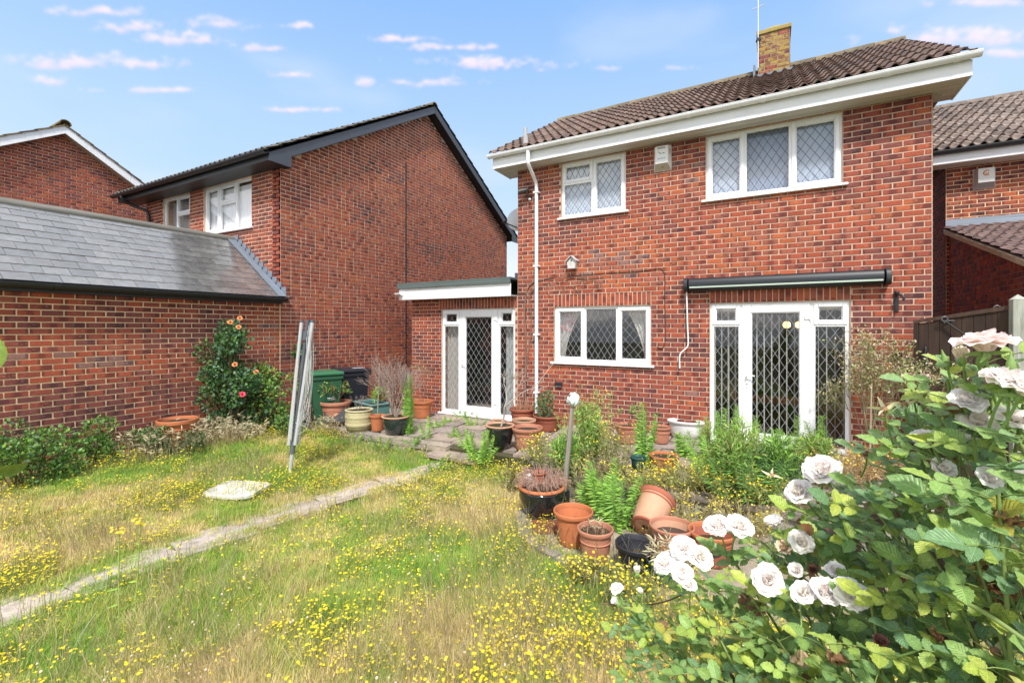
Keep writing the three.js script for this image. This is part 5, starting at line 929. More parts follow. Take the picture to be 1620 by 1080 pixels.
// ---------------------------------------------------------------- folded rotary clothes airer
{ const q = survey(458, 750, 0.03), t = thing('rotary_airer', 'folded grey rotary clothes airer standing in the lawn', 'clothes airer', [q.x, 0.02, -q.d]);
  const rx = 0.8736, rz = -0.4867, lean = (y) => 0.115 * y, P = (r, y, z = 0) => new THREE.Vector3((r + lean(y)) * rx + z * 0.4867, y, (r + lean(y)) * rz + z * 0.8736);
  const dk = mat([0.10, 0.115, 0.14], 0.45), al = mat([0.60, 0.62, 0.64], 0.38, { metalness: 0.35 });
  part('ground_tube', rod(P(0, 0), P(0, 0.36), 0.026, 0.026, 14), al, t); part('collar', rod(P(0, 0.30), P(0, 0.46), 0.036, 0.032, 14), dk, t); part('pole', rod(P(0, 0.4), P(0.0, 2.10), 0.022, 0.022, 14), dk, t);
  const arms = [[-0.045, -0.055, 0.05], [0.035, 0.085, 0.03], [-0.02, -0.02, -0.06], [0.05, 0.04, -0.05]];
  for (const [b, tp, z] of arms) { part('arm', rod(P(b, 0.42, z * 0.7), P(tp, 2.10, z), 0.024, 0.024, 10), al, t); part('arm_cap', rod(P(tp, 2.10, z), P(tp, 2.135, z), 0.026, 0.026, 10), dk, t); }
  part('arm_strut', rod(P(-0.02, 0.5, 0.05), P(-0.03, 1.5, 0.07), 0.012), al, t); part('top_hub', rod(P(0, 1.86), P(0, 1.98), 0.045, 0.045, 12), dk, t);
  const cords = []; for (let i = 0; i < 26; i++) { const a = P(rr(0.02, 0.10), rr(1.85, 2.1), rr(-0.05, 0.06)), b = P(rr(0.06, 0.17), rr(0.6, 1.1), rr(-0.08, 0.08)), m = a.clone().lerp(b, 0.5).add(P(rr(0.0, 0.05), 0, 0).setY(rr(-0.1, 0))), e = P(rr(-0.02, 0.08), rr(0.55, 0.9), rr(-0.05, 0.05)); cords.push(tube([a, m, b, e], 0.0032, 4, false, 10)); }
  const c = part('line_cords', joined(cords), mat([0.55, 0.55, 0.53], 0.7), t); c.userData.kind = 'stuff'; }

// ---------------------------------------------------------------- spade shaft with a white rag
{ const q = survey(891, 806, 0.03), f = q.f + 0.1, a = along(888, 822, f), b = along(892, 785, f), c = along(907, 628, f), t = thing('garden_spade', 'upright garden spade with weathered grey wooden shaft between the glazed bowl and the orange pot', 'spade', [a.x, 0.0, a.z]);
  const L = (v) => v.clone().sub(new THREE.Vector3(a.x, 0, a.z)); part('shaft', rod(L(b), L(c), 0.032, 0.024, 14), mat([0.40, 0.36, 0.31], 0.9, { map: T.wood, bumpMap: T.wood, bumpScale: 0.003 }), t); part('socket', rod(L(a), L(b).lerp(L(c), 0.06), 0.024, 0.034, 14), mat([0.035, 0.035, 0.04], 0.5, { metalness: 0.5 }), t);
  part('blade', (() => { const g = new RoundedBoxGeometry(0.19, 0.26, 0.012, 1, 0.004); g.rotateY(0.3); g.translate(L(a).x, Math.max(0.09, L(a).y - 0.1), 0); return g; })(), mat([0.05, 0.05, 0.055], 0.45, { metalness: 0.6 }), t);
  part('grip', (() => { const d = L(c), g = rod([-0.05, 0, 0], [0.05, 0, 0], 0.016); g.rotateY(0.6); g.translate(d.x, d.y + 0.02, d.z); return g; })(), mat([0.35, 0.30, 0.24], 0.9, { map: T.wood }), t);
  const rag = thing('white_rag', 'crumpled white rag tied round the top of the spade shaft', 'rag', [c.x, c.y - 0.03, c.z]); const g = new THREE.SphereGeometry(0.055, 28, 22), p = g.attributes.position; for (let i = 0; i < p.count; i++) { const v = new THREE.Vector3().fromBufferAttribute(p, i), a2 = Math.atan2(v.z, v.x), n = 0.72 + 0.75 * fbm(a2 * 1.9 + 10, v.y * 26, 3, 0, 5) + 0.16 * Math.sin(a2 * 7 + v.y * 60); v.multiplyScalar(n); v.y *= 1.15; p.setXYZ(i, v.x * 1.05, v.y, v.z); } g.computeVertexNormals(); part('cloth', g, mat([0.74, 0.82, 0.82], 0.9), rag); part('loose_end', new ParametricGeometry((u, v, tt) => tt.set(-0.03 - 0.06 * v + 0.02 * u, 0.01 - 0.05 * v * v + 0.05 * (u - 0.5), 0.012 * Math.sin(u * 7 + v * 3)), 8, 8), mat([0.74, 0.82, 0.82], 0.9), rag); }

// ---------------------------------------------------------------- things fixed to the house wall
{ // awning in its cassette
  const t = thing('awning', 'closed black awning cassette across the wall above the glazed door', 'awning', [0.115, 2.75, -DW]), w = 2.62;
  const sec = new THREE.Shape(); sec.moveTo(0, -0.10); sec.lineTo(0.10, -0.11); sec.quadraticCurveTo(0.155, -0.10, 0.16, -0.04); sec.quadraticCurveTo(0.16, 0.06, 0.10, 0.08); sec.lineTo(0, 0.08); sec.closePath();
  const ex = (s, l) => { const g = new THREE.ExtrudeGeometry(s, { depth: l, bevelEnabled: true, bevelSize: 0.004, bevelThickness: 0.004, bevelSegments: 1, curveSegments: 8 }); g.rotateY(-Math.PI / 2); g.scale(1, 1, 1); return g; };
  const g = ex(sec, w - 0.16); g.translate((w - 0.16) / 2, 0, 0.01); part('cassette', g, mat([0.012, 0.015, 0.020], 0.45), t);
  for (const s of [-1, 1]) { const c = ex(sec, 0.05); c.scale(1, 1.12, 1.12); c.translate(s * (w / 2 - 0.03) + 0.025, 0, 0.008); part('end_cap', c, mat([0.016, 0.018, 0.022], 0.5), t); }
  part('front_bar', b2(-w / 2 + 0.09, w / 2 - 0.09, -0.078, -0.052, 0.168, 0.178, 0.004), mat([0.42, 0.50, 0.42], 0.5), t); part('fabric_roll', rod([-w / 2 + 0.1, -0.102, 0.06], [w / 2 - 0.1, -0.102, 0.06], 0.025), mat([0.05, 0.055, 0.05], 0.9), t);
  for (const x of [-0.9, 0, 0.9]) part('wall_bracket', b2(x - 0.04, x + 0.04, -0.06, 0.10, -0.002, 0.009), M.black, t);
  const r = thing('awning_crank', 'thin white cranked winding rod hanging from the left end of the awning', 'crank rod', [-1.16, 2.63, -DW + 0.07]); part('rod', tube([[0, 0, 0], [0.012, -0.5, 0], [0.022, -0.84, 0.0], [0.012, -0.89, 0.0], [-0.09, -1.00, 0.01], [-0.105, -1.05, 0.01], [-0.105, -1.24, 0.01]], 0.0115, 8, false, 60), mat([0.80, 0.80, 0.79], 0.4), r); part('eye', new THREE.TorusGeometry(0.018, 0.006, 8, 14).translate(0, 0.015, 0), M.black, r); }
{ // alarm boxes
  const boxShape = (w, h, d) => { const f = new Faces(), b = h * 0.24, i = w * 0.13, it = h * 0.05; const bk = [[-w / 2, -h / 2, 0], [w / 2, -h / 2, 0], [w / 2, h / 2, 0], [-w / 2, h / 2, 0]], fr = [[-w / 2 + i, -h / 2 + b, d], [w / 2 - i, -h / 2 + b, d], [w / 2 - i, h / 2 - it, d], [-w / 2 + i, h / 2 - it, d]]; const q = (a, b2_, c, e) => { const A = new THREE.Vector3(...a), n = new THREE.Vector3(...b2_).sub(A).cross(new THREE.Vector3(...e).sub(A)).normalize().toArray(); f.quad(f.vert(a, n), f.vert(b2_, n), f.vert(c, n), f.vert(e, n)); }; return { f, bk, fr, q }; };
  const make = (name, label, pos, w, h, d, c1, c2, prints) => { const t = thing(name, label, 'alarm', pos); const s = boxShape(w, h, d); s.q(...s.fr); s.q(s.bk[1], s.bk[2], s.fr[2], s.fr[1]); s.q(s.bk[3], s.bk[0], s.fr[0], s.fr[3]); s.q(s.bk[2], s.bk[3], s.fr[3], s.fr[2]); part('case', s.f.geometry(), c1, t); const k = boxShape(w, h, d); k.q(k.bk[0], k.bk[1], k.fr[1], k.fr[0]); part('lower_lens', k.f.geometry(), c2, t); part('back_plate', b2(-w / 2 - 0.004, w / 2 + 0.004, -h / 2 - 0.004, h / 2 + 0.004, -0.01, 0.0), c1, t); prints(t); return t; };
  make('alarm_box', 'white alarm box with small dark print, under the soffit between the two upper windows', [-1.545, 4.86, -DW + 0.014], 0.27, 0.40, 0.10, M.upvcWarm, mat([0.46, 0.42, 0.34], 0.5), (t) => {
    const ink = mat([0.05, 0.06, 0.08], 0.6), z = 0.1015, L = [];
    for (let i = 0; i < 5; i++) { const x = -0.062 + i * 0.025; L.push(b2(x, x + 0.006, 0.135, 0.158, z, z + 0.001), b2(x + 0.012, x + 0.018, 0.135, 0.158, z, z + 0.001), b2(x + 0.006, x + 0.012, 0.135 + 0.017 * (i % 2), 0.141 + 0.017 * (i % 2), z, z + 0.001)); }
    part('top_lettering', joined(L), ink, t);
    part('bird_mark', joined([(() => { const g = b2(-0.062, -0.005, 0.06, 0.07, z, z + 0.001); g.rotateZ(-0.75); g.translate(-0.052, -0.0, 0); return g; })(), b2(-0.022, -0.004, 0.052, 0.066, z, z + 0.001), b2(0.012, 0.05, 0.052, 0.066, z, z + 0.001)]), mat([0.16, 0.18, 0.22], 0.6), t);
    part('small_lettering', joined([0, 1, 2, 3, 4, 5, 6].map((i) => b2(-0.058 + i * 0.017, -0.046 + i * 0.017, -0.03 + 0.003 * (i % 2), -0.014 - 0.003 * (i % 3), z, z + 0.001))), mat([0.22, 0.23, 0.25], 0.6), t);
    for (const s of [-1, 1]) part('side_vent', joined([0, 1, 2, 3].map((i) => { const g = b2(-0.022, 0.022, -0.006, 0.006, 0, 0.0015); g.rotateY(s * 1.23); g.translate(s * 0.122, 0.12 - i * 0.022, 0.045); return g; })), mat([0.35, 0.34, 0.34], 0.6), t);
    part('lamp_dot', new THREE.SphereGeometry(0.012, 10, 8).translate(0.01, -0.155, 0.052), mat([0.20, 0.14, 0.09], 0.4), t); });
  const p = along(1562, 279, 8.55); make('alarm_box', 'silvery alarm box with a round orange swirl, on the right-hand neighbour\'s wall', [p.x, p.y, -11.9 + 0.014], 0.30, 0.37, 0.11, mat([0.60, 0.58, 0.54], 0.35, { metalness: 0.2 }), mat([0.30, 0.30, 0.30], 0.4), (t) => { part('swirl_mark', joined([new THREE.TorusGeometry(0.045, 0.010, 6, 22, 4.4).rotateZ(0.9).translate(0.01, 0.075, 0.1105), new THREE.TorusGeometry(0.018, 0.007, 6, 14, 4.6).rotateZ(2.2).translate(0.012, 0.073, 0.1105)]), mat([0.70, 0.26, 0.06], 0.6), t); }); }
{ const t = thing('bird_house', 'tiny white bird house hung on the brick wall above the kitchen window', 'bird house', [-3.13, 3.13, -DW + 0.012]), m = mat([0.70, 0.68, 0.67], 0.75, { map: T.blotch });
  part('box', plate([[-0.07, 0], [0.07, 0], [0.085, 0.12], [0, 0.2], [-0.085, 0.12]], 0.11).translate(0, 0, 0.11), m, t); for (const s of [-1, 1]) part('roof_board', (() => { const g = new THREE.BoxGeometry(0.15, 0.012, 0.15); g.rotateZ(-s * 0.75); g.translate(s * 0.052, 0.175, 0.07); return g; })(), mat([0.62, 0.58, 0.60], 0.8, { map: T.blotch }), t); part('entrance_hole', new THREE.CylinderGeometry(0.016, 0.016, 0.004, 16).rotateX(Math.PI / 2).translate(0, 0.135, 0.112), M.black, t); part('perch', rod([0, 0.10, 0.11], [0, 0.10, 0.14], 0.004), m, t); part('base', b2(-0.078, 0.078, -0.012, 0, 0, 0.125), mat([0.42, 0.40, 0.40], 0.8), t); }
{ const t = thing('security_light', 'small dark security lamp on an arm at the top left corner of the house wall', 'lamp', [-4.06, 4.55, -DW + 0.01]), m = mat([0.06, 0.055, 0.05], 0.4); part('wall_plate', rod([0.03, 0, 0], [0.03, 0, 0.05], 0.045, 0.03, 14), m, t); part('arm', rod([0.03, 0, 0.05], [0.02, 0.10, 0.10], 0.018), m, t); part('lamp_head', rod([0.05, 0.14, 0.08], [-0.14, 0.10, 0.14], 0.035, 0.055, 16), m, t); part('sensor', new THREE.SphereGeometry(0.03, 14, 10).translate(0.06, -0.05, 0.06), mat([0.5, 0.5, 0.5], 0.4), t); part('lens', new THREE.CircleGeometry(0.05, 16).rotateY(-1.1).translate(-0.142, 0.10, 0.14), mat([0.5, 0.5, 0.48], 0.3), t); }
{ const t = thing('wall_bracket', 'black iron bracket on the bricks right of the awning', 'bracket', [1.50, 2.42, -DW + 0.008]); part('plate', b2(-0.025, 0.025, -0.16, 0.10, 0, 0.012, 0.004), M.black, t); part('arm', tube([[0, 0.06, 0.01], [0.01, 0.07, 0.10], [0.05, 0.03, 0.14], [0.045, -0.02, 0.14]], 0.014), M.black, t); part('knob', new THREE.SphereGeometry(0.03, 12, 8).translate(0, 0.10, 0.02), M.black, t); }
{ const t = thing('wall_light', 'small black rectangular light low on the bricks right of the downpipe', 'lamp', [-3.42, 1.0, -DW + 0.008]); part('housing', b2(-0.075, 0.075, -0.035, 0.035, 0, 0.05, 0.012), M.black, t); part('lens', b2(-0.06, 0.06, -0.045, -0.036, 0.006, 0.044, 0.002), mat([0.2, 0.24, 0.28], 0.3), t); }
{ const t = thing('wall_cable', 'black cable looping along the bricks above the kitchen window and down beside it', 'cable', [-2.6, 2.9, -DW]), W = (px, py) => { const u = (px - 810) / FOCAL, c = Math.cos(YAW), s = Math.sin(YAW), f = DW / (c + s * u); return new THREE.Vector3((-s + c * u) * f + 2.6, EYE + (HORIZON - py) * f / FOCAL - 2.9, 0.016); };
  part('cable', tube([W(862, 441), W(900, 437), W(960, 432), W(1000, 430), W(1030, 427), W(1046, 425), W(1051, 432), W(1052, 470), W(1053, 510), W(1052, 545), W(1049, 550), W(1043, 551), W(1041, 547)], 0.0055, 6, false, 120), mat([0.05, 0.03, 0.025], 0.7), t);
  const dy = thing('dead_creeper', 'leafless brown creeper stems clinging to the bricks beside the downpipe', 'creeper', [-3.8, 2.9, -DW]), st = []; const V2 = (px, py, z = 0.02) => { const v = W(px, py); v.x += 1.2; v.z = z; return v; };
  st.push(tube([V2(834, 660, 0.06), V2(832, 600), V2(833, 540), V2(831, 490), V2(836, 455), V2(845, 446)], 0.014, 6), tube([V2(829, 640, 0.05), V2(836, 560), V2(842, 510), V2(838, 470), V2(850, 450)], 0.009, 6), tube([V2(845, 446), V2(868, 441), V2(885, 447), V2(905, 440), V2(925, 441), V2(955, 438)], 0.005, 6), tube([V2(838, 462), V2(862, 452), V2(880, 452), V2(912, 452), V2(940, 442)], 0.004, 6), tube([V2(905, 452), V2(915, 462), V2(918, 470)], 0.005, 6), tube([V2(870, 441), V2(866, 460), V2(873, 470)], 0.005, 6));
  const r = rng(91); for (let i = 0; i < 46; i++) { const x = 828 + r() * 130, y = 438 + r() * 22; const a = V2(x, y), b = V2(x + rr(-12, 12, r), y + rr(-9, 9, r), 0.05); st.push(rod(a, b, 0.004, 0.0015, 5)); }
  part('stems', joined(st), mat([0.22, 0.15, 0.11], 0.95), dy);
  const bl = thing('wall_cable', 'thin black cable straight down the bricks left of the white downpipe', 'cable', [-4.1, 2.9, -DW]); part('cable', tube([[-0.02, -0.2, 0.016], [-0.02, -1.0, 0.016], [-0.01, -2.2, 0.016]], 0.008, 6), M.cable, bl);
  const gw = thing('guy_string', 'thin pale string from the kitchen sill down to the pot by the downpipe', 'string', [-3.5, 1.4, -DW]); part('string', rod([0, 0, 0.06], [-0.36, -0.55, 0.3], 0.004, 0.004, 5), mat([0.6, 0.55, 0.48], 0.8), gw); }
{ const t = thing('satellite_dish', 'pale satellite dish peeping out behind the upper left corner of the house', 'dish', [-4.32, 4.26, -8.55], 0), m = mat([0.62, 0.64, 0.66], 0.5); const g = new THREE.SphereGeometry(0.5, 28, 10, 0, Math.PI * 2, 0, 0.62); g.translate(0, -0.5, 0); g.rotateX(-0.35 + Math.PI / 2); g.rotateY(0.35); g.translate(-0.22, 0.1, 0.05); part('reflector', g, m, t); part('arm', rod([-0.02, -0.05, 0.0], [-0.20, 0.05, 0.02], 0.02), M.black, t); part('feed_arm', rod([-0.2, -0.16, 0.05], [-0.42, -0.06, 0.42], 0.012), M.black, t); part('feed_horn', rod([-0.42, -0.06, 0.42], [-0.40, -0.03, 0.36], 0.03, 0.035, 12), M.black, t); }

// ---------------------------------------------------------------- side gate and fence to the right of the house
{ const t = thing('side_gate', 'dark brown boarded wooden side gate at the right corner of the house', 'gate', [1.66, 0.2, -7.62]), wm = [[0.062, 0.032, 0.020], [0.075, 0.040, 0.026], [0.052, 0.028, 0.018]].map((c) => mat(c, 0.8, { map: T.wood, bumpMap: T.wood, bumpScale: 0.003 })), n = 8, W = 0.80;
  const turn = -0.45; t.rotation.y = turn; const topAt = (x) => 1.90 + 0.16 * x / W;
  for (let i = 0; i < n; i++) { const w = W / n, x = i * w; part('gate_board', plate([[x + 0.003, 0], [x + w - 0.003, 0], [x + w - 0.003, topAt(x + w)], [x + 0.003, topAt(x)]], 0.022), wm[i % 3], t); }
  part('frame', joined([b2(-0.05, -0.002, 0, 1.93, -0.05, 0.012, 0.004), b2(W + 0.002, W + 0.06, 0, 2.07, -0.05, 0.012, 0.004)]), wm[2], t); part('top_rail', plate([[-0.05, 1.93], [-0.05, 1.89], [W + 0.05, 2.05], [W + 0.05, 2.10]], 0.05).translate(0, 0.012, 0.016), mat([0.10, 0.055, 0.035], 0.75, { map: T.wood }), t); part('handle', tube([[0.08, 1.62, 0.004], [0.08, 1.60, 0.045], [0.08, 1.36, 0.045], [0.08, 1.34, 0.004]], 0.011), M.black, t);
  part('cross_brace', plate([[0.0, 0.3], [0.1, 0.25], [W, 1.6], [W - 0.1, 1.65]], 0.02).translate(0, 0, -0.024), wm[1], t);
  const f = thing('board_fence', 'dark wooden boarded fence running on to the right of the concrete post', 'fence', [2.50, 0.2, -7.18], -0.25), fm = mat([0.065, 0.045, 0.036], 0.85, { map: T.wood, bumpMap: T.wood, bumpScale: 0.003 });
  for (let i = 0; i < 18; i++) { const b = part('fence_board', box(0.118, 2.02, 0.018, 0.062 + i * 0.105, 1.01, i % 2 ? 0.012 : -0.01, 0.003), i % 3 ? fm : wm[1], f); } part('rail', joined([b2(0, 1.9, 0.3, 0.37, -0.06, -0.022), b2(0, 1.9, 1.7, 1.77, -0.06, -0.022)]), fm, f);
  const p = thing('concrete_post', 'pale square concrete fence post beside the brown gate, behind the roses', 'post', [2.42, 0.0, -7.22]); part('post', joined([box(0.115, 2.36, 0.115, 0, 1.18, 0, 0.012)]), mat([0.50, 0.51, 0.44], 0.95, { map: T.stone }), p); part('cap', (() => { const g = new THREE.ConeGeometry(0.082, 0.06, 4); g.rotateY(Math.PI / 4); g.translate(0, 2.39, 0); return g.toNonIndexed(); })(), mat([0.50, 0.51, 0.44], 0.95, { map: T.stone }), p);
  const W3 = (px, py, f2) => along(px, py, f2), wr = thing('fence_wires', 'black strained wires with eye bolts above the gate', 'wire', [2.3, 2.1, -7.4]); const rel = (v) => v.sub(new THREE.Vector3(2.3, 2.1, -7.4)); const a = rel(W3(1495, 507, 5.62)), b = rel(W3(1578, 490, 5.38)), c = rel(W3(1640, 489, 5.3)), e = rel(W3(1540, 538, 5.4)), g2 = rel(W3(1640, 515, 5.1)), b3 = rel(W3(1560, 507, 5.45));
  part('wire', rod(a, b3, 0.006), mat([0.12, 0.12, 0.12], 0.5), wr); part('wire', rod(b, c, 0.009), M.cable, wr); part('wire', rod(a, e, 0.009), M.cable, wr); part('wire', rod(b, g2, 0.009), M.cable, wr); for (const v of [a, b]) part('eye_bolt', joined([new THREE.TorusGeometry(0.028, 0.009, 8, 16).translate(v.x, v.y + 0.02, v.z), rod([v.x, v.y - 0.03, v.z], [v.x, v.y + 0.0, v.z], 0.012)]), mat([0.12, 0.12, 0.12], 0.4, { metalness: 0.6 }), wr); }
{ const t = thing('driftwood', 'short pale gnarled stick standing in the weeds below the glazed door', 'driftwood', (() => { const s = survey(1233, 768, RB - 0.02); return [s.x, RB - 0.04, -s.d]; })()); part('stick', joined([tube([[0, 0, 0], [0.01, 0.12, 0], [0.05, 0.26, 0.01], [0.10, 0.36, 0.0], [0.12, 0.44, 0.02]], 0.017, 8), tube([[0.05, 0.26, 0.01], [0.02, 0.33, 0.03], [0.03, 0.38, 0.03]], 0.009, 6)]), mat([0.46, 0.36, 0.27], 0.95, { map: T.wood }), t); }
// ---------------------------------------------------------------- leaves
const leafMat = (extra = {}) => mat([1, 1, 1], 0.75, { vertexColors: true, transmission: 0.30, thickness: 0, ...extra });
const LM = { leaf: leafMat(), glossy: leafMat({ roughness: 0.5, transmission: 0.3 }), dry: leafMat({ roughness: 0.95, transmission: 0.2 }), bark: mat([1, 1, 1], 0.9, { vertexColors: true }), petal: leafMat({ roughness: 0.8, transmission: 0.15 }) };
function smallLeaf(L, W, fold = 0.18, droop = 0.12) {                 // folded, slightly drooping leaf along +y
  const f = new Faces(), v = (x, y, z) => f.vert([x, y, z], [0, 0, 1], [0.5 + x / W, y / L]);
  const b = v(0, 0, 0), l = v(-W / 2, L * 0.42, W * fold), c = v(0, L * 0.45, 0), r = v(W / 2, L * 0.42, W * fold), l2 = v(-W * 0.36, L * 0.72, W * fold * 0.7 - L * droop * 0.5), c2 = v(0, L * 0.74, -L * droop * 0.5), r2 = v(W * 0.36, L * 0.72, W * fold * 0.7 - L * droop * 0.5), t = v(0, L, -L * droop);
  f.tri(b, c, l); f.tri(b, r, c); f.quad(l, c, c2, l2); f.quad(c, r, r2, c2); f.tri(l2, c2, t); f.tri(c2, r2, t);
  const g = f.geometry(); g.computeVertexNormals(); return g;
}
function narrowLeaf(L, W, bend = 0.3) { const f = new Faces(), n = 3, row = []; for (let i = 0; i <= n; i++) { const k = i / n, w = W * (i === n ? 0.05 : [0.45, 1, 0.75][i]), z = -bend * L * k * k; row.push([f.vert([-w / 2, L * k, z], [0, 0, 1], [0, k]), f.vert([w / 2, L * k, z], [0, 0, 1], [1, k])]); } for (let i = 0; i < n; i++) f.quad(row[i][0], row[i][1], row[i + 1][1], row[i + 1][0]); const g = f.geometry(); g.computeVertexNormals(); return g; }
const up3 = new THREE.Vector3(0, 1, 0);
function aim(dir, roll = 0) { const q = new THREE.Quaternion().setFromUnitVectors(up3, dir.clone().normalize()); return q.multiply(new THREE.Quaternion().setFromAxisAngle(up3, roll)); }
function put(f, geo, p, dir, roll, s, color) { f.add(geo, new THREE.Matrix4().compose(p, aim(dir, roll), new THREE.Vector3(s, s, s)), color); }
const tint = (c, r, a = 0.25) => { const k = 1 + (r() - 0.5) * 2 * a, w = (r() - 0.5) * a * 0.6; return [Math.max(0, c[0] * (k + w)), c[1] * k, Math.max(0, c[2] * (k - w))]; };
const randDir = (r, up = 0) => { const z = rr(-1, 1, r), a = r() * 6.283, s = Math.sqrt(1 - z * z); return new THREE.Vector3(s * Math.cos(a), z + up, s * Math.sin(a)).normalize(); };
const G = { fresh: [0.22, 0.40, 0.05], bright: [0.32, 0.56, 0.09], mid: [0.13, 0.27, 0.05], dark: [0.06, 0.14, 0.045], blue: [0.08, 0.18, 0.085], olive: [0.26, 0.28, 0.09], straw: [0.56, 0.45, 0.22], tan: [0.46, 0.33, 0.19], cream: [0.55, 0.48, 0.30], brown: [0.20, 0.12, 0.07], twig: [0.34, 0.27, 0.21], pale: [0.50, 0.44, 0.36] };

// twigs that fork: used for bare shrubs, returns geometries and tips
function twigs(r, start, dir, len, rad, depth, spread, out, tips, gravity = 0) {
  const end = start.clone().addScaledVector(dir, len), mid = start.clone().lerp(end, 0.5).addScaledVector(randDir(r), len * 0.10);
  out.push(tube([start, mid, end], Math.max(rad, 0.0012), depth > 2 ? 6 : 4, false, 4));
  if (depth === 0) { tips.push([end, dir.clone()]); return; }
  const n = 2 + (r() < 0.55 ? 1 : 0);
  for (let i = 0; i < n; i++) { const d = dir.clone().addScaledVector(randDir(r), spread).normalize(); d.y += gravity; d.normalize(); twigs(r, end, d, len * rr(0.62, 0.92, r), rad * 0.66, depth - 1, spread, out, tips, gravity); }
}
function bareShrub(name, label, pos, { h = 0.6, depth = 4, trunks = 4, spread = 0.55, color = G.twig, seed = 1, rad = 0.008, lean = 0.35, group, leaves, category = 'shrub' } = {}) {
  const t = thing(name, label, category, pos, 0, group), r = rng(seed), out = [], tips = [];
  const first = h * 0.30;
  for (let i = 0; i < trunks; i++) { const a = i / trunks * 6.283 + r(), d = new THREE.Vector3(Math.cos(a) * lean, 1, Math.sin(a) * lean).normalize(); twigs(r, new THREE.Vector3(Math.cos(a) * 0.02, 0, Math.sin(a) * 0.02), d, first * rr(0.8, 1.2, r), rad, depth, spread, out, tips, 0.12); }
  part('branches', joined(out), mat(color, 0.95, { map: T.grain }), t);
  if (leaves) { const f = new Faces(); for (const [p, d] of tips) for (let i = 0; i < leaves.n; i++) put(f, leaves.geo, p.clone().addScaledVector(randDir(r), leaves.scatter ?? 0.03), d.clone().add(randDir(r)), r() * 6, rr(0.7, 1.3, r), tint(pick(leaves.colors, r), r)); part('leaves', f.geometry(), leaves.mat ?? LM.leaf, t).userData.kind = 'stuff'; }
  return t;
}
// a leafy bush: leaf clumps through a lumpy volume, with stems
function leafyBush(name, label, pos, { w = 0.6, d = 0.6, h = 0.8, n = 900, leaf, colors, seed = 1, flowers, lumps = 9, material = LM.leaf, up = 0.3, stemColor = [0.12, 0.10, 0.05], category = 'shrub', group, gap = 0.45, base = 0.1, taper = 0.45 } = {}) {
  const t = thing(name, label, category, pos, 0, group), r = rng(seed), f = new Faces(), L = [];
  for (let i = 0; i < lumps; i++) { const a = r() * 6.283, k = Math.sqrt(r()), y = base + (1 - base) * Math.pow(r(), 0.8), fall = 1 - taper * y; L.push([new THREE.Vector3(Math.cos(a) * k * w / 2 * fall, y * h * 0.86, Math.sin(a) * k * d / 2 * fall), rr(0.16, 0.30, r) * Math.min(w, h)]); }
  for (let i = 0; i < n; i++) { const [c, R0] = L[Math.floor(r() * L.length)], dir = randDir(r), p = c.clone().addScaledVector(dir, R0 * (gap + (1 - gap) * Math.pow(r(), 0.4))); if (p.y < 0.01) p.y = rr(0.01, 0.06, r); const face = dir.clone().multiplyScalar(0.8).add(randDir(r).multiplyScalar(0.8)); face.y += up; put(f, leaf, p, face, r() * 6.283, rr(0.65, 1.25, r), tint(pick(colors, r), r, 0.28)); }
  part('leaves', f.geometry(), material, t).userData.kind = 'stuff';
  const st = []; for (const [c, R0] of L) { const b = new THREE.Vector3(rr(-0.08, 0.08, r) * w, 0, rr(-0.08, 0.08, r) * d), m = b.clone().lerp(c, 0.5); m.y *= 1.15; st.push(tube([b, m, c.clone().add(new THREE.Vector3(0, R0 * 0.5, 0))], 0.006 * Math.max(1, h), 5)); }
  part('stems', joined(st), mat(stemColor, 0.9), t);
  if (flowers) flowers(t, L, r);
  return t;
}
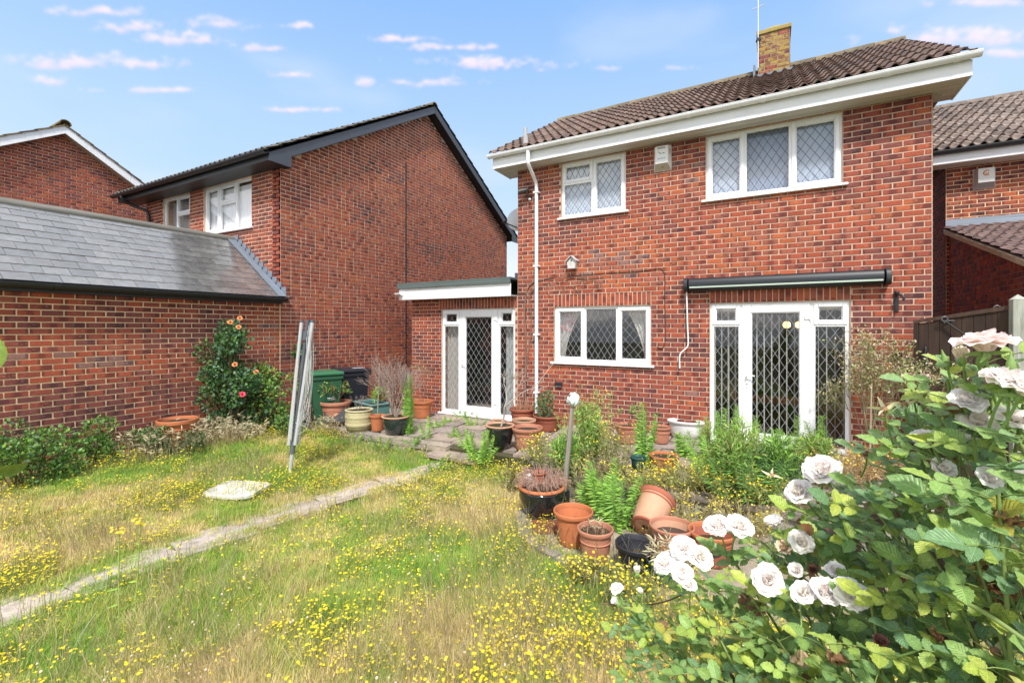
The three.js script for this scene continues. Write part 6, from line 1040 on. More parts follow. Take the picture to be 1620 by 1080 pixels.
// double bloom: rings of cupped petals opening along +y
function bloom(R0, seed, { open = 1, layers = 5, cup = 0.5, color = [0.83, 0.80, 0.77], heart = [0.85, 0.72, 0.64], ruffle = 0.14 } = {}) {
  const f = new Faces(), r = rng(seed), col = [];
  for (let k = 0; k < layers; k++) {
    const q = k / Math.max(1, layers - 1), n = Math.round(4 + q * 5), theta = lerp(0.03, 1.42 * open, Math.pow(q, 0.85)), L = R0 * lerp(0.62, 1.04, q), W = R0 * lerp(0.55, 0.86, q), lift = (1 - q) * R0 * 0.10;
    for (let i = 0; i < n; i++) {
      const a = (i + r() * 0.5 + k * 0.37) / n * 6.283, ca = Math.cos(a), sa = Math.sin(a), th = theta + rr(-0.13, 0.13, r), nu = 5, nv = 5, base = f.count, len = L * rr(0.88, 1.1, r), wd = W * rr(0.85, 1.1, r), ph = r() * 6;
      const c = mix3(heart, color, clamp(0.25 + q * 0.95 + rr(-0.1, 0.1, r)));
      for (let v = 0; v <= nv; v++) { const tv = v / nv; let rad = (0.02 + 0.05 * q) * R0, y = lift, ang; { const steps = 6; for (let s = 0; s < steps; s++) { const ts = tv * (s + 0.5) / steps; ang = th * (0.35 + 0.85 * ts) + (q > 0.5 ? 0.25 * ts * ts : -0.35 * ts * (1 - q)); rad += Math.sin(ang) * len * tv / steps; y += Math.cos(ang) * len * tv / steps; } }
        for (let u = 0; u <= nu; u++) { const x = (u / nu - 0.5) * 2, w = wd * Math.pow(Math.sin(Math.PI * (0.10 + 0.62 * tv)), 0.7) * (tv > 0.8 ? Math.sqrt(Math.max(0, 1 - Math.pow((tv - 0.8) / 0.24, 2))) : 1), curl = cup * w * x * x * (1 - 0.4 * q), wave = ruffle * R0 * tv * tv * Math.sin(x * 3.3 + ph) * 0.5, lx = x * w * 0.62;
          const pr = rad - curl * Math.cos(ang) , py = y + curl * Math.sin(ang) * 0.6 + wave; f.vert([ca * pr - sa * lx, py, sa * pr + ca * lx], [0, 1, 0], [u / nu, tv], tint(c, r, 0.02)); } }
      for (let v = 0; v < nv; v++) for (let u = 0; u < nu; u++) { const b = base + v * (nu + 1) + u; f.quad(b, b + 1, b + nu + 2, b + nu + 1); }
    }
  }
  const g = f.geometry(); g.computeVertexNormals(); return g;
}
// tall bright weed: an upright stem bristling with narrow leaves
function tallWeed(label, pos, h, { seed = 1, spread = 0.09, stems = 3, color = G.bright, leafL = 0.085, group, name = 'tall_weed', dens = 90, top = 0 } = {}) {
  const t = thing(name, label, 'weed', pos), r = rng(seed), f = new Faces(), st = [], g = narrowLeaf(leafL * 1.15, leafL * 0.20, 0.28);
  stems = Math.max(1, Math.round(stems * 1.8)); for (let s = 0; s < stems; s++) { const a = r() * 6.283, k = s ? spread * rr(0.5, 1.6, r) : 0, hh = h * (s ? rr(0.55, 0.95, r) : 1), b = new THREE.Vector3(Math.cos(a) * k * 0.6, 0, Math.sin(a) * k * 0.6), e = new THREE.Vector3(Math.cos(a) * k * 1.5 + rr(-0.03, 0.03, r), hh * 0.97, Math.sin(a) * k * 1.5 + rr(-0.03, 0.03, r)), m = b.clone().lerp(e, 0.5).add(new THREE.Vector3(rr(-0.02, 0.02, r), 0, rr(-0.02, 0.02, r))), c = new THREE.CatmullRomCurve3([b, m, e]);
    st.push(new THREE.TubeGeometry(c, 8, 0.0045, 5).toNonIndexed());
    const n = Math.round(dens * hh * 3.0); for (let i = 0; i < n; i++) { const k2 = Math.pow(i / n, 0.85), p = c.getPoint(k2), a2 = i * 2.4 + r(), el = lerp(-0.05, 1.0, k2 * k2) + rr(-0.25, 0.25, r); put(f, g, p, new THREE.Vector3(Math.cos(a2), el, Math.sin(a2)), rr(-0.3, 0.3, r) + 1.57, lerp(1.15, 0.62, k2) * rr(0.75, 1.2, r), tint(color, r, 0.3)); } }
  part('leaves', f.geometry(), LM.leaf, t).userData.kind = 'stuff'; part('stems', joined(st), mat([color[0] * 0.9, color[1] * 0.75, color[2]], 0.8), t).userData.kind = 'stuff'; return t;
}
// wispy yellow-flowered weed clump
const daisy = (() => { const f = new Faces(), n = 9; const c = f.vert([0, 0.002, 0], [0, 1, 0], [0, 0], [0.90, 0.55, 0.01]); for (let i = 0; i < n; i++) { const a = i / n * 6.283, d = 0.30, p = (ang, k, y) => f.vert([Math.cos(ang) * k, y, Math.sin(ang) * k], [0, 1, 0], [0, 0], [0.97, 0.76, 0.012]); const b = p(a - d, 0.6, 0.10), e = p(a + d, 0.6, 0.10), tp = p(a, 1, 0.04 + 0.1 * (i % 2)); f.tri(c, e, b); f.tri(b, e, tp); } const g = f.geometry(); g.computeVertexNormals(); return g; })();
function flowerWeed(label, pos, h, w, { seed = 1, n = 22, heads = 3, green = G.olive, yellow = 0.85, headR = 0.0105, leaves = 8, group, name = 'flowering_weed' } = {}) {
  const t = thing(name, label, 'weed', pos, 0, group), r = rng(seed), st = [], f = new Faces(), hd = new Faces(), lf = narrowLeaf(0.065, 0.015, 0.3);
  n = Math.round(n * 1.8); for (let i = 0; i < n; i++) { const a = r() * 6.283, k = Math.sqrt(r()) * w / 2, hh = h * rr(0.5, 1, r), b = new THREE.Vector3(Math.cos(a) * k * 0.45, 0, Math.sin(a) * k * 0.45), e = new THREE.Vector3(Math.cos(a) * k, hh, Math.sin(a) * k), m = b.clone().lerp(e, 0.5).add(new THREE.Vector3(rr(-0.03, 0.03, r), 0.02, rr(-0.03, 0.03, r))); const c = new THREE.CatmullRomCurve3([b, m, e]); st.push(new THREE.TubeGeometry(c, 5, 0.0018, 4).toNonIndexed());
    for (let j = 0; j < leaves; j++) { const p = c.getPoint(r() * 0.9); put(f, lf, p, randDir(r, 0.5), r() * 6, rr(0.5, 1.2, r), tint(green, r, 0.3)); }
    for (let j = 0; j < heads; j++) { const s = c.getPoint(rr(0.7, 1, r)), q = s.clone().add(new THREE.Vector3(rr(-0.05, 0.05, r), rr(0.01, 0.07, r), rr(-0.05, 0.05, r))); st.push(rod(s, q, 0.0013, 0.001, 3)); const y = r() < yellow; const d = randDir(r, 1.4); const col = y ? tint([1, 1, 1], r, 0.12) : tint([0.7, 0.8, 9], r, 0.1); hd.add(daisy, new THREE.Matrix4().compose(q, aim(d, r() * 6), new THREE.Vector3(1, y ? 1 : 2.2, 1).multiplyScalar(headR * rr(0.7, 1.3, r))), y ? col : [0.62, 0.72, 14]); } }
  part('stems', joined(st), mat([green[0] * 1.1, green[1], green[2]], 0.9), t); if (leaves) part('leaves', f.geometry(), LM.leaf, t).userData.kind = 'stuff'; part('flower_heads', hd.geometry(), LM.petal, t).userData.kind = 'stuff'; return t;
}
function grassClump(label, pos, h, w, { seed = 1, n = 120, color = G.straw, heads = 0.3, name = 'grass_clump', group } = {}) {
  const t = thing(name, label, 'grass', pos, 0, group), r = rng(seed), f = new Faces(), hd = new Faces(), ear = smallLeaf(0.07, 0.012, 0.4, 0.2);
  for (let i = 0; i < n; i++) { const a = r() * 6.283, k = Math.sqrt(r()) * w / 2, hh = h * rr(0.45, 1, r), bend = rr(0.1, 0.55, r) * hh, b2_ = r() * 6.283, col = tint(color, r, 0.22), wd = rr(0.0015, 0.004, r), x = Math.cos(a) * k, z = Math.sin(a) * k, dx = Math.cos(b2_), dz = Math.sin(b2_); let prev; for (let s = 0; s <= 4; s++) { const q = s / 4, px = x + dx * bend * q * q, pz = z + dz * bend * q * q, y = hh * q * (1 - 0.12 * q), ww = wd * (1 - q * 0.85); const c = [f.vert([px - dz * ww, y, pz + dx * ww], [dx, 0.3, dz], [0, q], col), f.vert([px + dz * ww, y, pz - dx * ww], [dx, 0.3, dz], [1, q], col)]; if (prev) f.quad(prev[0], prev[1], c[1], c[0]); prev = c; if (s === 4 && r() < heads) for (let e = 0; e < 3; e++) put(hd, ear, new THREE.Vector3(px, y - e * 0.02, pz), new THREE.Vector3(dx, rr(-0.3, 0.8, r), dz).add(randDir(r).multiplyScalar(0.3)), r() * 6, rr(0.7, 1.3, r), tint(G.cream, r, 0.15)); } }
  part('blades', f.geometry(), LM.dry, t).userData.kind = 'stuff'; if (hd.count) part('seed_heads', hd.geometry(), LM.dry, t).userData.kind = 'stuff'; return t;
}
// ---------------------------------------------------------------- lawn: grass, straw, small flowers
const inPolyEdge = (x, d) => d > 3.60 + 0.45 * Math.pow(Math.max(0, -x - 0.6), 1.45) * 0.55 && x > -2.4 && d < 5.6;
function pathGap(x, d) { const xc = d > 4.5 ? lerp(-4.42, -4.18, (d - 4.5) / 1.28) : d > 2.9 ? lerp(-4.66, -4.42, (d - 2.9) / 1.6) : lerp(-4.83, -4.66, d / 2.9); return Math.abs(x - xc); }
const cover = survey(375, 775, 0.07);
(function lawn() {
  const r = rng(777);
  const tuft = (n, h, spread, wid, bend) => { const f = new Faces(); for (let i = 0; i < n; i++) { const a = r() * 6.283, k = Math.sqrt(r()) * spread, x = Math.cos(a) * k, z = Math.sin(a) * k, hh = h * rr(0.5, 1.1, r), b = rr(0.15, 1, r) * bend * hh, b2_ = r() * 6.283, dx = Math.cos(b2_), dz = Math.sin(b2_), w = wid * rr(0.6, 1.2, r); const v = (q, s, col) => f.vert([x + dx * b * q * q - dz * w * s, hh * q, z + dz * b * q * q + dx * w * s], [dx * 0.7, 0.7, dz * 0.7], [0, q], col); const c = tint([0.93, 0.93, 0.9], r, 0.22), c2 = [c[0] * 1.05, c[1] * 1.03, c[2]]; const a0 = v(0, -1, c), a1 = v(0, 1, c), m0 = v(0.55, -0.8, c), m1 = v(0.55, 0.8, c), e = v(1, 0, c2); f.quad(a0, a1, m1, m0); f.tri(m0, m1, e); } const g = f.geometry(); g.computeVertexNormals(); return g; };
  const kinds = [tuft(16, 0.060, 0.045, 0.0018, 0.9), tuft(16, 0.095, 0.05, 0.0019, 1.0), tuft(12, 0.15, 0.045, 0.0017, 0.8), tuft(18, 0.05, 0.06, 0.0014, 1.4)];
  const lists = kinds.map(() => []);
  const N = 165000, ms = new THREE.Matrix4(), q = new THREE.Quaternion(), e = new THREE.Euler();
  for (let i = 0; i < N; i++) {
    const near = r() < 0.4, x = near ? rr(-3.8, 1.6, r) : rr(-8.1, 2.6, r), d = near ? rr(0.7, 3.9, r) : rr(0.3, 6.3, r);
    if (d > 5.80 && (x < -4.72 || x > -3.4)) continue; if (x < -7.2 && r() < 0.4) continue;
    const y = groundY(x, d) + 0.012, [px, py, f] = project(x, y, -d); if (f < 1.6 || px < -60 || px > 1690 || py > 1150) continue;
    if (f > 4 && r() < 0.3) continue;
    const pg = pathGap(x, d) + 0.10 * (fbm(x * 3, d * 3, 3, 0, 6) - 0.5); const pw = lerp(0.18, 0.075, sstep(1.5, 5, d)) + 0.44 * (fbm(d * 1.9 + 3, x * 1.2, 3, 0, 16) - 0.5); if (d < 5.9 && pg < pw && r() < 0.975) continue;
    if (inPolyEdge(x, d) && r() < 0.86) continue;
    if (Math.hypot(((x - cover.x) * 0.94 - (d - cover.d) * 0.34) / 0.32, ((d - cover.d) * 0.94 + (x - cover.x) * 0.34) / 0.27) < 0.85 + 0.5 * (fbm(x * 6, d * 6, 3, 0, 3) - 0.35)) continue;
    const dry = dryness(x, d), k = dry + rr(-0.22, 0.22, r), tall = fbm(x * 1.7 + 50, d * 1.7, 3, 0, 14), bare = sstep(0.62, 0.8, dry);
    if (r() < bare * 0.35) continue;
    let c = k < 0.35 ? mix3([0.24, 0.46, 0.045], [0.38, 0.55, 0.07], r()) : k < 0.55 ? mix3([0.52, 0.56, 0.11], [0.70, 0.64, 0.19], r()) : mix3([0.76, 0.62, 0.29], [0.84, 0.70, 0.40], r());
    c = tint(c, r, 0.16);
    let kind = bare > 0.4 ? 3 : tall + rr(-0.15, 0.15, r) > 0.60 ? (r() < 0.22 ? 2 : 1) : 0;
    if (d < 2.6 && x > -2.5 && kind === 0 && r() < 0.5) kind = 1;
    const s = rr(0.7, 1.3, r) * (d > 4.6 && x < -4.4 ? 0.9 : 1);
    e.set(rr(-0.12, 0.12, r), r() * 6.283, rr(-0.12, 0.12, r)); q.setFromEuler(e);
    lists[kind].push([ms.compose(new THREE.Vector3(x, y - 0.004, -d), q, new THREE.Vector3(s, s * rr(0.6, 1.05, r), s)).clone(), c]);
  }
  const gm = mat([1, 1, 1], 0.92, { vertexColors: true, transmission: 0.38, thickness: 0 });
  const names = [['lawn_grass', 'short green and yellow lawn grass'], ['lawn_grass', 'longer tufted lawn grass'], ['lawn_grass', 'tall uncut grass in the lawn'], ['lawn_grass', 'flattened straw-dry grass patches']];
  const inst = (name, label, cat, geo, m, list) => { const o = new THREE.InstancedMesh(geo, m, list.length); list.forEach(([k, c], i) => { o.setMatrixAt(i, k); o.setColorAt(i, new THREE.Color().setRGB(...c)); }); o.name = numbered(name); o.castShadow = o.receiveShadow = true; o.userData = { label, category: cat, kind: 'stuff' }; scene.add(o); return o; };
  kinds.forEach((g, i) => inst(names[i][0], names[i][1], 'grass', g, gm, lists[i]));
  // straw stalks with seed heads
  const stalk = (() => { const f = new Faces(), c = [1, 1, 1]; for (let s = 0; s < 3; s++) { const a = s * 2.1, dx = Math.cos(a), dz = Math.sin(a), h = 0.22 + 0.06 * s, b = 0.06 + 0.03 * s; let pr; for (let j = 0; j <= 5; j++) { const t = j / 5, w = 0.0011 + (t > 0.78 ? 0.0030 * Math.sin((t - 0.78) / 0.22 * Math.PI) : 0); const p = [f.vert([dx * (0.02 + b * t * t) - dz * w, h * t * (1 - 0.1 * t), dz * (0.02 + b * t * t) + dx * w], [dx, 0.5, dz], [0, t], c), f.vert([dx * (0.02 + b * t * t) + dz * w, h * t * (1 - 0.1 * t), dz * (0.02 + b * t * t) - dx * w], [dx, 0.5, dz], [1, t], c)]; if (pr) f.quad(pr[0], pr[1], p[1], p[0]); pr = p; } } return f.geometry(); })();
  const sl = []; for (let i = 0; i < 14000; i++) { const x = rr(-6.5, 2.2, r), d = rr(0.7, 5.4, r), y = groundY(x, d), [px, py, f] = project(x, y, -d); if (f < 1.7 || px < -40 || px > 1660 || py > 1140) continue; const g = fbm(x * 1.1 + 90, d * 1.1 + 12, 3, 0, 44); if (g + rr(-0.1, 0.1, r) < (x > -2.2 && d < 4 ? 0.42 : 0.56) || (pathGap(x, d) < 0.25 && d < 5.9)) continue; const s = rr(0.5, 1.15, r); e.set(rr(-0.2, 0.2, r), r() * 6.283, rr(-0.2, 0.2, r)); sl.push([ms.compose(new THREE.Vector3(x, y, -d), q.setFromEuler(e), new THREE.Vector3(s, s, s)).clone(), tint(r() < 0.7 ? [0.62, 0.50, 0.27] : [0.45, 0.42, 0.16], r, 0.15)]); }
  inst('straw_stalks', 'thin straw stalks with seed heads standing over the lawn', 'grass', stalk, mat([1, 1, 1], 0.9, { vertexColors: true, transmission: 0.45, thickness: 0 }), sl);
  // small yellow flowers on thin stems
  const plant = (n, h) => { const f = new Faces(), gcol = [0.22, 0.30, 0.06]; for (let i = 0; i < n; i++) { const a = r() * 6.283, k = r() * 0.075, hh = h * rr(0.55, 1.1, r), x = Math.cos(a) * k, z = Math.sin(a) * k; f.add(new THREE.CylinderGeometry(0.0010, 0.0013, hh, 3, 1, true), new THREE.Matrix4().makeTranslation(x, hh / 2, z), gcol); f.add(daisy, new THREE.Matrix4().compose(new THREE.Vector3(x, hh, z), aim(randDir(r, 1.9), r() * 6), new THREE.Vector3(1, 1, 1).multiplyScalar(rr(0.0060, 0.0108, r))), tint([1, 1, 1], r, 0.1)); } return f.geometry(); };
  const fl = []; const zone = (x, d, py, px) => { let w = 0.14 + 1.35 * sstep(0.46, 0.66, fbm(x * 1.5 + 70, d * 1.5 + 33, 3, 0, 55)); if (x < -5 && d < 3.4) w *= 1.35; if (py > 840 && px < 1000) w *= 1.2; if (x > -4 && x < -2.6 && d > 3.8) w *= 0.7; return w * 0.42; };
  for (let i = 0; i < 25000; i++) { const x = rr(-7.6, 2.0, r), d = rr(0.8, 5.7, r), y = groundY(x, d), [px, py, f] = project(x, y, -d); if (f < 1.7 || px < -40 || px > 1660 || py > 1150 || (pathGap(x, d) < 0.24)) continue; if (inPolyEdge(x, d) && r() < 0.7) continue; if (r() > zone(x, d, py, px)) continue; e.set(rr(-0.15, 0.15, r), r() * 6.283, rr(-0.15, 0.15, r)); const s = rr(0.75, 1.25, r); fl.push([ms.compose(new THREE.Vector3(x, y, -d), q.setFromEuler(e), new THREE.Vector3(s, s * rr(0.7, 1.2, r), s)).clone(), [1, 1, 1]]); }
  const half = [[], [], []]; fl.forEach((p, i) => half[i % 3].push(p));
  half.forEach((l, i) => inst('yellow_wildflowers', ['small yellow wildflowers scattered through the lawn', 'low yellow wildflowers in the lawn grass', 'taller yellow wildflowers in the lawn grass'][i], 'wildflowers', plant(4 + i, 0.11 + 0.035 * i), LM.petal, l));
  // downy white seed heads
  const puff = (() => { const f = new Faces(); f.add(new THREE.CylinderGeometry(0.001, 0.0014, 0.16, 4, 1, true), new THREE.Matrix4().makeTranslation(0, 0.08, 0), [0.40, 0.34, 0.16]); f.add(new THREE.IcosahedronGeometry(0.0075, 1), new THREE.Matrix4().makeTranslation(0, 0.166, 0), [0.56, 0.48, 0.34]); f.add(new THREE.CylinderGeometry(0.001, 0.0012, 0.12, 4, 1, true), new THREE.Matrix4().makeTranslation(0.03, 0.06, 0.02), [0.40, 0.34, 0.16]); f.add(new THREE.IcosahedronGeometry(0.006, 1), new THREE.Matrix4().makeTranslation(0.03, 0.124, 0.02), [0.50, 0.40, 0.26]); return f.geometry(); })();
  const pl = []; for (let i = 0; i < 700; i++) { const x = rr(-4.2, 1.2, r), d = rr(0.9, 5.2, r), y = groundY(x, d), [px, py, f] = project(x, y, -d); if (f < 1.7 || px < -40 || px > 1660 || py > 1140 || pathGap(x, d) < 0.25) continue; if (fbm(x * 1.3 + 8, d * 1.3 + 60, 3, 0, 58) < 0.5) continue; e.set(rr(-0.15, 0.15, r), r() * 6, rr(-0.15, 0.15, r)); const s = rr(0.7, 1.2, r); pl.push([ms.compose(new THREE.Vector3(x, y, -d), q.setFromEuler(e), new THREE.Vector3(s, s, s)).clone(), [1, 1, 1]]); }
  inst('seed_heads', 'downy pale seed heads dotted through the lawn', 'seed heads', puff, mat([1, 1, 1], 1, { vertexColors: true }), pl);
})();

// ---------------------------------------------------------------- plants in the pots and on the patio
const atop = (k, dx = 0, dz = 0) => [POTS[k].x + dx, POTS[k].top - 0.01, -POTS[k].d + dz];
const tiny = smallLeaf(0.030, 0.018), smallL = smallLeaf(0.045, 0.028), medL = smallLeaf(0.062, 0.040);
bareShrub('potted_plant', 'straggly small-leaved plant in the large terracotta pot by the bins', atop('big'), { h: 0.52, depth: 3, trunks: 5, spread: 0.6, seed: 3, rad: 0.005, color: [0.26, 0.18, 0.10], category: 'plant', leaves: { n: 5, geo: smallL, scatter: 0.05, colors: [G.fresh, G.olive, G.mid, [0.30, 0.19, 0.09]] } });
bareShrub('dead_shrub', 'dense bare grey shrub in the dark glazed pot at the patio corner', atop('glazed'), { h: 0.84, depth: 5, trunks: 11, spread: 0.42, seed: 5, rad: 0.008, color: [0.38, 0.30, 0.26], lean: 0.42 });
bareShrub('dead_plant', 'thin dry twigs in the cream tub', [POTS.tub.x, POTS.tub.top, -POTS.tub.d], { h: 0.3, depth: 3, trunks: 6, spread: 0.5, seed: 6, rad: 0.0035, color: [0.34, 0.27, 0.24], category: 'plant' });
{ const t = thing('plant_cane', 'pale upright cane in the small orange terracotta pot', 'cane', atop('small')); part('cane', rod([0, 0, 0], [0.05, 0.98, 0], 0.011, 0.009), mat([0.50, 0.46, 0.34], 0.8, { map: T.wood }), t); part('side_twigs', joined([rod([0.02, 0.4, 0], [-0.08, 0.62, 0.02], 0.003), rod([0.03, 0.6, 0], [-0.05, 0.85, 0.03], 0.003), rod([0.04, 0.8, 0], [0.12, 1.0, 0], 0.003)]), mat([0.42, 0.40, 0.22], 0.9), t); }
bareShrub('potted_plant', 'thin reddish-leaved plant in the orange pot against the extension wall', atop('walled'), { h: 0.85, depth: 3, trunks: 4, spread: 0.4, seed: 8, rad: 0.005, color: [0.30, 0.19, 0.12], category: 'plant', lean: 0.2, leaves: { n: 3, geo: tiny, scatter: 0.04, colors: [[0.22, 0.10, 0.06], G.olive, [0.26, 0.16, 0.08]] } });
bareShrub('dead_shrub', 'bare pale forked branch in the black fluted pot', atop('fluted'), { h: 1.12, depth: 4, trunks: 1, spread: 0.72, seed: 19, rad: 0.015, color: [0.50, 0.43, 0.36], lean: 0.2 });
{ const t = thing('dry_stalks', 'bundle of dry upright reddish stalks in the dark red pot by the extension door', 'stalks', atop('sticks')), l = [], r = rng(44); for (let i = 0; i < 46; i++) { const a = r() * 6.283, k = Math.sqrt(r()) * 0.17; l.push(rod([Math.cos(a) * k, 0, Math.sin(a) * k], [Math.cos(a) * k * 1.35 + rr(-0.03, 0.03, r), rr(0.08, 0.26, r), Math.sin(a) * k * 1.35], 0.0045, 0.003, 5)); } for (let i = 0; i < 4; i++) { const a = r() * 6.283; l.push(rod([Math.cos(a) * 0.1, 0, Math.sin(a) * 0.1], [Math.cos(a) * 0.16, rr(0.32, 0.44, r), Math.sin(a) * 0.16], 0.005, 0.003, 5)); } part('stalks', joined(l), mat([0.42, 0.22, 0.13], 0.95), t); }
leafyBush('potted_plant', 'green upright plant in the wide red pot by the downpipe', atop('downpipe', -0.05, 0), { w: 0.44, d: 0.36, h: 0.50, n: 420, leaf: smallL, colors: [G.blue, G.mid, G.dark], seed: 9, lumps: 7, category: 'plant' });
{ const t = thing('dead_plant', 'tangle of dry pinkish stems spilling over the black glazed bowl', 'plant', atop('bowl')), l = [], r = rng(61); for (let i = 0; i < 210; i++) { const a = r() * 6.283, k = Math.sqrt(r()) * 0.15, o = 0.16 + r() * 0.13, y = rr(0.06, 0.20, r); l.push(tube([[Math.cos(a) * k, 0, Math.sin(a) * k], [Math.cos(a) * (k + o * 0.4), y, Math.sin(a) * (k + o * 0.4)], [Math.cos(a + rr(-0.4, 0.4, r)) * Math.min(0.27, k + o), y * rr(0.35, 1.1, r), Math.sin(a + rr(-0.4, 0.4, r)) * Math.min(0.27, k + o)]], 0.0022, 4, false, 5)); } part('stems', joined(l), mat([0.42, 0.26, 0.20], 0.95), t).userData.kind = 'stuff'; }
grassClump('dead straw grass in the slim pink pot', atop('slim'), 0.14, 0.2, { seed: 70, n: 60, color: [0.45, 0.27, 0.17], name: 'dead_grass', heads: 0.1 });
grassClump('dry curled leaves in the dark green plastic pot', atop('green'), 0.24, 0.22, { seed: 71, n: 70, color: [0.46, 0.28, 0.13], name: 'dead_grass', heads: 0.5 });
bareShrub('potted_plant', 'thin twiggy plant in the pink pot below the kitchen window', atop('window'), { h: 0.34, depth: 3, trunks: 3, spread: 0.5, seed: 72, rad: 0.004, color: [0.24, 0.20, 0.10], category: 'plant', leaves: { n: 3, geo: tiny, colors: [G.olive, G.fresh] } });
{ const t = thing('plant_cane', 'short thin cane in the pink pot beside the white tub', 'cane', atop('window_right')); part('cane', rod([0, 0, 0], [0.01, 0.16, 0], 0.005, 0.004), mat(G.brown, 0.9), t); part('tip', rod([0.01, 0.16, 0], [0.02, 0.2, 0.01], 0.004, 0.002), mat(G.brown, 0.9), t); }
leafyBush('potted_plant', 'sprig of green leaves in the faded trough', [-6.75, 0.5, -6.72], { w: 0.34, d: 0.26, h: 0.34, n: 190, leaf: narrowLeaf(0.10, 0.016, 0.35), colors: [G.fresh, G.bright], seed: 74, lumps: 5, category: 'plant' });
leafyBush('dry_flower', 'browned dead flower heads in the shade left of the large terracotta pot', [-7.55, 0.17, -5.72], { w: 0.36, d: 0.3, h: 0.42, n: 280, leaf: tiny, colors: [[0.30, 0.14, 0.07], [0.22, 0.11, 0.06], G.brown], seed: 75, lumps: 6, material: LM.dry, category: 'plant' });

// bright upright weeds, one by one
const wp = (px, py, lev) => { const s = survey(px, py, lev); return [s.x, lev - 0.01, -s.d]; };
const hgt = (px, py, lev, top) => EYE + (HORIZON - top) * survey(px, py, lev).f / FOCAL - lev;
function weedAt(px, py, lev, top, label, o) { return tallWeed(label, wp(px, py, lev), hgt(px, py, lev, top), o); }
weedAt(648, 686, LV, 592, 'tall narrow green weed right of the bare grey shrub', { seed: 101, stems: 2, spread: 0.05 });
weedAt(679, 692, LV, 657, 'short upright green weed growing between the patio slabs', { seed: 102, stems: 1, leafL: 0.07 });
weedAt(762, 730, 0.1, 682, 'green weed at the end of the path, left of the black fluted pot', { seed: 103, stems: 5, spread: 0.14, leafL: 0.08 });
weedAt(738, 708, LV, 678, 'low green weed in the patio joint below the extension door', { seed: 104, stems: 3, leafL: 0.06 });
weedAt(1020, 735, RB, 634, 'tall feathery green weed between the two pink terrace pots', { seed: 105, stems: 4, spread: 0.07 });
weedAt(1117, 735, RB, 658, 'green weed standing in front of the white tub', { seed: 106, stems: 2, spread: 0.06 });
weedAt(1150, 745, RB, 642, 'tall green weed left of the glazed door frame', { seed: 107, stems: 4, spread: 0.08 });
weedAt(1168, 752, RB, 638, 'tallest green weed in front of the glazed door side light', { seed: 108, stems: 5, spread: 0.12 });
weedAt(1196, 755, RB, 664, 'bushy green weed in front of the glazed door', { seed: 109, stems: 6, spread: 0.14 });
weedAt(1150, 770, RB, 690, 'dark green weed at the front of the terrace clump', { seed: 110, stems: 7, spread: 0.2, color: G.fresh });
weedAt(1205, 775, RB, 700, 'dark leafy weed above the curved wall', { seed: 111, stems: 8, spread: 0.2, color: [0.08, 0.19, 0.035] });
weedAt(1262, 740, RB, 655, 'thin pale weed below the middle of the glazed door', { seed: 112, stems: 3, spread: 0.1, color: G.fresh });
weedAt(1300, 745, RB, 655, 'wide-leaved weed below the right side of the glazed door', { seed: 113, stems: 3, spread: 0.14, color: G.fresh, leafL: 0.10 });
weedAt(975, 830, 0.05, 722, 'bright green weed growing behind the empty orange pot', { seed: 114, stems: 6, spread: 0.13, leafL: 0.095 });
weedAt(940, 800, 0.05, 742, 'short bright weed right of the spade shaft', { seed: 115, stems: 5, spread: 0.12, leafL: 0.1 });
weedAt(1088, 720, RB, 680, 'green weed right of the orange terrace pot', { seed: 116, stems: 4, spread: 0.1 });
weedAt(700, 745, 0.03, 722, 'low green weed at the edge of the path near the kerb', { seed: 117, stems: 4, spread: 0.12, leafL: 0.06, color: G.fresh });
[[560, 702, 0.04, 684], [603, 712, 0.04, 690], [646, 712, 0.04, 695], [500, 690, 0.04, 668], [705, 668, LV, 657], [722, 690, LV, 676], [690, 675, LV, 664], [660, 700, LV, 690], [752, 672, LV, 655], [735, 660, LV, 650]].forEach(([px, py, lv, top], i) => weedAt(px, py, lv, top, ['green weed at the kerb below the cream tub', 'green weed at the kerb below the small orange pot', 'green weed at the kerb below the dark glazed pot', 'green weed at the left end of the kerb by the airer', 'tiny weed in the patio joint before the left side light of the extension door', 'leafy weed in the middle of the left patio', 'small weed between two patio slabs right of the wall pot', 'low weed at the patio corner beside the dark glazed pot', 'weed at the sill of the extension door', 'small weed under the middle of the extension door'][i], { seed: 300 + i, stems: 3, spread: 0.13, leafL: 0.055, color: i % 2 ? G.fresh : G.bright, dens: 110, name: 'small_weed' }));
weedAt(1190, 790, RB, 712, 'broad dark green weed mass right of the orange terrace pot', { seed: 320, stems: 10, spread: 0.24, color: [0.13, 0.30, 0.05], leafL: 0.09 });
weedAt(1130, 760, RB, 690, 'fresh green weed left of the dark weed mass', { seed: 321, stems: 6, spread: 0.16, leafL: 0.085 });
[[930, 735, 0.25, 640, 0.5, 'wild pale green weed mass behind the spade'], [1232, 770, RB, 690, 0.5, 'leafy weed mass beside the driftwood stick'], [1165, 775, RB, 668, 0.55, 'thick green weed mass in front of the glazed door side light'], [893, 760, 0.2, 700, 0.4, 'weed mass behind the black glazed bowl'], [1290, 765, RB, 700, 0.45, 'green weed mass below the right hinge of the glazed door']].forEach(([px, py, lv, top, w, label], i) => { const p = wp(px, py, lv); leafyBush('weed_mass', label, p, { w, d: 0.4, h: hgt(px, py, lv, top) * 1.1, n: 1500, leaf: narrowLeaf(0.075, 0.013, 0.3), colors: i % 2 ? [G.bright, G.fresh, G.mid] : [G.fresh, G.olive, G.bright, [0.36, 0.44, 0.13]], seed: 340 + i, lumps: 22, material: LM.leaf, gap: 0.1, up: 0.6, category: 'weed', stemColor: [0.20, 0.28, 0.06] }); });
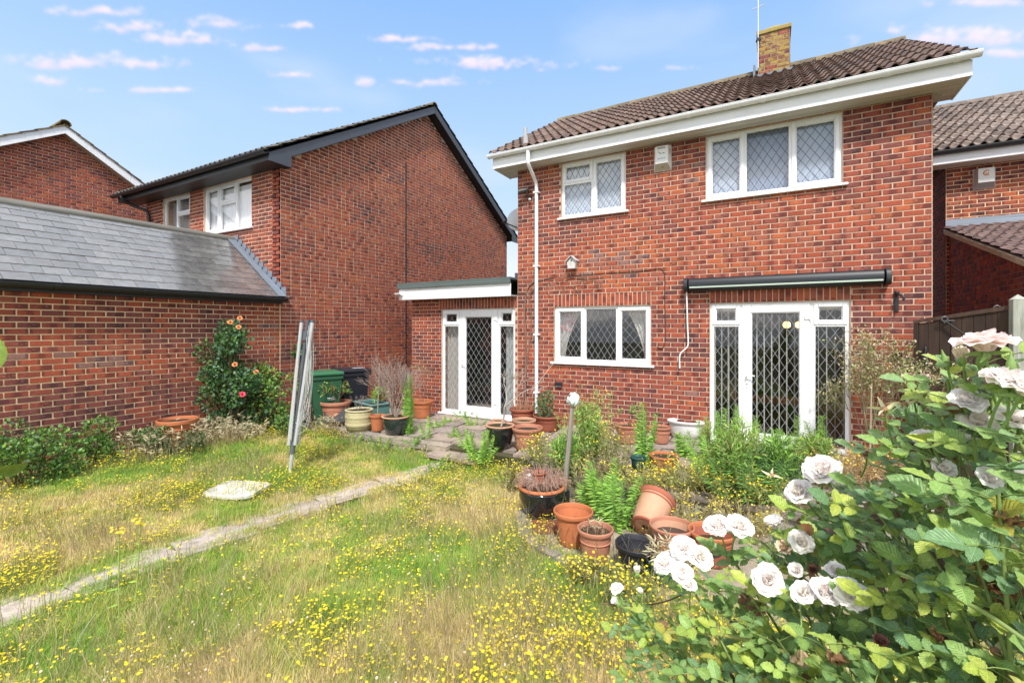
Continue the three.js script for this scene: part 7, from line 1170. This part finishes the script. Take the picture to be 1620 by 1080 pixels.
// ragwort standing in the lawn
{ const two = [[188, 985, 836, 'taller ragwort stalk with a yellow flower cluster standing in the lawn by the path'], [212, 975, 822, 'ragwort stalk with yellow top just right of its twin in the lawn']]; two.forEach(([px, py, top, label], i) => { const p = wp(px, py, 0), h = hgt(px, py, 0, top), t = tallWeed(label, p, h, { seed: 130 + i, stems: 0.6, leafL: 0.055, name: 'ragwort', color: [0.36, 0.55, 0.09], dens: 9 }), r = rng(140 + i), f = new Faces(); for (let k = 0; k < 26; k++) { f.add(daisy, new THREE.Matrix4().compose(new THREE.Vector3(rr(-0.055, 0.055, r), h + rr(-0.03, 0.02, r), rr(-0.05, 0.05, r)), aim(randDir(r, 1.6), 0), new THREE.Vector3(1, 1, 1).multiplyScalar(rr(0.009, 0.013, r))), tint([1, 0.98, 1], r, 0.1)); } part('flower_heads', f.geometry(), LM.petal, t).userData.kind = 'stuff'; }); }
// wispy yellow-flowered weeds
function fw(px, py, lev, top, wpx, label, o) { const s = survey(px, py, lev); flowerWeed(label, [s.x, lev - 0.01, -s.d], EYE + (HORIZON - top) * s.f / FOCAL - lev, wpx * s.m, o); }
fw(940, 720, RB, 606, 70, 'tall wispy weed with yellow tips against the bricks below the kitchen window', { seed: 151, n: 22, green: [0.30, 0.40, 0.11], leaves: 14, yellow: 0.4 });
fw(915, 735, 0.25, 650, 90, 'bushy pale green weed behind the spade shaft', { seed: 152, n: 34, green: [0.28, 0.42, 0.10], leaves: 16, yellow: 0.55 });
fw(975, 745, RB, 665, 70, 'loose yellow-flowered weed left of the feathery green one', { seed: 153, n: 24, leaves: 12 });
fw(870, 740, 0.22, 690, 90, 'low yellow-flowered weed right of the pink ribbed pot', { seed: 154, n: 32, leaves: 8 });
fw(850, 728, 0.22, 688, 70, 'small yellow weed in front of the pink ribbed pot', { seed: 155, n: 24, leaves: 6 });
fw(930, 780, 0.1, 705, 110, 'straw-topped weed between the glazed bowl and the bright weed', { seed: 156, n: 34, leaves: 8, green: [0.34, 0.30, 0.13], yellow: 0.25 });
fw(1080, 768, RB, 728, 110, 'yellow flowers in front of the orange terrace pot', { seed: 157, n: 44, leaves: 5, green: [0.34, 0.36, 0.10] });
fw(1140, 778, RB, 732, 110, 'yellow flowers along the top of the curved wall', { seed: 158, n: 46, leaves: 5, green: [0.34, 0.36, 0.10] });
fw(1010, 772, RB, 735, 90, 'yellow flowers at the left end of the curved wall', { seed: 159, n: 34, leaves: 5, green: [0.34, 0.36, 0.10] });
fw(1205, 790, RB, 748, 90, 'yellow flowers at the right of the curved wall', { seed: 160, n: 34, leaves: 5, green: [0.34, 0.36, 0.10] });
fw(1090, 830, 0.03, 770, 120, 'sparse yellow flowers at the foot of the curved wall', { seed: 161, n: 30, leaves: 5, green: [0.42, 0.38, 0.14], yellow: 0.6 });
fw(1180, 845, 0.03, 782, 110, 'yellow flowers below the right part of the curved wall', { seed: 162, n: 30, leaves: 5, green: [0.42, 0.38, 0.14], yellow: 0.6 });
fw(1250, 735, RB, 690, 80, 'yellow-green weed on the step of the glazed door', { seed: 163, n: 28, leaves: 12, green: [0.20, 0.29, 0.06], yellow: 0.4 });
fw(1330, 770, RB, 700, 130, 'dry golden weed on the terrace right of the glazed door', { seed: 164, n: 56, leaves: 6, green: [0.40, 0.28, 0.12], yellow: 0.5 });
fw(1385, 755, RB, 705, 110, 'dry golden weed under the pale shrub', { seed: 165, n: 50, leaves: 6, green: [0.42, 0.28, 0.12], yellow: 0.45 });
fw(1000, 965, 0, 905, 100, 'yellow-flowered tuft in front of the black plastic pot', { seed: 166, n: 40, leaves: 10, green: [0.22, 0.27, 0.07] });
fw(930, 925, 0, 876, 80, 'yellow-flowered tuft in front of the slim pink pot', { seed: 167, n: 30, leaves: 8, green: [0.26, 0.26, 0.08] });
fw(810, 770, 0.05, 725, 60, 'yellow and straw weed left of the black glazed bowl', { seed: 168, n: 26, leaves: 8, green: [0.30, 0.30, 0.10] });
fw(1050, 800, 0.03, 752, 70, 'thin weed leaning over the lying pot', { seed: 169, n: 18, leaves: 8, green: [0.30, 0.30, 0.12], yellow: 0.3 });
// pale leaved shrub right of the glazed door
{ const s = survey(1392, 735, RB); bareShrub('pale_shrub', 'airy shrub with small cream and olive leaves between the glazed door and the gate', [s.x, RB - 0.02, -s.d], { h: 1.26, depth: 5, trunks: 7, spread: 0.42, seed: 181, rad: 0.009, color: [0.30, 0.26, 0.14], lean: 0.28, leaves: { n: 4, geo: smallLeaf(0.034, 0.018), scatter: 0.08, colors: [[0.36, 0.40, 0.12], [0.56, 0.52, 0.26], [0.26, 0.34, 0.09], [0.30, 0.36, 0.12], [0.70, 0.56, 0.44], [0.42, 0.26, 0.17]], mat: LM.leaf } });
  const c = thing('garden_cane', 'thin pale cane standing beside the pale shrub', 'cane', [s.x - 0.12, RB, -s.d + 0.12]); part('cane', rod([0, 0, 0], [0.02, 1.05, 0], 0.012, 0.010), mat([0.56, 0.48, 0.32], 0.8, { map: T.wood }), c); part('node_rings', joined([0.25, 0.5, 0.75].map((y) => rod([0.02 * y, y, 0], [0.02 * y, y + 0.012, 0], 0.0135, 0.0135))), mat([0.45, 0.37, 0.22], 0.8), c); }
// ---------------------------------------------------------------- border along the garage wall
const roseLeafSmall = smallLeaf(0.060, 0.042, 0.14, 0.15);
leafyBush('low_shrub', 'dense dark green low shrub at the left edge against the garage wall', [-7.45, 0.2, -1.85], { w: 1.1, d: 1.3, h: 0.72, n: 2400, leaf: smallL, colors: [G.mid, G.dark, G.mid, G.fresh], seed: 201, lumps: 16, material: LM.glossy });
leafyBush('low_shrub', 'fresh green low shrub second from the left along the garage wall', [-7.62, 0.2, -2.5], { w: 0.95, d: 0.9, h: 0.62, n: 2000, leaf: smallL, colors: [G.fresh, G.mid, G.dark, G.mid], seed: 202, lumps: 14, material: LM.glossy });
leafyBush('low_shrub', 'small olive shrub right of the fresh green one along the garage wall', [-7.65, 0.2, -3.12], { w: 0.8, d: 0.8, h: 0.42, n: 1000, leaf: smallL, colors: [G.olive, G.mid, G.dark], seed: 203, lumps: 11 });
leafyBush('low_shrub', 'dull green low growth in front of the wide pot at the garage wall', [-7.25, 0.18, -3.55], { w: 0.75, d: 0.8, h: 0.36, n: 800, leaf: smallL, colors: [G.olive, G.dark, [0.20, 0.16, 0.07]], seed: 204, lumps: 10 });
grassClump('feathery dry grass left of the wall rose', [-7.5, 0.2, -3.98], 0.55, 0.75, { seed: 205, n: 420, color: [0.40, 0.30, 0.16], heads: 0.4 });
grassClump('feathery dry grass around the wide orange pot', [-7.45, 0.2, -3.2], 0.5, 0.8, { seed: 206, n: 360, color: [0.34, 0.29, 0.15], heads: 0.35 });
grassClump('pale dry grass at the foot of the wall rose', [-7.3, 0.18, -4.35], 0.42, 0.6, { seed: 207, n: 300, color: [0.44, 0.33, 0.17], heads: 0.5 });
grassClump('dry grass between the bins and the airer', [-6.9, 0.12, -5.55], 0.42, 0.5, { seed: 208, n: 200, color: [0.36, 0.30, 0.15], heads: 0.3 });
// wall rose with orange and pink blooms
const orangeBloom = bloom(0.042, 301, { layers: 4, color: [0.80, 0.36, 0.14], heart: [0.75, 0.24, 0.06] }), pinkBloom = bloom(0.05, 302, { layers: 4, color: [0.85, 0.10, 0.17], heart: [0.8, 0.07, 0.12] }), peachBloom = bloom(0.048, 303, { layers: 4, color: [0.88, 0.50, 0.40], heart: [0.85, 0.35, 0.25] });
function flowersAt(list) { return (t) => { for (const [g, x, y, z, m] of list) { const b = part('rose_bloom', g, m ?? LM.petal, t); b.position.set(x, y, z); b.quaternion.copy(aim(new THREE.Vector3(0.7, 0.4, 0.55), R() * 6)); } }; }
leafyBush('wall_rose', 'tall dark rose bush with orange blooms at its top against the garage wall', [-7.82, 0.15, -4.42], { w: 0.80, d: 0.9, h: 2.15, taper: 0.28, n: 4300, leaf: roseLeafSmall, colors: [G.dark, G.blue, G.mid, G.dark], seed: 211, lumps: 26, material: LM.glossy, gap: 0.3,
  flowers: flowersAt([[orangeBloom, 0.14, 1.98, 0.08], [orangeBloom, 0.10, 2.05, -0.10], [orangeBloom, 0.20, 1.90, -0.02], [orangeBloom, 0.3, 1.30, 0.1], [orangeBloom, 0.3, 1.15, -0.25], [pinkBloom, 0.42, 0.82, 0.05]]) });
leafyBush('wall_rose', 'wide fresh-leaved rose bush right of the dark one by the garage wall corner', [-7.65, 0.15, -4.98], { w: 0.95, d: 0.9, h: 1.30, n: 2100, leaf: roseLeafSmall, colors: [G.mid, G.fresh, G.blue, [0.28, 0.27, 0.05]], seed: 212, lumps: 18, material: LM.glossy, gap: 0.3 });
leafyBush('climbing_rose', 'small rose spray with one pale pink bloom behind the airer', [-7.95, 1.35, -5.85], { w: 0.34, d: 0.34, h: 0.55, n: 260, leaf: roseLeafSmall, colors: [G.dark, G.blue, G.mid], seed: 213, lumps: 6, material: LM.glossy, flowers: flowersAt([[peachBloom, 0.12, 0.50, 0.05]]) });
{ const t = thing('rose_cane', 'bare rose cane rising from the patio edge to the pale pink bloom', 'cane', [-7.95, 0.1, -5.75]); part('cane', tube([[0, 0, 0], [0.03, 0.5, 0.02], [0.0, 1.0, -0.05], [0.01, 1.5, -0.1]], 0.010, 6), mat([0.14, 0.17, 0.06], 0.8), t); part('thorns', joined([0.3, 0.5, 0.7, 0.9, 1.1].map((y) => rod([0.02, y, 0], [0.045, y + 0.005, 0.01], 0.003, 0.0005, 4))), mat([0.25, 0.10, 0.06], 0.8), t); }
leafyBush('low_shrub', 'green undergrowth at the foot of the airer by the wall rose', [-6.95, 0.12, -4.95], { w: 0.75, d: 0.75, h: 0.42, n: 800, leaf: smallL, colors: [G.fresh, G.mid, G.dark], seed: 214, lumps: 9 });
// leafy twig coming in from the left edge
{ const t = thing('overhanging_twig', 'bright yellow-green leaves of a twig reaching in at the left edge', 'twig', [-2.35, 0, -0.42]), rl = rng(9), big = (L, W) => new ParametricGeometry((u, v, o) => { const w = W * Math.pow(Math.sin(Math.PI * Math.min(0.999, 0.03 + 0.95 * v)), 0.8), x = (u - 0.5) * 2; o.set(x * w / 2, v * L, 0.22 * w * x * x - 0.20 * L * v * v); }, 8, 12);
  const lm = [mat([0.30, 0.44, 0.05], 0.5, { map: T.leaf, transmission: 0.35, thickness: 0 }), mat([0.24, 0.36, 0.05], 0.5, { map: T.leaf, transmission: 0.35, thickness: 0 })];
  const base = new THREE.Vector3(-2.35, 0, -0.42), st = [], spots = [[-7, 585, 1.62, [0.06, 1, 0.0]], [-14, 746, 1.62, [0.87, 0.10, -0.49]], [-45, 560, 1.6, [-0.4, 0.8, 0]], [-60, 730, 1.6, [-0.6, 0.3, 0.4]], [-70, 640, 1.58, [0, 0.6, 0.8]]];
  spots.forEach(([px, py, f, d], i) => { const p = along(px, py, f).sub(base), g = big(0.11, 0.055), m = part('leaf', g, lm[i % 2], t); m.position.copy(p); m.quaternion.copy(aim(new THREE.Vector3(...d), i === 1 ? 1.2 : rl() * 6)); st.push(tube([[0, 0.4, 0], [p.x * 0.6, p.y * 0.8, p.z * 0.6], p], 0.004, 6)); });
  st.push(tube([[0, 0, 0], [-0.02, 0.6, 0.02], [0, 1.2, 0.0]], 0.008, 7)); part('stem', joined(st), mat([0.20, 0.22, 0.06], 0.8), t); }
// ---------------------------------------------------------------- the white rose bush in front
(function roseBush() {
  const r = rng(4242), B = new THREE.Vector3(0.62, 0, -1.28);
  const t = thing('rose_bush', 'big white-flowering rose bush filling the lower right of the garden view', 'rose bush', B.toArray());
  const leaflet = (L, W, seed) => { const q = rng(seed), nu = 6, nv = 9, f = new Faces(), fold = 0.10 + 0.14 * q(), droop = 0.06 + 0.2 * q(), tw = (q() - 0.5) * 0.5, side = (q() - 0.5) * 0.12;
    for (let j = 0; j <= nv; j++) { const v = j / nv, base = Math.pow(Math.sin(Math.PI * Math.pow(0.02 + 0.965 * v, 0.82)), 0.78); for (let i = 0; i <= nu; i++) { const x = (i / nu - 0.5) * 2, edge = Math.abs(x) > 0.99 ? 1 + 0.09 * (j % 2 ? 1 : -1) : 1, w = W / 2 * base * edge; const a = tw * (v - 0.3), px = x * w + side * L * v * v, pz = fold * w * Math.abs(x) * 1.3 - droop * L * v * v + 0.012 * L * Math.sin(v * 22 - Math.abs(x) * 6) * Math.abs(x); f.vert([px * Math.cos(a) - pz * Math.sin(a), L * v, pz * Math.cos(a) + px * Math.sin(a)], [0, 0, 1], [i / nu, v]); } }
    for (let j = 0; j < nv; j++) for (let i = 0; i < nu; i++) { const b = j * (nu + 1) + i; f.quad(b, b + 1, b + nu + 2, b + nu + 1); } const g = f.geometry(); g.computeVertexNormals(); return g; };
  const shapes = [[0.045, 0.032, 1], [0.050, 0.034, 2], [0.040, 0.031, 3], [0.055, 0.037, 4], [0.043, 0.029, 5], [0.034, 0.024, 6]].map((a) => leaflet(...a));
  const tones = [[0.30, 0.49, 0.16], [0.38, 0.58, 0.16], [0.24, 0.42, 0.19], [0.52, 0.69, 0.14], [0.64, 0.74, 0.13], [0.66, 0.60, 0.11], [0.36, 0.17, 0.09], [0.22, 0.085, 0.07]];
  const wts = [0.25, 0.25, 0.16, 0.16, 0.095, 0.02, 0.035, 0.02];
  const lmats = tones.map((c, i) => mat(c, i > 5 ? 0.8 : 0.46, { map: T.leaf, bumpMap: T.leafBump, bumpScale: 0.0012, transmission: i === 3 || i === 4 ? 0.35 : 0.25, thickness: 0 }));
  const pickTone = (young) => { let k = r() * (young ? 0.94 : 1); if (young && r() < 0.22) return 3 + Math.floor(r() * 2); for (let i = 0; i < wts.length; i++) { k -= wts[i]; if (k < 0) return i; } return 0; };
  // outline of the bush as the photograph shows it: pixel, pixel, distance in metres
  const tips = [
    [1548, 575, 1.02], [1500, 600, 1.06], [1585, 610, 0.98], [1450, 660, 1.14], [1420, 715, 1.18], [1470, 690, 1.05], [1540, 690, 0.95], [1610, 690, 0.90], [1372, 760, 1.3], [1310, 800, 1.42], [1378, 800, 1.16], [1430, 770, 1.05], [1500, 780, 0.95], [1580, 780, 0.86], [1258, 832, 1.48], [1320, 850, 1.33], [1380, 850, 1.15], [1460, 860, 1.0],
    [1540, 870, 0.90], [1615, 860, 0.82], [1150, 872, 1.56], [1200, 885, 1.5], [1250, 892, 1.42], [1085, 915, 1.54], [1130, 915, 1.5], [1180, 930, 1.42], [1240, 940, 1.32], [1310, 930, 1.22], [1375, 940, 1.1], [1440, 950, 1.0], [1520, 960, 0.9], [1600, 960, 0.84], [1000, 945, 1.68], [1045, 965, 1.58], [1100, 975, 1.5], [1160, 995, 1.4],
    [1000, 1000, 1.6], [1050, 1040, 1.5], [985, 1040, 1.6], [1110, 1060, 1.4], [1230, 1010, 1.28], [1300, 1010, 1.16], [1370, 1020, 1.05], [1450, 1040, 0.95], [1530, 1050, 0.88], [1610, 1050, 0.80], [1280, 1075, 1.12], [1370, 1090, 1.0], [1470, 1110, 0.9], [1580, 1120, 0.8], [1180, 1090, 1.3],
    [1130, 1020, 1.48], [1200, 1045, 1.38], [1060, 1000, 1.58], [1255, 1040, 1.3], [1325, 1045, 1.2], [1165, 960, 1.5], [1090, 1090, 1.5], [1010, 1075, 1.62], [1410, 985, 1.14], [1480, 990, 1.05], [1345, 792, 1.3], [1292, 812, 1.4], [1402, 768, 1.22], [1362, 838, 1.26], [1205, 856, 1.5], [1285, 850, 1.42], [1330, 820, 1.36], [1410, 830, 1.18], [1480, 640, 1.2], [1560, 650, 1.1], [1620, 640, 1.0], [1330, 880, 1.4], [1420, 900, 1.2], [1500, 900, 1.05], [1270, 960, 1.4], [1350, 990, 1.25]];
  const roots = [[0, 0, 0], [-0.10, 0, -0.12], [0.06, 0, 0.12], [-0.16, 0, 0.05], [0.12, 0, -0.1]], stems = [], thin = [], leaves = [];
  const X = new THREE.Vector3(), Y = new THREE.Vector3(), Z = new THREE.Vector3();
  const addLeaf = (p, dir, normal, s, tone) => { Y.copy(dir).normalize(); Z.copy(normal).addScaledVector(Y, -normal.dot(Y)).normalize(); X.crossVectors(Y, Z); const m = new THREE.Matrix4().makeBasis(X, Y, Z).scale(new THREE.Vector3(s, s, s)).setPosition(p); leaves.push({ m, g: Math.floor(r() * shapes.length), tone, p: p.clone() }); };
  const compound = (p, dir, size, young) => {
    const up = new THREE.Vector3(0.18 + rr(-0.5, 0.5, r), 1, 0.5 + rr(-0.5, 0.5, r)).normalize(), d = dir.clone().normalize(), n = r() < 0.72 ? 5 : r() < 0.6 ? 3 : 7, len = size * (n === 3 ? 0.075 : 0.105), end = p.clone().addScaledVector(d, len); end.y -= len * 0.25;
    thin.push(tube([p, p.clone().lerp(end, 0.5).add(new THREE.Vector3(0, 0.008, 0)), end], 0.0011, 4, false, 3));
    const side = new THREE.Vector3().crossVectors(d, up).normalize(), tone = pickTone(young);
    const own = () => (r() < 0.78 ? tone : pickTone(young));
    addLeaf(end, d.clone().add(randDir(r).multiplyScalar(0.25)), up.clone().add(randDir(r).multiplyScalar(0.35)), size * rr(0.9, 1.15, r), own());
    for (let i = 0; i < (n - 1) / 2; i++) { const q = p.clone().lerp(end, 0.82 - i * 0.34); for (const s of [-1, 1]) addLeaf(q, side.clone().multiplyScalar(s).addScaledVector(d, 0.45).add(randDir(r).multiplyScalar(0.25)), up.clone().addScaledVector(side, -s * 0.15).add(randDir(r).multiplyScalar(0.35)), size * rr(0.72, 0.95, r) * (1 - i * 0.12), own()); }
  };
  const ends = tips.map(([px, py, f], i) => {
    const tip = along(px, py, f).sub(B), root = new THREE.Vector3(...roots[i % roots.length]), out = tip.clone().setY(0), mid = root.clone().lerp(tip, 0.55); mid.y = tip.y * rr(0.62, 0.80, r) + 0.02; mid.x += rr(-0.06, 0.06, r); mid.z += rr(-0.06, 0.06, r);
    const pre = tip.clone().lerp(mid, 0.25); pre.y = lerp(tip.y, mid.y, 0.25) + 0.02;
    const c = new THREE.CatmullRomCurve3([root, root.clone().lerp(mid, 0.5).setY(mid.y * 0.5).add(new THREE.Vector3(rr(-0.04, 0.04, r), 0, rr(-0.04, 0.04, r))), mid, pre, tip], false, 'centripetal'), L = c.getLength();
    const half = c.getPoints(16), cut = 9; stems.push([tube(half.slice(0, cut + 1), rr(0.0055, 0.0085, r), 7, false, 12), 0], [tube(half.slice(cut), rr(0.0026, 0.0040, r), 6, false, 10), 1]);
    const n = Math.round(L * 0.40 / 0.062); for (let k = 0; k < n; k++) { const tt = 1 - (k + 0.3 * r()) * 0.062 / L - 0.012; if (tt < 0.2) break; if (r() < 0.14) continue; const p = c.getPoint(tt), tg = c.getTangent(tt), a = k * 2.4 + r(), side = new THREE.Vector3(Math.cos(a), rr(0.0, 0.5, r), Math.sin(a)).addScaledVector(tg, 0.35); compound(p, side, rr(0.70, 1.15, r), k < 3); }
    return { tip, tg: c.getTangent(1), c };
  });
  // leaves: the ones that show largest as single pieces, the rest joined
  for (const l of leaves) { const w = l.p.clone().add(B), [x, y, f] = project(w.x, w.y, w.z); l.size = f > 0.2 && x > -20 && x < 1640 && y > 0 && y < 1100 ? 1 / (f * f) + r() * 0.2 : 0; }
  const chosen = new Set([...leaves].filter((l) => l.size > 0).sort((a, b) => b.size - a.size).slice(0, 300)), rest = new Faces();
  for (const l of leaves) { if (chosen.has(l)) { const m = part('leaf', shapes[l.g], lmats[l.tone], t); l.m.decompose(m.position, m.quaternion, m.scale); } else rest.add(shapes[l.g], l.m, tint(tones[l.tone], r, 0.12)); }
  part('leaves', rest.geometry(), mat([1, 1, 1], 0.42, { map: T.leaf, bumpMap: T.leafBump, bumpScale: 0.0012, vertexColors: true, transmission: 0.28, thickness: 0 }), t).userData.kind = 'stuff';
  part('canes', joined(stems.filter((s) => !s[1]).map((s) => s[0])), mat([0.12, 0.13, 0.045], 0.7, { map: T.blotch }), t); part('shoots', joined(stems.filter((s) => s[1]).map((s) => s[0])), mat([0.17, 0.24, 0.06], 0.6), t); part('leaf_stalks', joined(thin), mat([0.20, 0.28, 0.07], 0.6), t).userData.kind = 'stuff';
  // long bare canes crossing low in front
  part('low_cane', tube([along(1250, 1034, 1.3).sub(B), along(1180, 1012, 1.36).sub(B), along(1110, 1000, 1.42).sub(B), along(1030, 1002, 1.5).sub(B)], 0.006, 8), mat([0.26, 0.27, 0.07], 0.6), t);
  part('low_cane', tube([along(1085, 938, 1.62).sub(B), along(1050, 952, 1.62).sub(B), along(1000, 958, 1.66).sub(B), along(950, 955, 1.7).sub(B)], 0.003, 6), mat([0.14, 0.09, 0.05], 0.7), t);
  part('cane', tube([along(1640, 1025, 0.78).sub(B), along(1560, 970, 0.84).sub(B), along(1490, 935, 0.9).sub(B), along(1420, 905, 1.0).sub(B)], 0.0042, 8), mat([0.20, 0.27, 0.08], 0.6), t);
  part('cane', tube([along(1545, 1010, 0.92).sub(B), along(1520, 930, 0.96).sub(B), along(1480, 880, 1.0).sub(B), along(1440, 830, 1.06).sub(B)], 0.008, 8), mat([0.09, 0.065, 0.045], 0.8), t);
  // blooms
  const sepal = (() => { const g = narrowLeaf(0.026, 0.008, 0.5); return g; })(), green = mat([0.20, 0.32, 0.08], 0.6), petal = mat([1, 1, 1], 0.85, { vertexColors: true, transmission: 0.18, thickness: 0 });
  const thinPetal = mat([1, 1, 1], 0.85, { vertexColors: true, transmission: 0.5, thickness: 0 });
  const white = [0.97, 0.925, 0.895], blush = [0.96, 0.87, 0.83];
  const blooms = [[1560, 556, 1.02, 0.052, [-0.1, 1, 0.05], 1.05], [1592, 612, 0.96, 0.044, [0.1, 0.9, 0.3], 1.0], [1618, 625, 0.93, 0.042, [0.3, 0.8, 0.3], 1], [1545, 672, 1.06, 0.034, [0, 0.8, 0.6], 1], [1600, 668, 1.0, 0.034, [0.2, 0.8, 0.5], 1], [1302, 752, 1.45, 0.056, [-0.1, 0.85, 0.5], 1.0], [1270, 783, 1.5, 0.045, [-0.5, 0.7, 0.5], 1.0], [1325, 772, 1.47, 0.032, [0.3, 0.7, 0.5], 0.8],
    [1138, 838, 1.58, 0.046, [-0.2, 0.9, 0.5], 1.0], [1168, 838, 1.55, 0.044, [0.2, 0.9, 0.4], 1.0], [1082, 872, 1.56, 0.046, [0, 0.9, 0.5], 1.05], [1058, 895, 1.56, 0.042, [-0.5, 0.8, 0.5], 1.0], [1105, 885, 1.53, 0.040, [0.4, 0.8, 0.5], 1.0], [1080, 905, 1.52, 0.034, [0.1, 0.4, 0.9], 0.9], [1215, 917, 1.38, 0.045, [0.05, 0.45, 0.9], 0.9], [1275, 942, 1.26, 0.036, [-0.3, 0.7, 0.7], 0.8], [1302, 938, 1.24, 0.038, [0.2, 0.7, 0.7], 0.8], [1345, 945, 1.2, 0.042, [0.1, 0.8, 0.5], 1],
    [1265, 858, 1.40, 0.036, [0.2, 0.5, 0.8], 0.9], [1230, 835, 1.5, 0.036, [-0.4, 0.9, 0.2], 0.55], [978, 935, 1.68, 0.026, [-0.2, 0.9, 0.4], 0.85], [1012, 938, 1.66, 0.018, [0.2, 0.9, 0.3], 0.3], [976, 953, 1.66, 0.018, [-0.5, 0.6, 0.5], 0.5], [1092, 930, 1.5, 0.026, [0, 0.8, 0.5], 0.7], [1500, 795, 1.02, 0.030, [0.3, 0.5, 0.7], 0.5], [1008, 905, 1.66, 0.02, [0, 1, 0.2], 0.3], [1262, 905, 1.4, 0.028, [-0.2, 0.6, 0.7], 0.6], [1520, 700, 1.08, 0.03, [0.1, 0.8, 0.5], 0.9], [1462, 700, 1.14, 0.03, [-0.2, 0.7, 0.6], 0.7], [1530, 640, 1.06, 0.036, [0, 0.7, 0.6], 0.9], [1488, 745, 1.1, 0.028, [0.2, 0.6, 0.7], 0.8], [1560, 760, 0.98, 0.026, [0.1, 0.6, 0.7], 0.7], [1322, 905, 1.3, 0.026, [-0.1, 0.7, 0.6], 0.8]];
  blooms.forEach(([px, py, f, R0, d, open], i) => {
    const p = along(px, py, f * 0.94).sub(B), g = subgroup('rose_flower', t, p.toArray()); g.quaternion.copy(aim(new THREE.Vector3(...d), r() * 6));
    part('petals', bloom(R0, 500 + i, { open, layers: R0 > 0.035 ? 6 : 3, color: i === 0 ? [0.97, 0.83, 0.80] : white, heart: i % 3 ? blush : [0.93, 0.86, 0.76] }), i < 5 ? thinPetal : petal, g);
    const sp = new Faces(); for (let k = 0; k < 5; k++) { const a = k / 5 * 6.283; put(sp, sepal, new THREE.Vector3(Math.cos(a) * 0.004, -0.002, Math.sin(a) * 0.004), new THREE.Vector3(Math.cos(a), -0.2, Math.sin(a)), 0, R0 / 0.04); } part('sepals', sp.geometry(), green, g); part('hip', new THREE.SphereGeometry(0.008, 10, 8).scale(1, 1.3, 1).translate(0, -0.008, 0), green, g); part('flower_stalk', tube([[0, -0.01, 0], [0.004, -0.06, 0.004], [0.0, -0.13, 0.012]], 0.0026, 6), green, g);
  });
  // buds and spent heads
  const buds = [[1523, 568, 1.03, 0.75, [-0.15, 1, 0]], [1497, 573, 1.05, 0, [-0.25, 1, 0]], [1552, 572, 1.0, 0, [0, 1, 0.2]], [1600, 580, 0.9, 0, [0, 1, 0]]];
  for (const [px, py, f, op, d] of buds) { const g = subgroup('rose_bud', t, along(px, py, f).sub(B).toArray()); g.quaternion.copy(aim(new THREE.Vector3(...d), r() * 6)); part('calyx', lathe([[0.001, -0.014], [0.006, -0.010], [0.0075, -0.002], [0.007, 0.008], [0.003, 0.019], [0.0008, 0.030]], 12), green, g); if (op) part('petals', bloom(0.026, 900, { open: 0.22, layers: 3, color: [0.88, 0.76, 0.62], heart: [0.85, 0.66, 0.50] }), petal, g); part('flower_stalk', tube([[0, -0.012, 0], [0.003, -0.06, 0], [0, -0.12, 0.01]], 0.0024, 6), green, g); }
  const dead = [[1440, 602, 1.14, 0.018, [0.62, 0.50, 0.34]], [1463, 604, 1.14, 0.017, [0.60, 0.46, 0.36]], [1372, 722, 1.22, 0.018, [0.55, 0.40, 0.26]], [1268, 1028, 1.18, 0.032, [0.62, 0.46, 0.28]], [1332, 1050, 1.1, 0.028, [0.40, 0.24, 0.13]], [1590, 938, 0.88, 0.036, [0.40, 0.20, 0.10]], [1523, 888, 0.94, 0.030, [0.58, 0.50, 0.16]], [1512, 655, 1.02, 0.02, [0.38, 0.22, 0.13]], [1585, 828, 0.86, 0.026, [0.34, 0.19, 0.10]], [1272, 830, 1.42, 0.018, [0.34, 0.20, 0.12]], [1186, 942, 1.45, 0.02, [0.50, 0.36, 0.22]], [1242, 870, 1.42, 0.03, [0.80, 0.66, 0.48]], [1480, 1010, 0.95, 0.02, [0.36, 0.18, 0.10]], [1395, 1020, 1.04, 0.018, [0.30, 0.13, 0.10]], [1420, 800, 1.1, 0.02, [0.55, 0.40, 0.28]], [1290, 905, 1.35, 0.02, [0.40, 0.2, 0.14]]];
  dead.forEach(([px, py, f, R0, c], i) => { const g = subgroup('spent_flower', t, along(px, py, f).sub(B).toArray()); g.quaternion.copy(aim(new THREE.Vector3(rr(-0.4, 0.4, r), i === 3 ? -0.8 : 0.6, rr(0, 0.6, r)), r() * 6)); part('withered_petals', bloom(R0, 950 + i, { open: 0.7, layers: 3, color: c, heart: [c[0] * 0.6, c[1] * 0.5, c[2] * 0.5], ruffle: 0.5, cup: 0.9 }), mat([1, 1, 1], 0.95, { vertexColors: true }), g); part('flower_stalk', tube([[0, 0, 0], [0.004, -0.04, 0], [0, -0.10, 0.01]], 0.0024, 6), green, g); });
  // star-shaped empty calyces
  for (const [px, py, f] of [[1222, 752, 1.5], [1400, 648, 1.12], [1478, 640, 1.1], [1575, 1030, 0.88], [1432, 640, 1.15], [1375, 850, 1.2]]) { const g = subgroup('empty_calyx', t, along(px, py, f).sub(B).toArray()), sp = new Faces(); g.quaternion.copy(aim(new THREE.Vector3(rr(-0.4, 0.4, r), 1, 0.3), r() * 6)); for (let k = 0; k < 5; k++) { const a = k / 5 * 6.283; put(sp, narrowLeaf(0.034, 0.009, 0.4), new THREE.Vector3(), new THREE.Vector3(Math.cos(a), rr(-0.1, 0.5, r), Math.sin(a)), 0, 1); } part('sepals', sp.geometry(), mat([0.62, 0.58, 0.34], 0.9), g); part('hip', new THREE.SphereGeometry(0.008, 10, 8), mat([0.34, 0.20, 0.10], 0.8), g); part('flower_stalk', tube([[0, 0, 0], [0.002, -0.05, 0], [0, -0.10, 0]], 0.0022, 5), green, g); }
})();

renderer.render(scene, camera);
